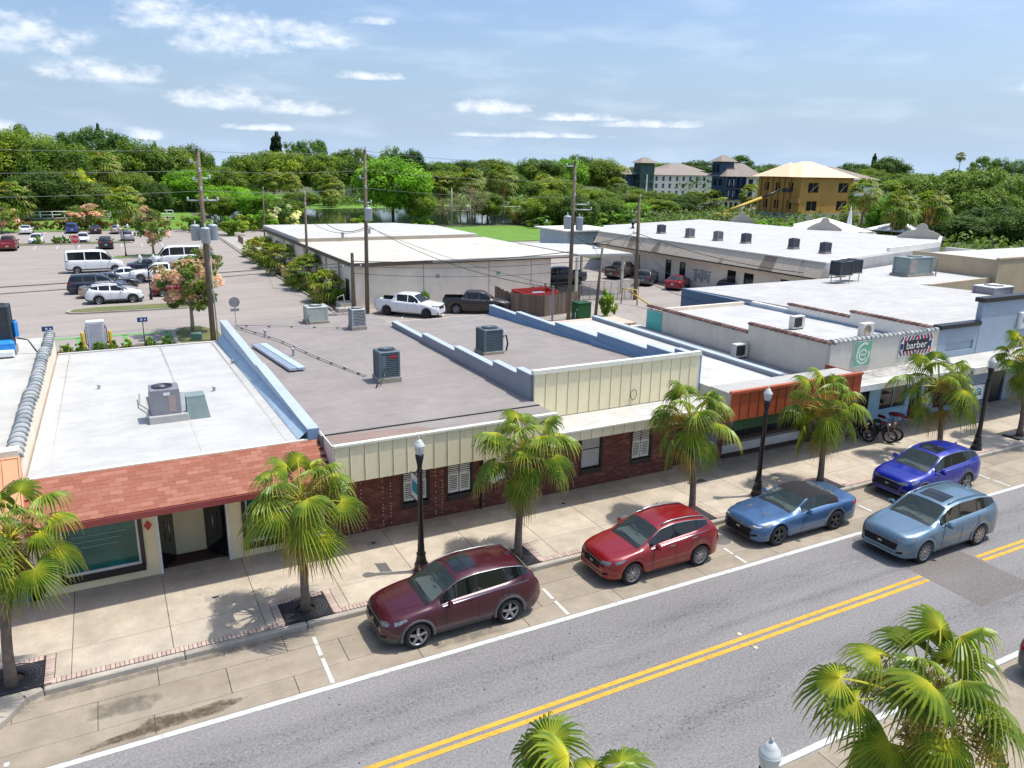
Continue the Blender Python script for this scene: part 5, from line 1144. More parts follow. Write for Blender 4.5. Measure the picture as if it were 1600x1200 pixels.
o = thing('green_bin', 'dark green waste bin at the foot of the leaning utility pole', 'bin', (34.7, 53.4, 0)); MB().cbox((34.7, 53.4, .65), (1.3, 1.1, 1.3), 0, .06).build('bin', MT('bin green', (.01, .09, .02), .5), o); MB().cbox((34.7, 53.4, 1.34), (1.36, 1.16, .08), 0, .03).build('lid', MT('bin green dark', (.008, .06, .015), .5), o); MB().tube([(34.0, 52.9, .9), (33.8, 52.9, .6), (33.8, 52.9, .05)], .04).build('handle', MT('handle blue', (.3, .4, .5), .5), o)
o = thing('chain_fence', 'grey chain link gate and fence between warehouse carport and pole', 'fence', (42, 60.5, 0)); mb = MB()
for i in range(9): mb.tube([(39.6+i*.72, 60.8-.12*i, 0), (39.6+i*.72, 60.8-.12*i, 1.8)], .03, 4)
mb.build('post', m_acg, o)
t = NT('chain mesh'); t.col((.3, .3, .3)); ch = t.n('ShaderNodeTexChecker', {'Vector': t.coord('Position'), 'Scale': 18.0}); tr = t.n('ShaderNodeBsdfTransparent'); mx = t.n('ShaderNodeMixShader', {0: .22}); t.L.new(tr.outputs[0], mx.inputs[1]); t.L.new(t.b.outputs[0], mx.inputs[2]); t.L.new(mx.outputs[0], t.out.inputs[0])
MB().wall((39.6, 60.8), (45.4, 59.84), .05, 1.75, .01).build('mesh_panel', t.m, o); mb = MB(); mb.tube([(39.6, 60.8, 1.8), (45.4, 59.84, 1.8)], .03, 4); mb.tube([(39.6, 60.8, .1), (45.4, 59.84, .1)], .03, 4); mb.build('rail', m_acg, o)
o = thing('yellow_guard', 'yellow steel guard rails leaning beside the chain link gate', 'guard rail', (42.6, 57.2, 0)); mb = MB(); mb.tube([(42.2, 58.2, 0), (42.3, 58.2, 1.4), (42.9, 56.8, 1.4), (43, 56.8, 0)], .07, 6); mb.build('rail', MT('guard yellow', (.5, .33, .06), .6), o); mb = MB(); mb.tube([(42.6, 57.6, 1.2), (43.0, 53.8, .05)], .07, 6); mb.build('brace', MT('guard yellow', (.5, .33, .06), .6), o)
o = thing('door_steps', 'small concrete steps with pale pipe handrail at the warehouse corner door', 'steps', (17.6, 64.5, 0)); MB().box(16.9, 63.4, 0, 18.7, 64.4, .3).build('lower_step', m_pale, o); MB().box(17.4, 64.4, 0, 18.7, 66, .55).build('upper_step', m_pale, o); MB().tube([(16.9, 63.5, .1), (16.9, 63.5, 1.3), (17.4, 63.5, 1.5), (17.5, 63.5, .4)], .04).build('handrail', MT('rail pale', (.5, .52, .45), .5), o)

# ================================================================ UTILITY POLES AND WIRES
m_pole = mat('old pole timber', (.16, .125, .085), .95, var=.25, scale=3, bump=.5, bscale=30); m_drum = mat('transformer grey', (.40, .44, .46), .45, .1, var=.06); m_ins = MT('insulator pale', (.55, .56, .54), .3)
def pole(label, x, y, tx, z, r=.17, trans=(), arms=(), ins=()):
    o = thing('utility_pole', label, 'utility pole', (x, y, 0), 'timber utility poles', local=True); dx = tx-x
    P = lambda h: (dx*h/z, 0, h)
    MB().tube([P(0), P(z*.5), P(z)], [r, r*.85, r*.68], 10).build('shaft', m_pole, o)
    for h, ang in trans:
        a = math.radians(ang); c = Vector(P(h))+Vector((math.cos(a)*.55, math.sin(a)*.55, 0))
        q = MB().lathe([(0, -.5), (.27, -.5), (.3, -.44), (.3, .42), (.32, .46), (.2, .54), (0, .56)], c, 14).build('transformer', m_drum, o)
        MB().lathe([(.04, .5), (.06, .56), (.04, .62), (.06, .68), (.03, .78), (0, .8)], c, 8).build('bushing', m_ins, q); MB().tube([c, P(h)], .06, 5).build('bracket', m_drum, q)
    for h, l, ang in arms:
        a = math.radians(ang); c = Vector(P(h)); d = Vector((math.cos(a), math.sin(a), 0))*l
        q = MB().tube([c-d*.15, c+d], .05, 5).build('arm', m_drum, o); MB().lathe([(.05, 0), (.09, .06), (.05, .12), (.08, .18), (0, .24)], c+d, 8).build('insulator', m_ins, q)
    for h in ins: MB().lathe([(.04, 0), (.08, .08), (.05, .16), (.08, .22), (0, .3)], Vector(P(h))+Vector((.0, -.16, 0)), 8).build('insulator', m_ins, o)
    return o
pole('tall timber pole with three grey transformer drums by pink flowering tree', 6.0, 55.7, 6.07, 12.85, .19, ((7.5, 180), (7.35, 270), (7.5, 0)), ((9.6, .85, 180), (9.6, .35, -10), (9.6, 1.0, -5), (12.0, .5, 190), (10.9, .4, 190), (11.0, .6, 0)), (12.85, 11.4, 10.2))
MB().tube([(.3, -.05, .0), (.25, -.02, 6.9)], .05, 5).build('conduit', m_drum, bpy.data.objects['utility_pole'])
pole('tall timber pole with one grey transformer rising behind brown roof middle', 19.0, 62.1, 19.25, 13.2, .18, ((8.2, 275),), ((9.2, .5, 180), (9.1, .45, 0), (11.0, .45, 190), (12.3, .4, 190)), (13.2, 11.6, 10.2))
pole('short bare timber pole with crossarm beside the tall single transformer pole', 17.95, 62.5, 18.0, 5.05, .18, (), ((3.9, .7, 0), (3.9, .8, 180)))
pole('slim timber pole among palms by the warehouse side', 17.8, 77.9, 17.94, 9.2, .15, (), (), (9.2, 8.2))
pole('last slim timber pole at the warehouse rear corner', 23.5, 132, 23.75, 8.1, .14, (), (), (8.1,))
pole('tall timber pole with two grey drums beside the plank enclosure', 33.26, 53.07, 33.36, 12.6, .18, ((7.9, 190), (7.8, -20)), ((9.3, 1.2, -20), (8.9, 1.4, -35), (12.2, .8, 185)), (12.6, 11.1, 9.9))
pole('thin leaning timber pole behind the green bin', 35.8, 52.9, 36.2, 5.95, .14, (), ((5.8, .9, 180),))
pole('plain timber pole standing beside the yellow guard and red car', 44.7, 59.4, 44.5, 9.6, .21, (), ((6.3, .5, 180),), (9.6,))
o = tag(MB().tube([(64.2, 149, 0), (64.2, 149, 7.8)], .09, 6).build('metal_pole', m_drum), 'thin grey metal pole beside the bare grey tree at the pond', 'pole')
m_wire = MT('wire grey', (.17, .18, .165), .6, .2); m_cable = MT('black cable', (.02, .02, .02), .6)
def wire(label, a, b, sag=.4, r=.011, m=None):
    a, b = Vector(a), Vector(b); n = 14
    pts = [a.lerp(b, i/n)-Vector((0, 0, sag*4*(i/n)*(1-i/n))) for i in range(n+1)]
    mb = MB(); mb.tube([p-a for p in pts], r, 4, caps=False); o = mb.build('power_line', m or m_wire); o.location = a; tag(o, label, 'power line', 'overhead lines')
for k, (h1, h2, h3) in enumerate(((12.75, 13.1, 12.4), (11.5, 11.65, 11.1), (10.2, 10.25, 9.85))):
    nm = ('topmost', 'middle', 'lowest')[k]
    wire(f'{nm} of three thin lines running out to the side from the three drum pole', (-22, 47.5, h1-.05), (6.1, 55.6, h1), .25, .0125)
    wire(f'{nm} of three thin lines between the three drum and single drum poles', (6.1, 55.6, h1), (19.25, 62, h2), .2, .0125)
    wire(f'{nm} of three thin lines between the single drum and two drum poles', (19.25, 62, h2), (33.35, 53, h3), .25, .0125)
wire('upper black cable low over the car park to the short bare pole', (-30, 60, 3.75), (17.6, 62.5, 4.25), .25, .03, m_cable)
wire('lower black cable low over the car park to the short bare pole', (-30, 60, 3.1), (17.6, 62.5, 4.0), .25, .025, m_cable)
wire('black cable from the short pole to the two drum pole', (18.0, 62.4, 4.4), (33.3, 53, 5.6), .35, .03, m_cable)
wire('thin cable from the short pole past the warehouse to the thin pole', (18.0, 62.4, 4.0), (36, 52.9, 4.9), .4, .02, m_cable)
wire('lowest sagging cable before the warehouse front', (18.0, 62.4, 3.4), (36, 52.9, 4.2), .5, .018, m_cable)
wire('slack cable from the single drum pole down to the dark pickup roof bracket', (19.2, 62, 7.3), (27.5, 46, 4.0), .8, .022, m_cable)
wire('second slack cable from the single drum pole to brown roof rear bracket', (19.2, 62, 7.2), (27.7, 46.3, 4.1), .4, .014, m_cable)
wire('cable from the single drum pole to the slim pole by the palms', (19.2, 62, 7.2), (17.9, 77.8, 8.6), 1.4, .03, m_cable)
wire('second cable between the slim pole and the single drum pole', (19.2, 62, 7.0), (17.9, 77.8, 6.9), .8, .02, m_cable)
wire('cable between the slim pole and the last slim pole', (17.9, 77.8, 8.9), (23.7, 132, 7.9), .8, .02, m_cable)
wire('black cable from the two drum pole to the plain pole', (33.3, 53, 6.2), (44.5, 59.4, 6.4), .3, .03, m_cable)
wire('thin cable from the two drum pole down to the thin leaning pole', (33.3, 53, 6.9), (36.1, 52.9, 5.8), .1, .02, m_cable)
wire('cable from the plain pole along the office mansard', (44.5, 59.4, 6.3), (52, 46, 3.9), .5, .03, m_cable)
wire('guy cable down from the two drum pole to the carport corner', (33.35, 53, 10.3), (42, 62, 3.9), .1, .014, m_wire)
wire('low cable from the plain pole to the navy side wall', (44.5, 59.4, 5.8), (37, 41.5, 3.4), .5, .022, m_cable)
wire('second low cable from the thin leaning pole to the navy side wall', (36.1, 52.9, 5.0), (36.1, 40.5, 3.3), .3, .018, m_cable)
MB().cbox((27.6, 46.2, 2.05), (.1, .1, 4.1)).build('service_mast', m_acg, Cb)
# bicycles, table and chairs outside the barber
m_tyre = MT('tyre rubber', (.014, .014, .015), .85); m_crim = MT('copper rim', (.32, .16, .1), .4, .4); m_bred = MT('cafe red', (.28, .015, .04), .45); m_steel = MT('steel', (.5, .5, .5), .3, 1)
def bike(label, x, y, rz, mr):
    o = thing('electric_bicycle', label, 'bicycle', (x, y, .152), 'fat tyred electric bicycles', rz, local=True)
    for wx in (-.52, .52):
        mb = MB(); n = 24
        mb.lathe([(.24, -.035), (.27, -.05), (.32, -.04), (.335, 0), (.32, .04), (.27, .05), (.24, .035)], (wx, 0, .335), n, axis='Y'); w = mb.build('tyre', m_tyre, o)
        MB().lathe([(.245, -.03), (.225, -.03), (.225, .03), (.245, .03)], (wx, 0, .335), n, axis='Y').build('rim', mr, w)
        q = MB()
        for k in range(10): a = 2*PI*k/10; q.tube([(wx, 0, .335), (wx+.23*math.cos(a), 0, .335+.23*math.sin(a))], .006, 3)
        q.lathe([(0, -.05), (.08, -.05), (.08, .05), (0, .05)], (wx, 0, .335), 10, axis='Y'); q.build('hub', m_steel, w)
    MB().tube([(-.52, 0, .335), (-.1, 0, .36), (.3, 0, .72), (-.18, 0, .66), (-.52, 0, .335)], .03).tube([(-.1, 0, .36), (-.22, 0, .82)], .025).build('frame', m_dark, o)
    MB().cbox((-.3, 0, .86), (.34, .2, .09), 0, .04).build('saddle', m_dark, o); MB().cbox((.12, 0, .56), (.3, .12, .14), 0, .03).build('battery', m_dark, o)
    for s in (-.07, .07): MB().tube([(.52, s, .335), (.36, s, .8), (.33, s, .98)], .022).build('fork', MT('fork copper', (.4, .25, .18), .35, .6), o)
    MB().tube([(.18, -.33, 1.08), (.33, -.2, 1.02), (.35, 0, .98), (.33, .2, 1.02), (.18, .33, 1.08)], .016).build('handlebar', m_dark, o); MB().cbox((.42, 0, .86), (.08, .12, .1), 0, .02).build('headlamp', m_wframe, o)
    MB().cbox((-.5, 0, .78), (.42, .22, .04)).build('rack', m_dark, o); MB().tube([(-.1, .06, .36), (-.02, .2, .01)], .015).build('stand', m_dark, o)
bike('electric bicycle with copper rims, front wheel pointing at the blue car', 31.05, 21.75, math.radians(-60), m_crim)
bike('black electric bicycle with grey rims beside the copper rimmed one', 30.62, 21.72, math.radians(-66), MT('rim grey', (.3, .3, .3), .4))
bike('third black electric bicycle half hidden behind palm fronds', 29.95, 22.3, math.radians(-75), MT('rim grey', (.3, .3, .3), .4))
o = thing('cafe_table', 'small round dark red metal table against the light blue storefront', 'table', (32.9, 22.5, .152), local=True); MB().lathe([(0, .72), (.36, .72), (.37, .74), (.36, .75), (0, .75)], n=20).build('table_top', m_bred, o)
for s in (-1, 1): MB().tube([(.28*s, -.2, .72), (-.25*s, -.2, 0)], .014, 5).tube([(.28*s, .2, .72), (-.25*s, .2, 0)], .014, 5).build('leg', m_bred, o)
for x, l, rz in ((33.75, 'red folding metal chair by the doorway', PI), (32.0, 'red folding metal chair behind the bicycles', 0)):
    o = thing('folding_chair', l, 'chair', (x, 22.5, .152), 'red cafe chairs', rz, local=True); MB().cbox((0, 0, .45), (.38, .4, .025), 0, .01).build('seat', m_bred, o); MB().cbox((-.2, 0, .78), (.02, .38, .14)).build('backrest', m_bred, o)
    for s in (-.18, .18): MB().tube([(-.22, s, .86), (.2, s, 0)], .012, 5).build('leg', m_bred, o); MB().tube([(.16, s, .45), (-.24, s, 0)], .012, 5).build('leg', m_bred, o)
# ================================================================ VEHICLES
def paint(name, c, metal=.35, rough=.32):
    t = NT(name); v = t.coord('Object'); f = t.noise(v, 300, 2, .6)
    t.col(t.mix(t.ramp(f, .4, .6), sc3(c, .92), sc3(c, 1.08))); t.set(Metallic=metal, Roughness=rough, Coat_Weight=.7, Coat_Roughness=.02); return t.m
def car_glass(name, c, a):
    t = NT(name); t.col(c); t.set(Roughness=.02); t.b.inputs['Specular IOR Level'].default_value = .9
    tr = t.n('ShaderNodeBsdfTransparent'); tr.inputs[0].default_value = (.80, .88, .85, 1); mx = t.n('ShaderNodeMixShader', {0: a}); t.L.new(tr.outputs[0], mx.inputs[1]); t.L.new(t.b.outputs[0], mx.inputs[2]); t.L.new(mx.outputs[0], t.out.inputs[0]); return t.m
m_ws = car_glass('windscreen glass', (.06, .085, .08), .38); m_tint = car_glass('tinted side glass', (.006, .008, .008), .955); m_clad = mat('dark cladding', (.085, .086, .09), .6, var=.08); m_dkgl = glass('opaque dark car glass', (.014, .017, .019), .05)
m_chrome = MT('chrome trim', (.36, .37, .38), .3, .9); m_rim = MT('alloy rim', (.30, .30, .31), .38, .8); m_rimd = MT('dark alloy', (.06, .06, .065), .35, .6); m_lens = mat('headlamp lens', (.16, .17, .18), .06, .2, var=.5, scale=14); m_tail = mat('tail lamp red', (.36, .006, .008), .12, var=.25, scale=9); m_int = MT('car interior', (.16, .165, .16), .8); m_seat = MT('car seat grey', (.20, .205, .20), .8); m_well = MT('wheel well', (.008, .008, .009), .9); m_plate = MT('number plate', (.5, .52, .5), .4); m_amber = MT('amber lamp', (.5, .2, .02), .3)
def interp(tab, x):
    if x <= tab[0][0]: return tab[0][1]
    for (a, u), (b, v) in zip(tab[:-1], tab[1:]):
        if x <= b: t = (x-a)/(b-a); return u+(v-u)*t
    return tab[-1][1]
def smooth(tab, x, d=.07): return (interp(tab, x-d)+2*interp(tab, x)+interp(tab, x+d))/4
# profile tables run from nose (x = +L/2) to tail; given as fractions measured from the nose in metres
KINDS = {
 'suv':   dict(L=4.6, W=1.86, H=1.68, fo=.90, wb=2.66, r=.36, top=[(0,.60),(.05,.80),(.16,.92),(.7,1.03),(1.25,1.10),(2.1,1.60),(2.6,1.68),(3.4,1.665),(4.0,1.58),(4.28,1.40),(4.46,1.05),(4.55,.98),(4.6,.7)], cow=1.27, wt=2.05, rf=4.0, rb=4.42, belt=[(0,.72),(1.0,.99),(2.5,1.08),(4.0,1.17),(4.3,1.14),(4.6,1.0)], A=1.55, C=4.12, pil=[2.62, 3.52], wr=.70, clad=True),
 'bigsuv':dict(L=4.95, W=1.93, H=1.73, fo=.96, wb=2.85, r=.38, top=[(0,.62),(.05,.86),(.16,1.0),(.8,1.10),(1.35,1.16),(2.2,1.64),(2.8,1.73),(3.8,1.71),(4.4,1.62),(4.66,1.42),(4.82,1.08),(4.9,1.0),(4.95,.72)], cow=1.37, wt=2.15, rf=4.4, rb=4.78, belt=[(0,.78),(1.0,1.06),(2.5,1.13),(4.3,1.22),(4.6,1.18),(4.95,1.02)], A=1.65, C=4.5, pil=[2.72, 3.62], wr=.72, clad=False),
 'cross': dict(L=4.36, W=1.82, H=1.63, fo=.90, wb=2.6, r=.35, top=[(0,.60),(.05,.78),(.16,.90),(.7,1.0),(1.2,1.07),(2.0,1.54),(2.5,1.63),(3.2,1.60),(3.85,1.50),(4.08,1.33),(4.24,1.03),(4.31,.95),(4.36,.7)], cow=1.22, wt=1.95, rf=3.85, rb=4.2, belt=[(0,.72),(1.0,.98),(2.4,1.08),(3.7,1.2),(4.0,1.18),(4.36,1.0)], A=1.5, C=3.78, pil=[2.5, 3.36], wr=.69, clad=False),
 'sedan': dict(L=4.85, W=1.84, H=1.45, fo=.93, wb=2.8, r=.33, top=[(0,.52),(.05,.66),(.18,.76),(.8,.86),(1.4,.93),(2.3,1.39),(2.8,1.45),(3.3,1.43),(4.15,1.06),(4.4,1.02),(4.72,1.0),(4.8,.9),(4.85,.6)], cow=1.42, wt=2.25, rf=3.4, rb=4.15, belt=[(0,.62),(1.2,.86),(2.5,.92),(4.2,.98),(4.85,.88)], A=1.8, C=3.75, pil=[2.75], wr=.66, clad=False),
 'coupe': dict(L=4.81, W=1.92, H=1.39, fo=.91, wb=2.72, r=.36, top=[(0,.58),(.04,.74),(.14,.83),(.8,.93),(1.6,.99),(2.35,1.34),(2.7,1.39),(3.2,1.37),(3.8,1.16),(4.0,1.04),(4.35,1.03),(4.7,1.04),(4.76,.95),(4.81,.62)], cow=1.62, wt=2.33, rf=3.2, rb=3.75, belt=[(0,.66),(1.2,.88),(2.3,.92),(3.3,.96),(4.2,.98),(4.81,.9)], A=1.95, C=3.25, pil=[], wr=.64, clad=False),
 'pickup':dict(L=5.85, W=2.0, H=1.92, fo=.98, wb=3.65, r=.41, top=[(0,.62),(.04,1.0),(.14,1.13),(.8,1.18),(1.5,1.24),(2.25,1.83),(2.6,1.91),(3.6,1.90),(3.95,1.80),(4.1,1.36),(4.14,1.36),(5.78,1.36),(5.81,1.2),(5.85,.62)], cow=1.52, wt=2.2, rf=3.75, rb=4.08, belt=[(0,.85),(1.2,1.14),(2.5,1.17),(4.1,1.24),(5.85,1.3)], A=1.75, C=3.72, pil=[2.72], wr=.72, clad=False, bed=(4.15, 5.76)),
 'van':   dict(L=5.9, W=2.06, H=2.5, fo=1.0, wb=3.75, r=.36, top=[(0,.6),(.04,.9),(.14,1.08),(.7,1.25),(1.05,1.36),(1.75,2.25),(2.15,2.45),(3,2.5),(5.7,2.46),(5.82,2.3),(5.87,1.4),(5.9,.7)], cow=1.02, wt=1.72, rf=5.72, rb=5.86, belt=[(0,.8),(1.0,1.2),(2.0,1.36),(5.9,1.42)], A=1.25, C=5.55, pil=[2.3, 3.9], wr=.86, clad=True),
 'minivan':dict(L=5.1, W=1.98, H=1.77, fo=.95, wb=3.0, r=.35, top=[(0,.56),(.05,.76),(.18,.9),(.75,1.04),(1.15,1.14),(2.05,1.66),(2.6,1.76),(4.3,1.74),(4.75,1.64),(4.95,1.2),(5.03,1.0),(5.1,.66)], cow=1.15, wt=2.0, rf=4.75, rb=5.0, belt=[(0,.7),(1.0,1.0),(2.5,1.04),(4.7,1.08),(5.1,1.0)], A=1.5, C=4.7, pil=[2.62, 3.7], wr=.73, clad=False),
}
WHEELS = {}
def wheel_meshes(r, spokes, rimm, w=.22, style=0):
    key = (round(r, 3), spokes, rimm.name, style)
    if key in WHEELS: return WHEELS[key]
    ri = r*.70
    ty = MB().lathe([(ri*.98, -w*.46), (r*.93, -w*.5), (r, -w*.34), (r, w*.34), (r*.93, w*.5), (ri*.98, w*.46)], n=28, axis='Y').mesh('tyre', m_tyre)
    mb = MB(); mb.lathe([(ri, -w*.47), (ri*.93, -w*.44), (ri*.86, -w*.2), (ri*.86, w*.3)], n=28, m=0, axis='Y'); mb.lathe([(ri*.88, -w*.06), (.001, -w*.06)], n=28, m=1, axis='Y', smooth=False)
    for k in range(spokes):
        a = 2*PI*k/spokes+.3
        for da in ((-.13, .13) if style == 0 else (0,)):
            ww = .017 if style == 0 else .034*(r/.36)
            u = Vector((math.cos(a+da*.35), 0, math.sin(a+da*.35))); v2 = Vector((math.cos(a+da*1.6), 0, math.sin(a+da*1.6))); n_ = Vector((-math.sin(a), 0, math.cos(a)))
            p, q = u*ri*.16, v2*ri*.93
            y0, y1 = -w*.40, -w*.45; vs = []
            for P, yy, wd in ((p, y0, ww*1.2), (q, y1, ww)): vs += [P+n_*wd+Vector((0, yy, 0)), P-n_*wd+Vector((0, yy, 0)), P-n_*wd+Vector((0, yy+.05, 0)), P+n_*wd+Vector((0, yy+.05, 0))]
            mb.add(vs, [(0,1,5,4), (1,2,6,5), (3,0,4,7), (2,3,7,6)], 0)
    mb.lathe([(0, -w*.46), (ri*.2, -w*.45), (ri*.24, -w*.38), (ri*.24, -w*.1)], n=14, axis='Y'); rm = mb.mesh('rim', [rimm, m_well])
    WHEELS[key] = (ty, rm); return ty, rm
def car(name, label, cat, kind, pm, loc, heading, group=None, detail=False, spokes=5, rimm=None, style=0, rails=None, roofm=None, sunroof=False, grille=None, chromebelt=False, lights=True, z=0.0):
    K = KINDS[kind]; L, W, r = K['L'], K['W'], K['r']; hw = W/2
    root = thing(name, label, cat, (*loc, z), group, heading, local=True)
    fx = lambda d: L/2-d                                   # distance from the nose -> local x
    wxs = (K['fo'], K['fo']+K['wb']); Ra = r*1.17
    ds = sorted({0, .02, .06, .12, .2, L, L-.02, L-.06, L-.13, L-.22, *[i*.16 for i in range(2, int(L/.16))], *[c+math.cos(PI*k/10)*Ra for c in wxs for k in range(11)], K['cow'], K['wt'], K['rf'], K['rb'], K['A'], K['C'], *[p+s*.04 for p in K['pil'] for s in (-1, 1)], *( [K['bed'][0]-.03, K['bed'][0], K['bed'][1], K['bed'][1]+.03] if 'bed' in K else [])})
    keep = [K['cow'], K['wt'], K['rf'], K['rb'], K['A'], K['C'], *[p+s*.04 for p in K['pil'] for s in (-1, 1)], 0, L]
    dd = [ds[0]]
    for d in ds[1:]:
        if d-dd[-1] > .014: dd.append(d)
        elif d in keep: dd[-1] = d
    ds = dd
    def wid(d):
        e = min(d, L-d); t_ = max(0, 1-e/(.62 if d < L/2 else .5)); return hw*(1-.34*t_**2.4) if d < L/2 else hw*(1-.2*t_**2.2)
    cab0, cab1 = K['cow'], K['rb']
    zs_sill = .20 if kind in ('coupe', 'sedan') else .24 if kind not in ('pickup', 'van') else .32
    def section(d):
        zt = smooth(K['top'], d, .04 if d < .3 or d > L-.3 else .07); w = wid(d); bel = smooth(K['belt'], d, .15)
        zb = zs_sill+max(0, .16-d)*.5+max(0, d-(L-.25))*.6
        cab = 0.0
        if cab0 < d < cab1:
            cab = 1.0
        hoodz = zt-.015
        sh = min(bel, zt-.03)
        f = max(0, min(1, (zt-sh-.05)/.45))                 # how much greenhouse stands above the belt
        wr = hw*K['wr']; wtop = w*.86*(1-f)+min(wr, w*.97)*f
        arch = 0
        for c in wxs:
            if abs(d-c) < Ra: arch = max(arch, r+math.sqrt(max(0, Ra*Ra-(d-c)**2)))
        lo = max(zb, arch)
        zmid = max(lo+.02, zb+(sh-zb)*.5)
        bulge = 1.0
        P = [(0, zb), (w*.6, zb), (w*.9, lo if arch else zb), (w*.985, lo+.02 if arch else zb+(.17 if K['clad'] else .07)), (w*bulge, max(zmid, lo+.03)), (w*.992, max(sh-.10*(1 if sh-zb > .3 else .4), lo+.05)), (w*.955, max(sh, lo+.07))]
        P += [(w*.925*(1-.35*f)+wtop*.35*f+.0, max(sh+.02+.03*f, lo+.08)), (wtop+.02*f+.03*(1-f), sh+(zt-sh)*(.86 if f > .3 else .6)), (wtop*(.94 if f > .2 else .9), zt-.025-.02*f), (wtop*.6, zt-.004), (0, zt+.012)]
        if kind in ('suv', 'cross', 'bigsuv') and d > K['C']-.6: k_ = min(1, (d-K['C']+.6)/.6); P[7] = (P[7][0], P[7][1]+k_*k_*(P[8][1]-P[7][1])*.62)
        if 'bed' in K and K['bed'][0] <= d <= K['bed'][1]:
            P[7:] = [(w*.94, zt-.02), (w*.93, zt), (w*.84, zt), (w*.83, .82), (0, .82)]
        return P
    S = [section(d) for d in ds]; nr = len(S[0])
    grid = []
    for sgn in (1, -1):
        for d, P in zip(ds, S): grid += [(fx(d), sgn*y, zz) for y, zz in P]
    nc = len(ds)
    parts = {'body': [], 'windscreen': [], 'rear_window': [], 'cladding': [], 'roof_skin': [], 'pillar': [], 'bed_liner': []}
    sides = {}
    for s in (0, 1):
        o = s*nc*nr
        for i in range(nc-1):
            dm = (ds[i]+ds[i+1])/2
            for j in range(nr-1):
                q = (o+i*nr+j, o+i*nr+j+1, o+(i+1)*nr+j+1, o+(i+1)*nr+j)
                if s == 0: q = q[::-1]
                key = 'body'
                if 'bed' in K and j >= 8 and K['bed'][0] < dm < K['bed'][1]: key = 'bed_liner'
                elif j >= 9 and K['cow'] < dm < K['wt']: key = 'windscreen'
                elif j >= 9 and K['rf'] < dm < K['rb'] and kind != 'coupe': key = 'rear_window'
                elif j >= 9 and K['wt'] <= dm <= K['rf'] and roofm: key = 'roof_skin'
                elif roofm and j >= 8 and K['wt']+.05 <= dm <= K['rb']+.05: key = 'roof_skin'
                elif roofm and j >= 7 and K['C'] < dm <= K['rb']: key = 'roof_skin'
                elif j == 7 and K['A'] < dm < K['C'] and detail and any(abs(dm-p) < .035 for p in K['pil']): key = 'pillar'
                elif j == 7 and K['A'] < dm < K['C'] and not any(abs(dm-p) < .035 for p in K['pil']):
                    n_ = sum(dm > p for p in K['pil']); sides.setdefault((s, n_), []).append(q); continue
                elif j < 3 and K['clad']: key = 'cladding'
                elif j < 1: key = 'cladding'
                elif j < 2 and (dm < .4 or dm > L-.35): key = 'cladding'
                parts[key].append(q)
        for i in (0, nc-1):
            for j in range(nr-1):
                pass
    caps = [[o for o in range(nr)]+[nc*nr+j for j in range(nr-2, 0, -1)], [(nc-1)*nr+j for j in range(nr)]+[nc*nr+(nc-1)*nr+j for j in range(nr-2, 0, -1)]]
    def sub(faces, name, m, par=root, smoothed=True):
        mp = {}; mb = MB()
        for f in faces:
            g = []
            for i in f:
                if i not in mp: mp[i] = len(mb.v); mb.v.append(grid[i])
                g.append(mp[i])
            mb.f.append(tuple(g)); mb.m.append(0); mb.s.append(smoothed and len(f) == 4)
        o = mb.build(name, m, par); return o
    bvh = BVHTree.FromPolygons([Vector(v) for v in grid], [q for k in parts for q in parts[k]]+[q for k in sides for q in sides[k]]+[tuple(caps[0]), tuple(caps[1][::-1])])
    body = sub(parts['body']+[tuple(caps[0]), tuple(caps[1][::-1])], 'body', pm)
    # weld the two halves for smooth shading along the middle
    bm = bmesh.new(); bm.from_mesh(body.data); bmesh.ops.remove_doubles(bm, verts=bm.verts, dist=.0005); bmesh.ops.recalc_face_normals(bm, faces=bm.faces); bm.to_mesh(body.data); bm.free()
    sub(parts['cladding'], 'underbody', m_clad)
    wm, tm_ = (m_ws, m_tint) if detail else (m_dkgl, m_dkgl)
    ws = sub(parts['windscreen'], 'windscreen', wm)
    if parts['rear_window']: sub(parts['rear_window'], 'rear_window', tm_)
    if parts['bed_liner']: sub(parts['bed_liner'], 'bed_liner', m_well, smoothed=False)
    if parts['pillar']: sub(parts['pillar'], 'pillar', m_dark)
    if parts['roof_skin']: sub(parts['roof_skin'], 'soft_top', roofm)
    for k in sorted(sides): sub(sides[k], 'side_window', tm_ if not (kind == 'coupe') else wm)
    def cast(org, d_):
        h = bvh.ray_cast(Vector(org), Vector(d_)); return h
    def patch(name, corners, axis, m, par=body, nu=6, nv=3, off=.008, z0=0):
        """small part laid on the skin: corners in the plane across `axis`; axis: +x nose, -x tail, +y/-y sides, z top"""
        vs = []; a, b, c, d_ = corners
        for i in range(nv+1):
            for j in range(nu+1):
                u, v = j/nu, i/nv; p = ((1-u)*(1-v)*a[0]+u*(1-v)*b[0]+u*v*c[0]+(1-u)*v*d_[0], (1-u)*(1-v)*a[1]+u*(1-v)*b[1]+u*v*c[1]+(1-u)*v*d_[1])
                if axis == '+x': org, dr = (L/2+1, p[0], p[1]), (-1, 0, 0)
                elif axis == '-x': org, dr = (-L/2-1, p[0], p[1]), (1, 0, 0)
                elif axis == '+y': org, dr = (p[0], hw+1, p[1]), (0, -1, 0)
                elif axis == '-y': org, dr = (p[0], -hw-1, p[1]), (0, 1, 0)
                else: org, dr = (p[0], p[1], 4), (0, 0, -1)
                h = cast(org, dr)
                if h[0] is None: return None
                vs.append(h[0]-Vector(dr)*off)
        n_ = nu+1; fs = [(i*n_+j, i*n_+j+1, (i+1)*n_+j+1, (i+1)*n_+j) for i in range(nv) for j in range(nu)]
        mb = MB(); mb.add(vs, fs, 0, True)
        o = mb.build(name, m, par)
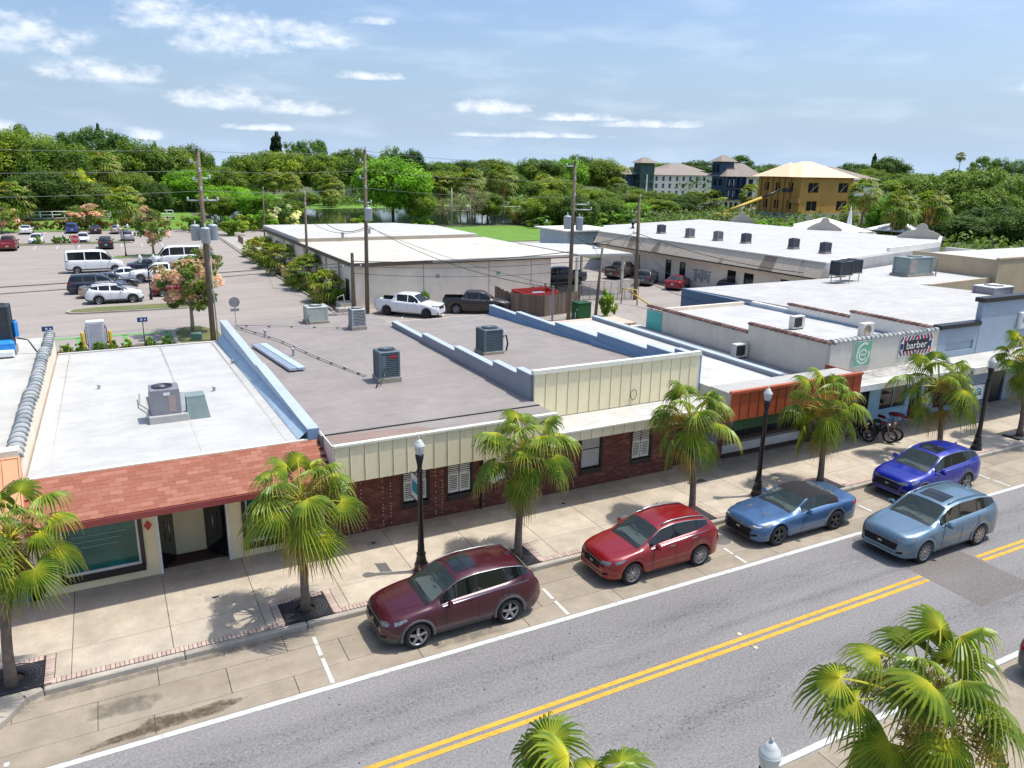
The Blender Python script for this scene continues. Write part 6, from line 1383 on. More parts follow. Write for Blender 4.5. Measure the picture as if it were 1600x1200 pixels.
        dirn = {'+x': Vector((1,0,0)), '-x': Vector((-1,0,0)), '+y': Vector((0,1,0)), '-y': Vector((0,-1,0)), 'z': Vector((0,0,1))}[axis]
        if o.data.polygons[0].normal.dot(dirn) < 0: o.data.flip_normals()
        return o
    # wheels and wells
    ty, rm = wheel_meshes(r, spokes, rimm or m_rim, .24 if kind != 'van' else .21, style)
    for c in wxs:
        MB().lathe([(0, -hw*.8), (Ra*.98, -hw*.8), (Ra*.98, hw*.8), (0, hw*.8)], (fx(c), 0, r), 18, axis='Y').build('wheel_well', m_well, root)
        for s in (-1, 1):
            w_ = inst('wheel', ty, root, (fx(c), s*(hw-.125), r), (0, 0, 0 if s < 0 else PI)); inst('rim', rm, w_)
            if K['clad'] or kind == 'bigsuv':
                vs = []; n_ = 14
                for i in range(n_+1):
                    a = math.radians(-8+196*i/n_); 
                    for rr, yy in ((Ra-.01, hw*.992), (Ra-.005, hw*1.008), (Ra+.06, hw*1.006), (Ra+.068, hw*.98)): vs.append((fx(c)+rr*math.cos(a), s*yy, r+rr*math.sin(a)))
                fs = [(i*4+j, i*4+j+1, (i+1)*4+j+1, (i+1)*4+j) for i in range(n_) for j in range(3)]
                MB().add(vs, fs if s < 0 else [f[::-1] for f in fs], 0, True).build('wheel_arch', m_clad if K['clad'] else pm, body)
    beltz = lambda d: smooth(K['belt'], d, .15)
    # lamps
    zt0 = interp(K['top'], .14)
    if lights:
        for s in (-1, 1):
            yi, yo = hw*.44, hw*.80
            patch('headlamp', [(s*yi, zt0-.19), (s*yo, zt0-.15), (s*yo, zt0-.03), (s*yi, zt0-.10)], '+x', m_lens)
            patch('headlamp_side', [(fx(.30), zt0-.14), (fx(.62), zt0-.03), (fx(.62), zt0+.015), (fx(.30), zt0-.05)], '+y' if s > 0 else '-y', m_lens, nu=4, nv=2)
            zr = interp(K['belt'], L-.2)-(.3 if kind == 'pickup' else 0)
            patch('tail_lamp', [(s*hw*.5, zr-.16), (s*hw*.82, zr-.14), (s*hw*.82, zr+.0), (s*hw*.5, zr-.03)], '-x', m_tail)
            if kind != 'pickup': patch('tail_lamp_side', [(fx(L-.1), zr-.13), (fx(L-.42), zr-.06), (fx(L-.42), zr-.01), (fx(L-.1), zr+.0)], '+y' if s > 0 else '-y', m_tail, nu=4, nv=2)
        g = grille or (.42, zt0-.36, zt0-.13, m_clad)
        patch('grille', [(-hw*g[0], g[1]), (hw*g[0], g[1]), (hw*g[0]*1.12, g[2]), (-hw*g[0]*1.12, g[2])], '+x', m_well, nu=8)
        patch('grille_bar', [(-hw*g[0]*1.1, g[2]-.03), (hw*g[0]*1.1, g[2]-.03), (hw*g[0]*1.12, g[2]+.005), (-hw*g[0]*1.12, g[2]+.005)], '+x', g[3] if g[3] is not m_clad else m_chrome, nu=8, nv=1, off=.014)
        patch('bumper_intake', [(-hw*.6, .3), (hw*.6, .3), (hw*.55, .42), (-hw*.55, .42)], '+x', m_well, nu=8, nv=1)
        patch('badge', [(-.07, (g[1]+g[2])/2-.035), (.07, (g[1]+g[2])/2-.035), (.07, (g[1]+g[2])/2+.035), (-.07, (g[1]+g[2])/2+.035)], '+x', m_chrome, nu=2, nv=1, off=.022)
        patch('number_plate', [(-.16, .62), (.16, .62), (.16, .76), (-.16, .76)], '-x', m_plate, nu=2, nv=1, off=.015)
        for s in (-1, 1): patch('fog_lamp', [(s*hw*.60, .40), (s*hw*.78, .42), (s*hw*.78, .50), (s*hw*.62, .47)], '+x', m_well, nu=3, nv=1)
    ax = lambda s: '+y' if s > 0 else '-y'
    if kind == 'suv':
        for s in (-1, 1): patch('tail_lamp_pillar', [(fx(L-.30), 1.05), (fx(L-.13), 1.0), (fx(L-.22), 1.32), (fx(L-.30), 1.32)], ax(s), m_tail, nu=2, nv=3)
    for s in (-1, 1):
        # door shut lines, handles, belt trim
        edges = [K['A']+.12, *K['pil'][:2], min(K['C']-.1, wxs[1]-Ra*.55)] if kind != 'coupe' else [1.95, 3.3]
        if kind == 'van': edges = [1.35, 2.35, 3.9]
        for e in edges[:4]:
            zlo = zs_sill+.12
            for c in wxs:
                if abs(e-c) < Ra: zlo = max(zlo, r+math.sqrt(Ra*Ra-(e-c)**2)+.05)
            patch('door_gap', [(fx(e)-.006, zlo), (fx(e)+.006, zlo), (fx(e)+.006, beltz(e)-.03), (fx(e)-.006, beltz(e)-.03)], ax(s), m_well, nu=1, nv=6, off=.004)
        for e in edges[1:3]:
            zz = beltz(e)-.11; patch('door_handle', [(fx(e-.26), zz), (fx(e-.08), zz+.005), (fx(e-.08), zz+.03), (fx(e-.26), zz+.03)], ax(s), m_chrome if chromebelt == 2 else pm, nu=3, nv=1, off=.028)
        if chromebelt:
            patch('belt_trim', [(fx(K['A']+.05), beltz(K['A'])+.0), (fx(K['C']), beltz(K['C'])+.0), (fx(K['C']), beltz(K['C'])+.014), (fx(K['A']+.05), beltz(K['A'])+.014)], ax(s), m_chrome, nu=20, nv=1, off=.008)
            pts = []
            for k in range(17):
                d = K['A']+.1+(K['C']-K['A']-.05)*k/16; P = section(d); y_, z_ = P[8]; pts.append((fx(d), s*(y_+.004), z_+.012))
            MB().tube(pts, .009, 5).build('window_trim', m_chrome, body)
        if not K['clad']: patch('sill_trim', [(fx(wxs[0]+Ra+.04), zs_sill+.03), (fx(wxs[1]-Ra-.04), zs_sill+.03), (fx(wxs[1]-Ra-.04), zs_sill+.08), (fx(wxs[0]+Ra+.04), zs_sill+.08)], ax(s), m_clad, nu=8, nv=1, off=.006)
        # mirrors
        mx_ = fx(K['A']+.22); P = section(K['A']+.22); my = P[6][0]; mz = P[6][1]+.08
        MB().cbox((mx_+.0, s*(my+.14), mz), (.13, .24, .15), 0, .045).build('mirror', pm, root); MB().tube([(mx_-.02, s*(my-.03), mz-.05), (mx_, s*(my+.06), mz-.03)], .03, 5).build('mirror_arm', m_clad, root)
        # roof rails
        if rails:
            pts = []
            for k in range(13):
                d = K['wt']+.15+(K['rf']-K['wt']-.2)*k/12; h = cast((fx(d), s*hw*K['wr']*.86, 4), (0, 0, -1))
                if h[0] is not None: pts.append(h[0]+Vector((0, 0, .01 if k in (0, 12) else .05)))
            MB().tube(pts, .02, 6).build('roof_rail', rails, root)
    if sunroof:
        d0 = K['wt']+.12; patch('sunroof', [(fx(d0), -.42), (fx(d0), .42), (fx(d0+.62), .42), (fx(d0+.62), -.42)], 'z', m_dkgl, nu=5, nv=4, off=.006); patch('sunroof_gap', [(fx(d0+.3), -.42), (fx(d0+.3), .42), (fx(d0+.32), .42), (fx(d0+.32), -.42)], 'z', m_well, nu=5, nv=1, off=.009)
    if detail:
        for s in (-1, 1):
            y_ = s*hw*.5
            patch('hood_crease', [(fx(.4), y_), (fx(.4), y_+s*.02), (fx(K['cow']-.15), s*hw*.62+s*.02), (fx(K['cow']-.15), s*hw*.62)], 'z', pm, nu=1, nv=8, off=.006)
            patch('wiper', [(fx(K['cow']+.06), s*.1-.3), (fx(K['cow']+.09), s*.1-.3), (fx(K['cow']+.05), s*.1+.28), (fx(K['cow']+.02), s*.1+.28)], 'z', m_dark, nu=1, nv=5, off=.012)
        h_ = K['belt'][2][1]
        patch('cowl', [(fx(K['cow']-.09), -hw*.74), (fx(K['cow']-.09), hw*.74), (fx(K['cow']+.03), hw*.74), (fx(K['cow']+.03), -hw*.74)], 'z', m_dark, nu=8, nv=1, off=.007)
        it = MB(); it.cbox((fx(K['cow']+.45), 0, h_-.12), (.7, hw*1.6, .22), 0, .06); it.build('dashboard', m_int, root)
        MB().box(fx(K['rb']-.1), -hw*.86, .35, fx(K['cow']+.1), hw*.86, .42).build('cabin_floor', m_int, root)
        for dx, ys in ((K['wt']+.38, (-.38, .38)), (K['wt']+1.25, (-.42, 0, .42))):
            for y_ in ys:
                sm = MB(); sm.cbox((fx(dx-.15), y_, .68), (.5, .46, .2), 0, .06); sm.cbox((fx(dx+.14), y_, .98), (.16, .46, .6), 0, .06); sm.cbox((fx(dx+.18), y_, h_+.26), (.1, .24, .18), 0, .04); sm.build('seat', m_seat, root)
        n_ = 16; MB().tube([(fx(K['wt']-.12)+.06*math.sin(2*PI*k/n_), -.38+.18*math.cos(2*PI*k/n_)*-1, h_-.02+.17*math.sin(2*PI*k/n_)) for k in range(n_+1)], .018, 5, caps=False).build('steering_wheel', m_int, root)
        h = cast((fx(K['wt']-.12), 0, 4), (0, 0, -1))
        if h[0] is not None: MB().cbox((h[0].x+.05, 0, h[0].z-.1), (.05, .2, .07), 0, .015).build('rear_mirror', m_dark, root)
        ah = cast((fx(K['rf']-.1), 0, 4), (0, 0, -1))
        if ah[0] is not None and kind != 'coupe': MB().add([(ah[0].x+.12, -.03, ah[0].z), (ah[0].x+.12, .03, ah[0].z), (ah[0].x-.1, .03, ah[0].z), (ah[0].x-.1, -.03, ah[0].z), (ah[0].x-.09, 0, ah[0].z+.08)], [(0,1,4), (1,2,4), (2,3,4), (3,0,4)]).build('fin_aerial', pm, root)
    return root, patch, fx, cast
LH = PI                                                     # heading along -x, as the traffic on this side
p_mar = paint('deep maroon paint', (.055, .003, .009), .15); p_red = paint('bright red paint', (.215, .003, .006), .15); p_mus = paint('light denim blue paint', (.055, .125, .25), .4); p_blu = paint('royal blue paint', (.003, .010, .25), .2); p_stl = paint('moon blue paint', (.125, .20, .265), .45); p_blk = paint('black paint', (.012, .013, .015)); p_wht = paint('white paint', (.68, .69, .70), 0, .4); p_sil = paint('silver paint', (.42, .42, .42), .6); p_tan = paint('tan paint', (.42, .36, .29), .5); p_nvy = paint('navy paint', (.012, .017, .045)); p_gry = paint('dark grey paint', (.07, .075, .085), .5); p_brn = paint('brown grey paint', (.13, .10, .08), .5); p_dblu = paint('mid blue paint', (.015, .06, .22))
KY = 17.25
def at_wheels(kind, xf): K = KINDS[kind]; return xf+K['wb']/2-(K['L']/2-(K['fo']+K['wb']/2))*1.0     # centre x for a car heading -x whose front axle stands at xf
car('maroon_crossover', 'deep maroon crossover with grey cladding and open tint sunroof parked at kerb', 'car', 'suv', p_mar, (5.98+2.66/2+.13, 16.3+.93), LH, 'cars parked along the street', True, 5, m_rim, 1, None, None, True, chromebelt=True)
car('red_crossover', 'bright red crossover with silver roof rails parked behind the maroon one', 'car', 'cross', p_red, (12.93+1.3-.02, 16.45+.91), LH, 'cars parked along the street', True, 7, m_rim, 0, m_chrome, None, False, chromebelt=2)
r_, pt_, fx_, _c = car('blue_convertible', 'denim blue convertible with closed black fabric top parked by lamp post', 'car', 'coupe', p_mus, (18.82+1.36+.13, 16.35+.96), LH, 'cars parked along the street', True, 5, m_rimd, 1, None, MT('black soft top', (.013, .011, .012), .95, bump=.3, scale=30), False, grille=(.68, .40, .68, m_clad), chromebelt=False)
for s in (-1, 1): pt_('hood_vent', [(fx_(.75), s*.38-.05), (fx_(.75), s*.38+.05), (fx_(.95), s*.42+.05), (fx_(.95), s*.42-.05)], 'z', m_clad, nu=2, nv=2, off=.005); pt_('headlamp_strip', [(s*.56, .735), (s*.78, .72), (s*.78, .745), (s*.56, .76)], '+x', m_wframe, nu=4, nv=1, off=.012)
car('royal_blue_crossover', 'royal blue crossover with dark sunroof parked beyond the convertible', 'car', 'suv', p_blu, (25.55+.9+1.33+.1, 16.4+1.05), LH, 'cars parked along the street', True, 5, m_rim, 0, None, None, True, grille=(.66, .48, .78, m_chrome), chromebelt=True)
car('steel_blue_suv', 'pale steel blue seven seat car driving along the traffic lane', 'car', 'bigsuv', p_stl, (22.13+1.42+.12, 13.43+.95), LH, None, True, 10, m_rim, 1, p_stl, None, True, grille=(.58, .50, .76, m_chrome), chromebelt=True)
car('dark_parked_car', 'dark grey car on the other kerb, only its rear corner in view', 'car', 'sedan', p_gry, (18.95+2.4, 7.95), 0, None, True, 5, m_rimd, 1)
# car park and yards
LOT = 'cars in the car park'
car('white_utility_car', 'white boxy utility car with roof rack at the grass island end', 'car', 'suv', p_wht, (.35, 75.9), 0, LOT, spokes=5, rails=m_clad)
car('tan_sedan', 'tan sedan mostly hidden behind the white utility car', 'car', 'sedan', p_tan, (-.1, 79.5), 0, LOT)
car('dark_van', 'dark navy panel sided minivan with roof bars between tan sedan and white sedan', 'car', 'minivan', p_nvy, (-.95, 82.4), 0, LOT, rails=m_clad)
car('silver_sedan', 'silver grey sedan beside the navy minivan facing away', 'car', 'sedan', p_gry, (.3, 85.6), 0, LOT)
car('white_sedan', 'white sedan parked between passenger van and dark cars', 'car', 'sedan', p_wht, (1.2, 89.5), PI, LOT)
car('white_pickup', 'white four door pickup beside white sedan, behind red coupe', 'pickup truck', 'pickup', p_wht, (4.9, 88.5), PI, LOT)
car('passenger_van', 'tall white passenger van with dark side windows, alone on open side of row', 'van', 'van', p_wht, (-1.1, 98.2), 0, LOT)
car('passenger_van', 'tall white passenger van partly behind flowering trees', 'van', 'van', p_wht, (7.4, 100.5), PI, LOT)
car('dark_hatchback', 'dark car nose hidden behind the second white passenger van', 'car', 'sedan', p_nvy, (4.4, 96.5), 0, LOT)
car('red_coupe', 'dark red coupe next to the white utility car by the twin lamp', 'car', 'coupe', paint('dull red paint', (.2, .012, .02)), (5.8, 78.3), PI, LOT)
car('white_hatchback', 'white hatchback with red rear lamps behind the red coupe', 'car', 'suv', p_wht, (6.0, 82.5), PI, LOT)
FR = 'cars in the front rows of the car park'
car('red_pickup', 'red pickup with black tonneau and pale bumper at the edge of the car park', 'pickup truck', 'pickup', paint('pickup red', (.2, .015, .015)), (-11.6, 127.2), PI/2, FR)
car('white_saloon', 'white saloon facing forward beside shrubs on the planted median', 'car', 'sedan', p_wht, (-8.8, 135.5), -PI/2, FR)
car('white_compact', 'small white car facing forward behind the red stop sign', 'car', 'sedan', p_wht, (-2.7, 135.5), -PI/2, FR)
car('black_offroader', 'black boxy off road car seen from behind before the median', 'car', 'bigsuv', p_blk, (.25, 125.4), PI/2, FR, rails=m_clad)
car('silver_wagon', 'silver grey wagon seen from behind next to black off road car', 'car', 'suv', p_sil, (3.4, 136.4), PI/2, FR)
car('white_coupe', 'white coupe seen from behind in front of the reddish hedge', 'car', 'sedan', p_wht, (-11.3, 154.5), PI/2, FR)
car('blue_minivan', 'bright blue minivan with white roof load before the hedge', 'car', 'minivan', p_dblu, (-4.5, 154.5), PI/2, FR)
car('dark_saloon', 'dark saloon under the flowering shrub by the hedge', 'car', 'sedan', p_blk, (-1.0, 152.5), PI/2, FR)
car('beige_saloon', 'beige saloon seen from behind beside the twin globed lamp', 'car', 'sedan', p_tan, (2.2, 151.5), PI/2, FR)
YD = 'vehicles in the yards behind the shops'
car('white_work_truck', 'big white crew cab pickup with hood scoop before the warehouse wall', 'pickup truck', 'pickup', p_wht, (22.1, 60.2), math.radians(-47), YD, rimm=m_rimd)
car('black_pickup', 'dark brown black pickup parked facing the brown roofs before warehouse wall', 'pickup truck', 'pickup', paint('brown black paint', (.028, .022, .018)), (27.8, 59.2), math.radians(-28), YD)
car('grey_pickup', 'grey pickup under the warehouse carport roof', 'pickup truck', 'pickup', p_gry, (43.2, 71.0), PI*.98, YD)
car('brown_pickup', 'brown grey pickup seen from behind at the office wall', 'pickup truck', 'pickup', p_brn, (53.0, 73.2), math.radians(28), YD, z=0)
car('grey_suv', 'dark grey large car seen from behind beside the red sedan', 'car', 'bigsuv', p_gry, (52.4, 67.8), math.radians(42), YD)
car('red_sedan', 'bright red sedan parked at the office wall beside plain pole', 'car', 'sedan', p_red, (53.6, 63.9), math.radians(36), YD)
car('navy_hatchback', 'dark navy car half hidden behind the white stepped roof', 'car', 'suv', p_nvy, (56.0, 58.6), math.radians(30), YD)
car('white_parked_car', 'white car roof just showing over the stepped white roof edge', 'car', 'suv', p_wht, (53.2, 50.3), math.radians(20), YD)
car('blue_coupe', 'bright blue car nose showing beside the teal wall end', 'car', 'sedan', p_dblu, (31.6, 46.5), PI, YD)
car('maroon_saloon', 'small maroon car before the distant navy apartment house', 'car', 'suv', p_mar, (160.5, 186), PI, None)
# ================================================================ VEGETATION
def leaf_mat(name, rough=.5, trans=.35, attr='tint'):
    t = NT(name); a = t.n('ShaderNodeAttribute', attribute_name=attr).outputs['Color']; r = t.n('ShaderNodeObjectInfo').outputs['Random']
    col = t.mix(1.0, a, t.mix(r, (1.3, 1.38, 1.05), (2.4, 2.1, 1.4)), 'MULTIPLY')
    t.col(col); t.set(Roughness=rough); t.b.inputs['Specular IOR Level'].default_value = .35
    tl = t.n('ShaderNodeBsdfTranslucent'); t.L.new(t.mix(1.0, col, (1.15, 1.25, .6), 'MULTIPLY'), tl.inputs[0]); mx = t.n('ShaderNodeMixShader', {0: trans}); t.L.new(t.b.outputs[0], mx.inputs[1]); t.L.new(tl.outputs[0], mx.inputs[2]); t.L.new(mx.outputs[0], t.out.inputs[0]); return t.m
m_frond = leaf_mat('fan palm leaf', .42, .2); m_leaf = leaf_mat('broad leaf', .6, .4)
m_bark = mat('palm trunk bark', (.17, .13, .10), .95, var=.35, scale=6, bump=.9, bscale=14); m_tbark = mat('tree bark', (.09, .07, .055), .95, var=.3, scale=4, bump=.7)
def tinted(name, verts, faces, cols, m, smooth=False):
    me = bpy.data.meshes.new(name); me.from_pydata(verts, [], faces); me.materials.append(m)
    ca = me.color_attributes.new('tint', 'FLOAT_COLOR', 'POINT'); flat = []
    for c in cols: flat += [c[0], c[1], c[2], 1.0]
    ca.data.foreach_set('color', flat)
    if smooth: me.polygons.foreach_set('use_smooth', [True]*len(faces))
    me.update(); return me
def frond_mesh(elev, seed, dead=0.0, R=.88, npin=27, stalk=1.12):
    rn = random.Random(seed); V, F, Cc = [], [], []
    e = math.radians(elev)
    stem_c = (.30, .30, .05) if dead < .5 else (.2, .13, .06)
    pts = []; p = Vector((0, 0, 0)); L = stalk*rn.uniform(.9, 1.1); n = 7
    for i in range(n+1):
        t_ = i/n; ee = e-math.radians(34)*t_*t_; pts.append(p.copy()); p = p+Vector((math.cos(ee), 0, math.sin(ee)))*L/n
    for i, q in enumerate(pts):
        w = .028*(1-.5*i/n)
        for y, z in ((-w, 0), (0, w*.7), (w, 0), (0, -w*.7)): V.append((q.x, q.y+y, q.z+z)); Cc.append(stem_c)
    for i in range(n):
        for j in range(4): F.append((i*4+j, i*4+(j+1) % 4, (i+1)*4+(j+1) % 4, (i+1)*4+j))
    base = pts[-1]; ed = e-math.radians(46)
    d = Vector((math.cos(ed), 0, math.sin(ed))); s = Vector((0, 1, 0)); nn = d.cross(s); nn = -nn if nn.z < 0 else nn
    yel = (.27, .27, .03); grn = (.055, .10, .012); grn2 = (.13, .18, .02); tip = (.24, .19, .08)
    if dead: dc = (.24, .16, .07); yel = tuple(a+(b-a)*dead for a, b in zip(yel, dc)); grn = tuple(a+(b-a)*dead for a, b in zip(grn, (.2, .13, .06))); grn2 = tuple(a+(b-a)*dead for a, b in zip(grn2, (.27, .19, .09)))
    ks = [0, .12, .42, .68, .88, 1.0]; wid = [.004, .013, .025, .018, .009, .002]
    for k in range(npin):
        a = math.radians(-122+244*(k+.5)/npin)+rn.uniform(-.02, .02); rad = (d*math.cos(a)+s*math.sin(a)); side = (s*math.cos(a)-d*math.sin(a))
        Rk = R*(1-.26*abs(a)/2.6)*rn.uniform(.92, 1.06); g = rn.uniform(.42, .85)*(1+dead*.6); tw = rn.uniform(-.3, .3); mixc = rn.random(); o = len(V)
        for i, t_ in enumerate(ks):
            c = base+rad*Rk*t_-nn*(.46*abs(math.sin(a/2))**2*Rk*t_)
            dr = max(0, t_-.42); c = c+Vector((0, 0, -1))*(g*Rk*(dr**1.7)*2.1)-rad*(dr**2*.42*Rk)
            w = wid[i]*(R/.88)*(1.15 if abs(a) < 1.9 else .9); sd = side+nn*tw*dr
            f = .8*w
            V += [tuple(c-sd*w-nn*f), tuple(c+nn*f*.6), tuple(c+sd*w-nn*f)]
            gc = tuple(x+(y-x)*mixc for x, y in zip(grn, grn2))
            q = tuple(x+(y-x)*min(1, t_*2.6) for x, y in zip(yel, gc)) if t_ < .6 else gc
            if i >= 4: q = tuple(x+(y-x)*(.25 if i == 4 else .8) for x, y in zip(q, tip))
            Cc += [tuple(x*.88 for x in q), tuple(x*1.12 for x in q), tuple(x*.88 for x in q)]
        for i in range(len(ks)-1):
            b = o+i*3; F += [(b, b+1, b+4, b+3), (b+1, b+2, b+5, b+4)]
    return tinted('frond', V, F, Cc, m_frond)
ELEV = [78, 60, 42, 24, 6, -14, -34, -54]
FR = {e: [frond_mesh(e, 11*e+s, 0, R=.76+.09*s) for s in range(3)] for e in ELEV}
FRD = [frond_mesh(-62-8*s, 900+s, .8, R=.8, stalk=.8) for s in range(3)]
def spray_mesh(seed):
    rn = random.Random(seed); V, F, Cc = [], [], []
    for k in range(420):
        t_ = rn.random(); c = Vector((.15+1.0*t_, rn.gauss(0, .10+.08*t_), .32*t_-.55*t_*t_+rn.gauss(0, .09+.05*t_)))
        l = rn.uniform(.03, .07); d = Vector((rn.gauss(0, 1), rn.gauss(0, 1), rn.gauss(0, 1))).normalized()*l; u = d.orthogonal().normalized()*l*.28
        o = len(V); V += [tuple(c-d), tuple(c+u), tuple(c+d), tuple(c-u)]; F.append((o, o+1, o+2, o+3)); cc = rn.choice(((.20, .15, .035), (.13, .11, .03), (.26, .20, .05))); Cc += [cc]*4
    for k in range(7):
        y = rn.uniform(-.12, .12); o = len(V); V += [(0, -.008, 0), (0, .008, 0), (1.0, y+.008, -.2), (1.0, y-.008, -.2)]; F.append((o, o+1, o+2, o+3)); Cc += [(.22, .14, .04)]*4
    return tinted('flower_stalk', V, F, Cc, m_frond)
SPR = [spray_mesh(s) for s in range(3)]
t = NT('dead frond fibre'); t.col((.17, .11, .06)); t.set(Roughness=.95)
def boot_mesh():
    rn = random.Random(3); V, F, Cc = [], [], []
    for k in range(260):
        a = rn.uniform(0, 2*PI); z = rn.uniform(-.75, .15); r = .10+.10*max(0, (z+.75))*rn.uniform(.6, 1.2); l = rn.uniform(.08, .22)
        c = Vector((math.cos(a)*r, math.sin(a)*r, z)); d = Vector((math.cos(a)*.7, math.sin(a)*.7, rn.uniform(-.6, .9))).normalized()*l; u = Vector((-math.sin(a), math.cos(a), 0))*.022
        o = len(V); V += [tuple(c-u), tuple(c+u), tuple(c+u*.4+d), tuple(c-u*.4+d)]; F.append((o, o+1, o+2, o+3)); cc = rn.choice(((.17, .11, .055), (.09, .06, .035), (.24, .17, .09))); Cc += [cc]*4
    return tinted('crown_fibre', V, F, Cc, m_frond)
BOOT = boot_mesh()
def fan_palm(label, x, y, zt, lean=(0, 0), seed=0, dens=1.0, scale=1.0, group='fan palms along the street', z0=.15, deadn=2):
    rn = random.Random(seed); o = thing('fan_palm', label, 'palm tree', (x, y, z0), group, 0, local=True); h = zt-z0
    P = lambda t_: (lean[0]*t_*t_, lean[1]*t_*t_, h*t_)
    MB().tube([P(i/8) for i in range(9)], [.155, .125, .115, .11, .108, .105, .105, .11, .10], 12).build('trunk', m_bark, o)
    top = Vector(P(1.0)); k = 0
    inst('crown_fibre', BOOT, o, top)
    plan = [(78, 4), (60, 3), (42, 4), (24, 4), (6, 4), (-14, 3), (-34, 2)]
    for e, n in plan:
        n = max(2, round(n*dens)); ph = rn.uniform(0, 6.28)
        for i in range(n):
            a = ph+2*PI*i/n+rn.uniform(-.55, .55); s_ = scale*rn.uniform(.82, 1.14)
            f = inst('frond', rn.choice(FR[e]), o, top+Vector((0, 0, .1+e*.002+rn.uniform(-.06, .06))), (rn.uniform(-.4, .4), rn.uniform(-.16, .16), a), (s_, s_, s_))
    for i in range(deadn):
        a = rn.uniform(0, 6.28); f = inst('frond', rn.choice(FRD), o, top+Vector((0, 0, -.05)), (0, 0, a), (scale,)*3); f['label'] = 'dry brown hanging frond'
    for i in range(5): inst('flower_stalk', rn.choice(SPR), o, top+Vector((0, 0, .12)), (0, rn.uniform(-.5, .25), rn.uniform(0, 6.28)), (scale*rn.uniform(.8, 1.15),)*3)
    return o
PALMS = [(-3.05, 18.95, 3.7, (.45, 0), 1, 'fan palm with leaning trunk before the peach and blue shop'), (3.82, 19.15, 3.2, (.05, 0), 2, 'fan palm in brick edged pit before the cream shop'), (10.45, 19.15, 3.4, (.15, 0), 13, 'fan palm behind maroon car before the hanging white board'), (17.55, 19.25, 3.55, (-.35, 0), 4, 'fan palm with browned skirt behind the red car'), (24.05, 19.25, 3.15, (-.3, 0), 5, 'fan palm behind the blue convertible before the orange fascia'), (31.5, 19.3, 3.2, (-.75, 0), 6, 'leaning fan palm before the barber shop by royal blue car'), (37.5, 19.25, 3.75, (-.7, 0), 7, 'fan palm cut by the picture edge beyond the flat topped lamp')]
for x, y, zt, ln, sd, l in PALMS: fan_palm(l, x, y, zt, ln, sd, 1.0, .84 if sd == 1 else 1.0)
fan_palm('big fan palm on the near pavement by the asphalt patch', 10.9, 6.15, 3.5, (.1, .1), 21, 1.15, 1.0, deadn=2)
fan_palm('fan palm on the near pavement with only its top leaves showing', 4.95, 7.1, 3.0, (0, 0), 22, 1.1, .95, deadn=2)
# black tree grates in the pavement
for i, p in enumerate(PALMX[:7]+[10.85, 4.85]):
    y0, y1 = (18.64, 19.74) if i < 7 else (5.5, 6.5)
    o = thing('tree_grate', ('black tree grate round the palm ' + ('before the peach shop', 'before the cream shop', 'behind the maroon car', 'behind the red car', 'behind the convertible', 'before the barber shop', 'beyond the flat topped lamp', 'by the asphalt patch', 'with only its top showing')[i]), 'tree grate', (p, (y0+y1)/2, .15), 'black tree grates')
    cy = (y0+y1)/2+.05; mb = MB(); n = 24; V = []; per = []
    for k in range(n):
        a = 2*PI*k/n; c, s_ = math.cos(a), math.sin(a); m_ = .64/max(abs(c), abs(s_)); per.append((p+c*m_, max(y0, min(y1, cy+s_*m_)))); 
    V = [(x, y, .165) for x, y in per]+[(p+.24*math.cos(2*PI*k/n), cy+.24*math.sin(2*PI*k/n), .165) for k in range(n)]+[(p+.24*math.cos(2*PI*k/n), cy+.24*math.sin(2*PI*k/n), .1) for k in range(n)]+[(x, y, .1) for x, y in per]
    F = [(k, (k+1) % n, n+(k+1) % n, n+k) for k in range(n)]+[(n+k, n+(k+1) % n, 2*n+(k+1) % n, 2*n+k) for k in range(n)]+[(3*n+k, 3*n+(k+1) % n, (k+1) % n, k) for k in range(n)]
    mb.add(V, F); mb.build('plate', m_steel_dk, o)
    q = MB()
    for rr in (.32, .4, .48, .56): q.lathe([(rr, .166), (rr+.02, .172), (rr+.04, .166)], (p, cy, 0), 28)
    q.build('ring', MT('grate ring', (.045, .045, .05), .5), o); MB().lathe([(0, .11), (.23, .11)], (p, cy, 0), 16).build('soil', MT('mulch', (.09, .06, .04), .95), o)

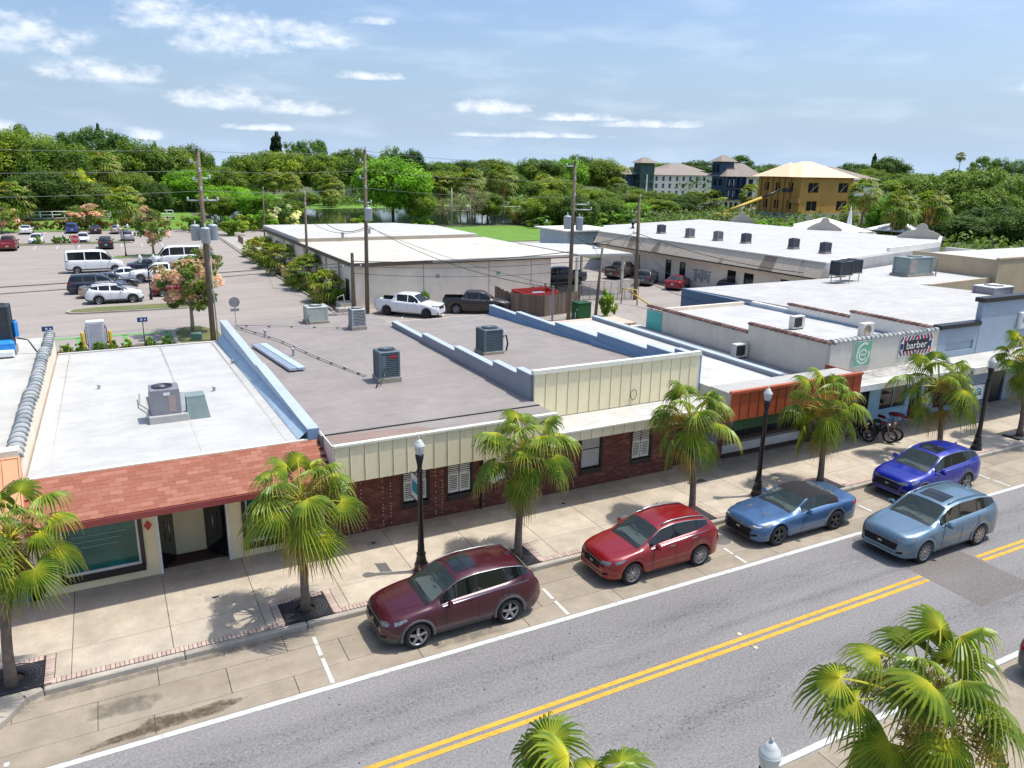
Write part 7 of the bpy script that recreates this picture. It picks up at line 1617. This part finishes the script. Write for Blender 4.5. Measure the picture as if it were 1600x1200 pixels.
# ---- crowns made of many leaf-sized faces in clumps
def crown(seed, W, D, H, nclump, per, leaf, pal, shape='round', hole=.0, drop=.0):
    """crown filling 0..H above its base; clumps spread through the volume, leaves on each clump"""
    rn = random.Random(seed); V, F, Cc = [], [], []
    for k in range(nclump):
        while True:
            x, y, z = rn.uniform(-1, 1), rn.uniform(-1, 1), rn.uniform(-1, 1)
            r = math.sqrt(x*x+y*y+z*z)
            if r > 1 or r < .45: continue
            if shape == 'cone' and math.hypot(x, y) > .95*(1-(z+1)/2)+.05: continue
            if shape == 'umbrella' and z < -.15: continue
            if shape == 'column' and math.hypot(x, y) > (.95 if z < .5 else .95*(1-(z-.5)*1.5)): continue
            if shape == 'loose' and rn.random() < .35: continue
            break
        c = Vector((x*W/2, y*D/2, (z+1)*H/2)); cr = rn.uniform(.7, 1.35)*min(W, H)*.108*(1.2 if shape in ('round', 'umbrella') else 1.5 if shape == 'column' else 1.0)
        tint = rn.choice(pal); br = rn.uniform(.75, 1.25)
        for i in range(per):
            a = Vector((rn.gauss(0, 1), rn.gauss(0, 1), rn.gauss(0, 1)*.8)).normalized(); p = c+a*cr*rn.uniform(.75, 1.08)
            p.z -= drop*rn.random()*cr
            nrm = (a+Vector((rn.gauss(0, .5), rn.gauss(0, .5), rn.gauss(0, .5)+.8))).normalized(); u = nrm.orthogonal().normalized(); u = Matrix.Rotation(rn.uniform(0, 6.28), 3, nrm) @ u; w = nrm.cross(u)
            l = leaf*rn.uniform(.6, 1.3); o = len(V); b2 = br*rn.uniform(.8, 1.2); cc = tuple(q*b2 for q in tint)
            V += [tuple(p-u*l), tuple(p+w*l*.55), tuple(p+u*l), tuple(p-w*l*.55)]; F.append((o, o+1, o+2, o+3)); Cc += [cc]*4
    return tinted('crown', V, F, Cc, m_leaf)
OAK = [(.075, .125, .018), (.095, .15, .02), (.14, .19, .025), (.05, .088, .015), (.11, .16, .02)]; BRI = [(.10, .215, .018), (.135, .26, .02), (.075, .165, .016)]; PIN = [(.05, .10, .03), (.065, .12, .035), (.08, .14, .04)]; YEL = [(.19, .24, .02), (.15, .21, .02), (.24, .27, .025)]
CR = {
 'oak': [crown(s, 10, 10, 7.5, 190, 120, .20, OAK) for s in (1, 2, 3)], 'bright': [crown(s, 10, 10, 8.5, 190, 120, .21, BRI) for s in (11, 12)], 'pine': [crown(s, 8, 8, 7, 80, 100, .20, PIN, 'loose') for s in (21, 22)],
 'cypress': [crown(31, 3.6, 3.6, 15, 200, 90, .28, [(.014, .035, .014), (.02, .045, .018)], 'column')], 'yellow': [crown(41, 9, 9, 6.5, 150, 110, .21, YEL)], 'willow': [crown(51, 9, 9, 8, 130, 100, .20, [(.075, .115, .04), (.06, .10, .03), (.095, .135, .045)], 'loose', drop=1.3)],
 'myrtle': [crown(s, 4, 4, 3.6, 60, 70, .15, [(.08, .13, .03), (.10, .16, .035), (.065, .11, .028), (.085, .135, .03), (.075, .12, .03), (.40, .27, .30), (.22, .18, .13)], 'loose') for s in (61, 62)], 'bare': [crown(71, 10, 8, 7, 46, 55, .16, [(.20, .165, .13), (.14, .12, .09), (.10, .10, .04), (.25, .21, .17)], 'loose')],
 'bush': [crown(s, 3, 3, 2, 34, 60, .15, OAK+BRI) for s in (81, 82)], 'hedge': [crown(86, 6, 2, 1.6, 60, 60, .14, [(.13, .085, .025), (.09, .09, .025), (.17, .10, .03), (.06, .08, .02)])], 'umbrella': [crown(s, 18, 14, 8, 330, 120, .25, [(.075, .125, .022), (.095, .15, .027), (.055, .10, .018)], 'round') for s in (91, 92)], 'dark': [crown(s, 9, 9, 7, 170, 110, .20, [(.035, .07, .016), (.05, .09, .02), (.065, .11, .022)]) for s in (95, 96)], 'oleander': [crown(98, 4.5, 4, 3.4, 55, 70, .2, [(.05, .10, .025), (.07, .13, .03), (.5, .5, .44)], 'round')]}
def tri_leaf(h=1): pass
def tree(label, kind, x, y, h, w, seed=0, group='trees of the park wood', name=None, base=.42, cr_h=None):
    rn = random.Random(seed*31+int(x*7)+int(y*3)); me = rn.choice(CR[kind])
    ref = {'oak': (10, 7.5), 'bright': (10, 8.5), 'pine': (8, 7), 'cypress': (3.6, 15), 'yellow': (9, 6.5), 'willow': (9, 8), 'myrtle': (4, 3.6), 'bare': (10, 7), 'bush': (3, 2), 'hedge': (6, 1.6), 'umbrella': (18, 8), 'dark': (9, 7), 'oleander': (4.5, 3.4)}[kind]
    zb_ = h*base; ch = h-zb_
    o = thing(name or {'pine': 'pine_tree', 'cypress': 'cypress_tree', 'myrtle': 'crape_myrtle', 'bush': 'bush', 'hedge': 'hedge_bush', 'bare': 'bare_tree', 'oleander': 'flowering_bush'}.get(kind, 'broadleaf_tree'), label, 'hedge' if kind == 'hedge' else 'bush' if kind in ('bush', 'oleander') else 'tree', (x, y, 0), group, 0, local=True)
    inst('crown', me, o, (0, 0, zb_), (0, 0, rn.uniform(0, 6.28) if kind != 'hedge' else 0), (w/ref[0], w/ref[0]*(1 if kind != 'hedge' else .6), ch/ref[1]))
    if kind not in ('bush', 'hedge', 'oleander'):
        r = max(.1, h*.022); mb = MB(); mb.tube([(0, 0, 0), (rn.uniform(-.1, .1)*r*8, 0, zb_*.6), (0, 0, zb_+ch*.55)], [r*1.25, r, r*.45], 8)
        for i in range(5): a = 2*PI*i/5+rn.random(); e = rn.uniform(.2, .36); mb.tube([(0, 0, zb_*.8+i*.04*h), (math.cos(a)*w*.16, math.sin(a)*w*.16, zb_+ch*.22), (math.cos(a)*w*e, math.sin(a)*w*e, zb_+ch*rn.uniform(.4, .62))], [r*.6, r*.42, r*.12], 6)
        mb.build('trunk', m_tbark if kind not in ('bare', 'myrtle') else MT('bleached bark', (.3, .26, .21), .9), o)
    return o
# sabal palms of the park: a round head of small fan leaves on a bare trunk
def sabal_head(seed, R, skirt, pal):
    rn = random.Random(seed); V, F, Cc = [], [], []
    for k in range(64):
        e = math.radians(rn.uniform(-45, 85)); a = rn.uniform(0, 6.28); d = Vector((math.cos(a)*math.cos(e), math.sin(a)*math.cos(e), math.sin(e))); c = d*R*.62; c.z -= .1*R
        s = Vector((-math.sin(a), math.cos(a), 0)); tint = rn.choice(pal); br = rn.uniform(.75, 1.25)
        for i in range(9):
            b = math.radians(-75+150*i/8); dr = (d*math.cos(b)+s*math.sin(b)); l = R*rn.uniform(.42, .6); w = Vector((-dr.y, dr.x, .3)).normalized()*.05*R; t_ = c+dr*l; t_.z -= l*.42
            m_ = c+dr*l*.55; o = len(V); V += [tuple(c), tuple(m_+w), tuple(t_), tuple(m_-w)]; F.append((o, o+1, o+2, o+3)); Cc += [tuple(q*br for q in tint)]*4
    for k in range(int(90*skirt)):
        a = rn.uniform(0, 6.28); r = R*rn.uniform(.1, .42); z = -R*rn.uniform(.1, .85); c = Vector((math.cos(a)*r, math.sin(a)*r, z)); w = Vector((-math.sin(a), math.cos(a), 0))*.07*R; o = len(V)
        V += [tuple(c), tuple(c+w+Vector((0, 0, -.2*R))), tuple(c+Vector((0, 0, -.42*R))), tuple(c-w+Vector((0, 0, -.2*R)))]; F.append((o, o+1, o+2, o+3)); cc = rn.choice(((.20, .145, .075), (.14, .10, .05), (.25, .19, .10))); Cc += [cc]*4
    return tinted('crown', V, F, Cc, m_leaf)
SPAL = [(.105, .16, .025), (.085, .14, .025), (.14, .18, .035), (.16, .16, .05)]
SAB = [sabal_head(s, 1.0, .6, SPAL) for s in (1, 2, 3)]+[sabal_head(9, 1.0, 2.2, SPAL)]
def sabal(label, x, y, h, R, v=0, lean=0, group='cabbage palms of the park', skirt=False):
    o = thing('cabbage_palm', label, 'palm tree', (x, y, 0), group, 0, local=True); rn = random.Random(int(x*13+y*7)); r = .16 if h < 9 else .2
    MB().tube([(0, 0, 0), (lean*.35, 0, (h-R)*.5), (lean, 0, h-R*.9)], [r*1.2, r, r*.9], 7).build('trunk', m_bark, o)
    inst('crown', SAB[3] if skirt else rn.choice(SAB[:3]), o, (lean, 0, h-R*.85), (0, 0, rn.uniform(0, 6.28)), (R, R, R*rn.uniform(.9, 1.1))); return o
# ---- trees, palms and shrubs, each where it stands in the town
for k, a in enumerate((
    ('broad yellow green oak behind the red pickup, at the wood edge', 'oak', -15.6, 214, 18.0, 18.1),
    ('rounded oak whose crown slopes down towards the tall shaggy palm', 'oak', -7.6, 206, 15.6, 14.9),
    ('oak cut by the picture edge above the red pickup', 'oak', -23.3, 230, 16.5, 16.9),
    ('dark oak between sloping oak and tall shaggy palm', 'dark', -3.0, 228, 15.5, 13.6),
    ('feathery pine rising over the first broad oak', 'pine', -17.4, 262, 21.1, 7.8),
    ('thin pine with sky gaps over the sloping oak', 'pine', -7.6, 272, 19.7, 8.3),
    ('second thin sky gapped pine beside the spired tree', 'pine', -3.8, 276, 20.1, 6.5),
    ('tall dark pine under the small spire', 'pine', 1.7, 256, 20.9, 11.2),
    ('small dark spire standing above the pines', 'cypress', 2.4, 258, 22.4, 2.4),
    ('feathery pine between the spire and the smooth oak slope', 'pine', 7.2, 252, 19.3, 8.3),
    ('smooth crowned oak downhill of the pines', 'oak', 10.4, 232, 16.9, 15.9),
    ('low oak ending the slope beside the three drum pole', 'oak', 17.7, 238, 15.6, 15.7),
    ('dark tree directly behind the top of the three drum pole', 'dark', 26.3, 254, 16.5, 11.7),
    ('yellow leaved tree beside the tall shaggy palm trunk', 'yellow', -5.2, 200, 10.5, 9.3),
    ('dark spreading oak over the white coupe', 'dark', -10.3, 192, 9.7, 12.6),
    ('moss hung oak over the blue minivan', 'willow', -2.4, 196, 8.1, 11.1),
    ('dark oak behind the shaggy cabbage palm', 'dark', -15.8, 186, 7.0, 8.9),
    ('mid green oak behind the low round cabbage palm', 'oak', 6.8, 206, 9.2, 10.4),
    ('dark magnolia like tree behind the crape myrtle', 'dark', 10.7, 176, 7.9, 5.7),
    ('bright green tree behind the transformer drums', 'bright', 20.3, 216, 9.8, 12.3),
    ('oak behind the drums towards the alley', 'oak', 28.5, 222, 10.8, 12.8),
    ('low bright tree at the far end of the alley', 'bright', 26.2, 192, 6.7, 11.8),
    ('round oak above the alley end', 'oak', 42.7, 272, 14.2, 13.3),
    ('pale oak below the dark column tree', 'oak', 51.8, 284, 15.8, 16.3),
    ('dark column shaped tree against the sky', 'cypress', 71.7, 360, 25.7, 4.7),
    ('first of two tufted pines beside the column tree', 'pine', 69.1, 312, 20.2, 10.3),
    ('second of two tufted pines beside the column tree', 'pine', 77.4, 316, 21.2, 11.0),
    ('wide oak below the two tufted pines', 'oak', 57.5, 272, 15.4, 18.8),
    ('wide oak between tufted pines and single drum pole', 'oak', 68.6, 268, 15.0, 18.1),
    ('oak with thin top before the single drum pole', 'oak', 85.2, 292, 17.5, 15.7),
    ('dark tree behind the single drum pole', 'dark', 82.3, 262, 15.0, 13.0),
    ('tufted tree over the big bright green tree', 'pine', 103.9, 300, 19.0, 11.0),
    ('dark tufted tree at the shoulder of big bright green tree', 'dark', 108.5, 292, 17.6, 12.3),
    ('big bright green round tree on the pond bank', 'bright', 54.3, 157, 13.2, 14.7),
    ('distant oak beyond the pond behind the dead tree', 'oak', 139.6, 340, 13.8, 20.5),
    ('far dark tree crown on the skyline over bare tree', 'dark', 184.2, 410, 15.2, 28.7),
    ('far tree crown on the skyline over the leaning palms', 'oak', 212.9, 430, 16.4, 30.7),
    ('olive oak across the pond from big bright tree', 'oak', 94.5, 226, 10.6, 12.9),
    ('bare grey brown tree standing at the pond edge', 'bare', 70.2, 153, 8.3, 10.6),
    ('oak behind the leaning palms across the boardwalk', 'oak', 121.7, 236, 10.4, 14.1),
    ('oak on the skyline before the two drum pole', 'oak', 148.5, 262, 15.1, 20.2),
    ('bright crown just behind the top of two drum pole', 'bright', 173.8, 284, 15.6, 17.5),
    ('dark crown rising behind the two drum pole', 'dark', 194.7, 306, 17.6, 17.3),
    ('round oak beside the green corner tower', 'oak', 197.8, 292, 16.0, 20.7),
    ('broad oak behind the drums of the two drum pole', 'oak', 120.9, 204, 9.0, 17.2),
    ('broad low oak behind the pale blue cottage', 'oak', 109.8, 166, 7.2, 13.4),
    ('dark tree below the green corner tower', 'dark', 167.5, 232, 6.2, 13.7),
    ('rounded tree before the white apartment wing start', 'oak', 151.9, 202, 5.8, 14.1),
    ('rounded tree before the white apartment wing middle', 'oak', 157.3, 196, 5.2, 12.4),
    ('low oak on lawn behind the two grey drums', 'oak', 94.1, 152, 3.9, 10.1),
    ('low bright tree behind the plain pole top', 'bright', 126.0, 172, 3.4, 10.3),
    ('rounded tree before the white apartment wing end', 'oak', 182.8, 212, 5.1, 10.1),
    ('dark small tree behind the maroon distant car', 'dark', 150.5, 182, 3.1, 9.4),
    ('far crown between the two apartment roofs', 'oak', 331.0, 424, 16.6, 33.9),
    ('far wooded crown over the long brown roof', 'dark', 391.3, 455, 18.9, 44.9),
    ('lone tufted pine beside the navy tower roof', 'pine', 402.3, 424, 23.0, 20.7),
    ('far dark crown behind the green tower', 'dark', 325.6, 436, 13.6, 25.9),
    ('far crown between navy roof and plywood roof', 'dark', 410.7, 402, 16.8, 39.4),
    ('dark crown just beyond the plywood roof', 'dark', 414.1, 336, 17.9, 24.3),
    ('dark round crown below the thin far spire', 'dark', 455.7, 344, 22.2, 24.8),
    ('thin far spire against the sky', 'cypress', 450.6, 352, 25.3, 3.3),
    ('mid green crown behind grey roofed apartments', 'oak', 382.9, 300, 14.1, 21.4),
    ('wide olive crown beyond the shaggy palms', 'oak', 364.8, 262, 12.4, 32.3),
    ('first sky gapped pine above the wide dark oaks', 'pine', 519.8, 322, 24.2, 16.8),
    ('second sky gapped pine above the wide dark oaks', 'pine', 541.7, 324, 23.4, 16.4),
    ('third sky gapped pine cut by the picture edge', 'pine', 575.0, 330, 23.2, 17.0),
    ('olive oak between shaggy palms and wide dark oaks', 'oak', 293.3, 204, 11.4, 28.0),
    ('huge spreading dark oak behind the tan block', 'umbrella', 178.2, 112, 13.0, 26.3),
    ('second huge spreading oak cut by the picture edge', 'umbrella', 229.0, 128, 12.1, 26.5),
    ('lower olive oak joining the huge spreading oak', 'oak', 204.2, 136, 9.3, 19.1),
    ('dark lower oak behind the tan block end', 'dark', 162.1, 94, 5.9, 15.5),
    ('dark lower oak behind the pale parapet of tan block', 'dark', 144.8, 92, 4.6, 10.9),
    ('leafy tree closing the alley end behind the slim far pole', 'bright', 28.2, 166, 6.5, 8.5),
    ('low tree at the alley end behind the drum pole', 'oak', 22.5, 172, 5.5, 7.9),
    ('low dense tree between the two slim poles at the pond', 'oak', 33.0, 160, 5.2, 7.6),
    ('tree across the pond behind the second slim pole', 'oak', 48.5, 215, 4.8, 9.6),
    ('low tree on the bank beside the big bright tree', 'oak', 58.3, 152, 7.0, 6.5),
    ('smaller bare grey tree beside the big bare one', 'bare', 66.3, 156, 6.0, 7.7),
    ('dark leafed tree between bare tree and leaning palms', 'oak', 75.8, 156, 6.6, 7.0),
    ('rounded tree at the end of the boardwalk', 'oak', 86.1, 146, 7.2, 9.6),
    ('dark rounded tree behind the pale blue cottage roof', 'dark', 89.3, 140, 6.6, 8.0),
    ('rounded low tree behind the office roof vent', 'oak', 103.2, 150, 5.4, 9.4),
    ('rounded low tree before the apartment wing ground floor', 'oak', 137.6, 176, 4.2, 11.4),
    ('dark low tree before the far end of the white wing', 'dark', 156.6, 186, 4.8, 8.8),
    ('bright leafy tree between the skirted palms', 'bright', 138.7, 104, 7.4, 7.6),
    ('big leafy oak filling the gap below the sky gapped pines', 'umbrella', 171.2, 104, 8.7, 18.0),
    ('dark oak cut by the picture edge behind the tan block', 'dark', 150.0, 84, 5.9, 10.5),
    ('leafy oak low behind the gable and skirted palms', 'oak', 128.8, 92, 5.7, 8.0),
)): tree(*a[:6], seed=k, base=(.3 if a[3] > 150 else .06) if a[1] not in ('pine', 'cypress') else .05 if a[1] == 'cypress' or a[3] < 150 else .45)
for a in (
    ('tall shaggy cabbage palm with brown skirt above the blue minivan', 1.5, 210, 14.8, 4.5, 0, 0, True),
    ('low round cabbage palm behind the silver wagon', 4.6, 172, 7.3, 3.7, 0, 0, False),
    ('cabbage palm at the picture edge above white coupe', -15.2, 186, 8.1, 4.1, 0, 0, False),
    ('shaggy palm half lost under the dark oaks', -9.3, 198, 6.4, 3.0, 0, 0, True),
    ('yellowish palm beside the tall shaggy one', -4.8, 196, 10.1, 3.3, 0, 0, True),
    ('palm among oaks above the crape myrtle', 9.9, 208, 9.5, 3.0, 0, 0, False),
    ('first slim palm on the far lawn beyond the alley', 47.2, 245, 10.9, 3.8, 0, 0, False),
    ('second slim palm on the far lawn beyond the alley', 43.7, 250, 9.3, 3.5, 0, 0, False),
    ('third slim palm on the far lawn beyond the alley', 51.6, 242, 9.9, 3.4, 0, 0, False),
    ('shaggy palm on the far lawn before the single drum pole', 60.7, 238, 10.4, 3.8, 0, 0, True),
    ('palm leaning over the far pond bank', 61.0, 236, 8.6, 3.5, 0, 2, False),
    ('short palm at the pond bank on the far lawn', 60.0, 228, 5.5, 2.8, 0, 0, False),
    ('palm across the pond beside the big bright tree', 92.4, 222, 10.3, 4.2, 0, 0, False),
    ('shaggy palm behind the bare grey tree', 98.8, 214, 11.9, 4.5, 0, 0, True),
    ('tall palm with leaning pale trunk at the boardwalk', 83.4, 168, 12.6, 3.9, 0, 2.2, False),
    ('shorter leaning palm beside the pale leaning trunk', 82.5, 170, 9.1, 3.1, 0, 1.4, True),
    ('low shaggy palm on the lawn before the boardwalk', 84.8, 152, 5.9, 3.4, 0, 0, True),
    ('second low shaggy palm on the lawn before the boardwalk', 82.0, 154, 5.5, 2.8, 0, 0, True),
    ('slim palm between the low oaks and the green tower', 129.8, 184, 10.1, 3.6, 0, 0, False),
    ('palm before the white arcade of navy apartments', 173.3, 192, 6.5, 4.5, 0, 0, False),
    ('leaning palm before the sheathed building', 166.4, 172, 8.6, 3.4, 0, 2.5, False),
    ('shaggy palm beside the white grey roofed wing', 116.6, 92, 11.4, 2.8, 0, 0, True),
    ('first of two heavy skirted palms behind the gable', 118.2, 86, 9.6, 3.2, 0, 0, True),
    ('second of two heavy skirted palms behind the gable', 126.5, 86, 9.9, 3.3, 0, 0, True),
    ('lone tall thin palm against the sky', 506.3, 330, 27.2, 3.4, 0, 0, False),
    ('small palm below the shaggy one by the white wing', 118.4, 96, 6.7, 2.0, 0, 0, False),
    ('palm half hidden in oaks before the two drum pole', 123.9, 215, 10.3, 4.0, 0, 0, False),
    ('palm among trees above the alley end', 31.4, 230, 9.8, 3.2, 0, 0, False),
): sabal(*a[:7], skirt=a[7])
GM = 'flowering crape myrtles'
tree('slim crape myrtle with sparse crown behind the second passenger van', 'myrtle', 5.7, 112.7, 6.2, 4.6, 1, GM, base=.3)
tree('pink flowering crape myrtle on grass island by the three drum pole', 'myrtle', 5.0, 58.8, 5.6, 4.4, 2, GM, base=.36)
tree('wide pink tinged crape myrtle over dark saloon by the hedge', 'myrtle', -2.2, 160, 4.4, 7.0, 3, GM, base=.2)
tree('crape myrtle at the picture edge beside the white coupe', 'myrtle', -15.0, 156, 5.2, 5.5, 4, GM, base=.2)
tree('upper part of a slim crape myrtle behind the pink one', 'myrtle', 7.6, 72.0, 5.0, 3.0, 5, GM, base=.45)
for i in range(4): tree(f'clipped reddish hedge length by the car park, {("behind white coupe","between coupe and blue minivan","between minivan and myrtle","behind the beige saloon")[i]}', 'hedge', -12+i*5.4, 160.3, 1.7, 5.8, i, 'reddish hedge along the car park', base=.02)
for i, (x, y, h, w, k, l) in enumerate(((31.5, 156, 4.4, 6.5, 'oleander', 'white flowering bush on the pond bank beside the slim pole'), (25.5, 150, 3.4, 6.5, 'bush', 'wide green bush at the alley end beside the white flowering bush'), (20, 142, 3, 5, 'bush', 'green bush by the path kerb at the alley end'), (15, 152, 3, 6, 'bush', 'dark bush beyond the street corner at the alley end'),
      (37.0, 52.9, 2.2, 1.7, 'bush', 'bright sapling bush beside the green bin'), (21.0, 64.0, .9, .8, 'bush', 'dry tuft by the warehouse wall behind the white work truck'), (24.9, 64.0, 1.2, 1.0, 'bush', 'yellow green tuft at the warehouse wall between the pickups'), (98, 95, 4.2, 8, 'bush', 'bright bush before the two skirted palms'), (104, 96, 3.6, 7, 'bush', 'second bright bush beside the skirted palms'), (100, 84, 2.6, 6, 'bush', 'low palm like bush before the huge oak'),
      (100, 140, 3.2, 9, 'bush', 'bright shrub mass behind the office roof vent'), (82, 143, 2.4, 7, 'bush', 'yellow flowering shrubs at the pond side of the lawn'), (92, 141, 2.6, 6, 'bush', 'second yellow flowering shrub at lawn edge'), (58, 150, 1.8, 4, 'bush', 'low shrub at the foot of the bare grey tree'), (46, 152, 2.2, 5, 'bush', 'low shrub under the big bright tree'), (17.9, 68, 1.6, 1.8, 'bush', 'dark clipped shrub by the warehouse corner steps'))):
    tree(l, k, x, y, h, w, i, 'bushes', base=.02)
GP = 'bushy palms in the alley bed'
for i, (x, y, h, R, l) in enumerate(((17.5, 69.3, 3.0, 1.9, 'bushy low palm at the warehouse corner steps'), (17.7, 77, 3.6, 2.1, 'bushy low palm around the slim pole foot'), (17.6, 80.5, 2.6, 1.7, 'smaller bushy palm before the second post group'), (17.6, 89, 3.6, 2.1, 'bushy low palm beyond the four yellow posts'), (17.6, 95, 3.2, 2.0, 'bushy low palm fifth along the alley bed'), (17.6, 101, 3.4, 2.0, 'bushy low palm at the far end of alley bed'), (17.8, 108, 2.4, 1.8, 'bushy low palm beside the pale path'))): sabal(l, x, y, h, R, group=GP)
for i, x in enumerate((-2.9, -2.05, -1.0, -.25, .6, 2.05, 3.1)): tree(f'small spiky shrub in the bed behind the white roof, {("by the tile parapet","second along","third along","before the white charger","beside the charger","by the blue sign","last in the row")[i]}', 'bush', x, 56.0+.1*(i % 2), .62, .72, i, 'small shrubs behind the white roof', base=.02)
for i, x in enumerate((-8.6, -6.2, -5.4, -4.3)): tree(f'small clipped shrub on the planted median, {("in front of white saloon","second along","third along","by the stop sign")[i]}', 'bush', x, 133.2, 1.2, 1.1, i, 'shrubs on the median', base=.02)
# woods far off that read as one mass, undergrowth and turf
def mass(name, n, place, leaf, pal, seed):
    rn = random.Random(seed); V, F, Cc = [], [], []
    for k in range(n):
        x, y, z, l = place(rn); c = Vector((x, y, z)); nrm = Vector((rn.gauss(0, .6), rn.gauss(-.5, .5), rn.gauss(.5, .5))).normalized(); u = nrm.orthogonal().normalized(); u = Matrix.Rotation(rn.uniform(0, 6.28), 3, nrm) @ u; w = nrm.cross(u); l *= rn.uniform(.6, 1.3); o = len(V); t_ = rn.choice(pal); b = rn.uniform(.75, 1.25)
        V += [tuple(c-u*l), tuple(c+w*l*.6), tuple(c+u*l), tuple(c-w*l*.6)]; F.append((o, o+1, o+2, o+3)); Cc += [tuple(q*b for q in t_)]*4
    o = bpy.data.objects.new(name, tinted(name, V, F, Cc, m_leaf)); COL.objects.link(o); tag(o, kind='stuff'); return o
hum = [(random.uniform(-.75, 1.35), random.uniform(370, 1000), random.uniform(9, 26), random.uniform(7, 14.5)) for _ in range(420)]
def far(rn):
    a, d, r, h = rn.choice(hum); ph = rn.uniform(0, 6.28); e = rn.uniform(0, 1)**.6; rr = r*math.sqrt(max(0, 1-e*e))*rn.uniform(.8, 1); return math.sin(a)*d+math.cos(ph)*rr, math.cos(a)*d+math.sin(ph)*rr, 1+(h-1)*e, d*.0022
mass('distant_woods', 60000, far, 1, [(.055, .10, .025), (.07, .12, .03), (.09, .14, .035), (.05, .09, .025)], 5)
def under(rn):
    k = rn.random()
    if k < .45: x, y = rn.uniform(-60, 30), rn.uniform(212, 240)
    elif k < .75: x, y = rn.uniform(60, 190), rn.uniform(236, 262)
    else: x, y = rn.uniform(96, 165), rn.uniform(64, 84) if rn.random() < .3 else rn.uniform(118, 180)
    hh = 3.6*(.6+.4*math.sin(x*.31)*math.sin(y*.23+x*.11)); return x, y, rn.random()*hh, .42
mass('undergrowth', 26000, under, 1, [(.035, .065, .014), (.055, .10, .018), (.085, .13, .022)], 6)
for o in bpy.data.objects:
    if '_b' in o: del o['_b']
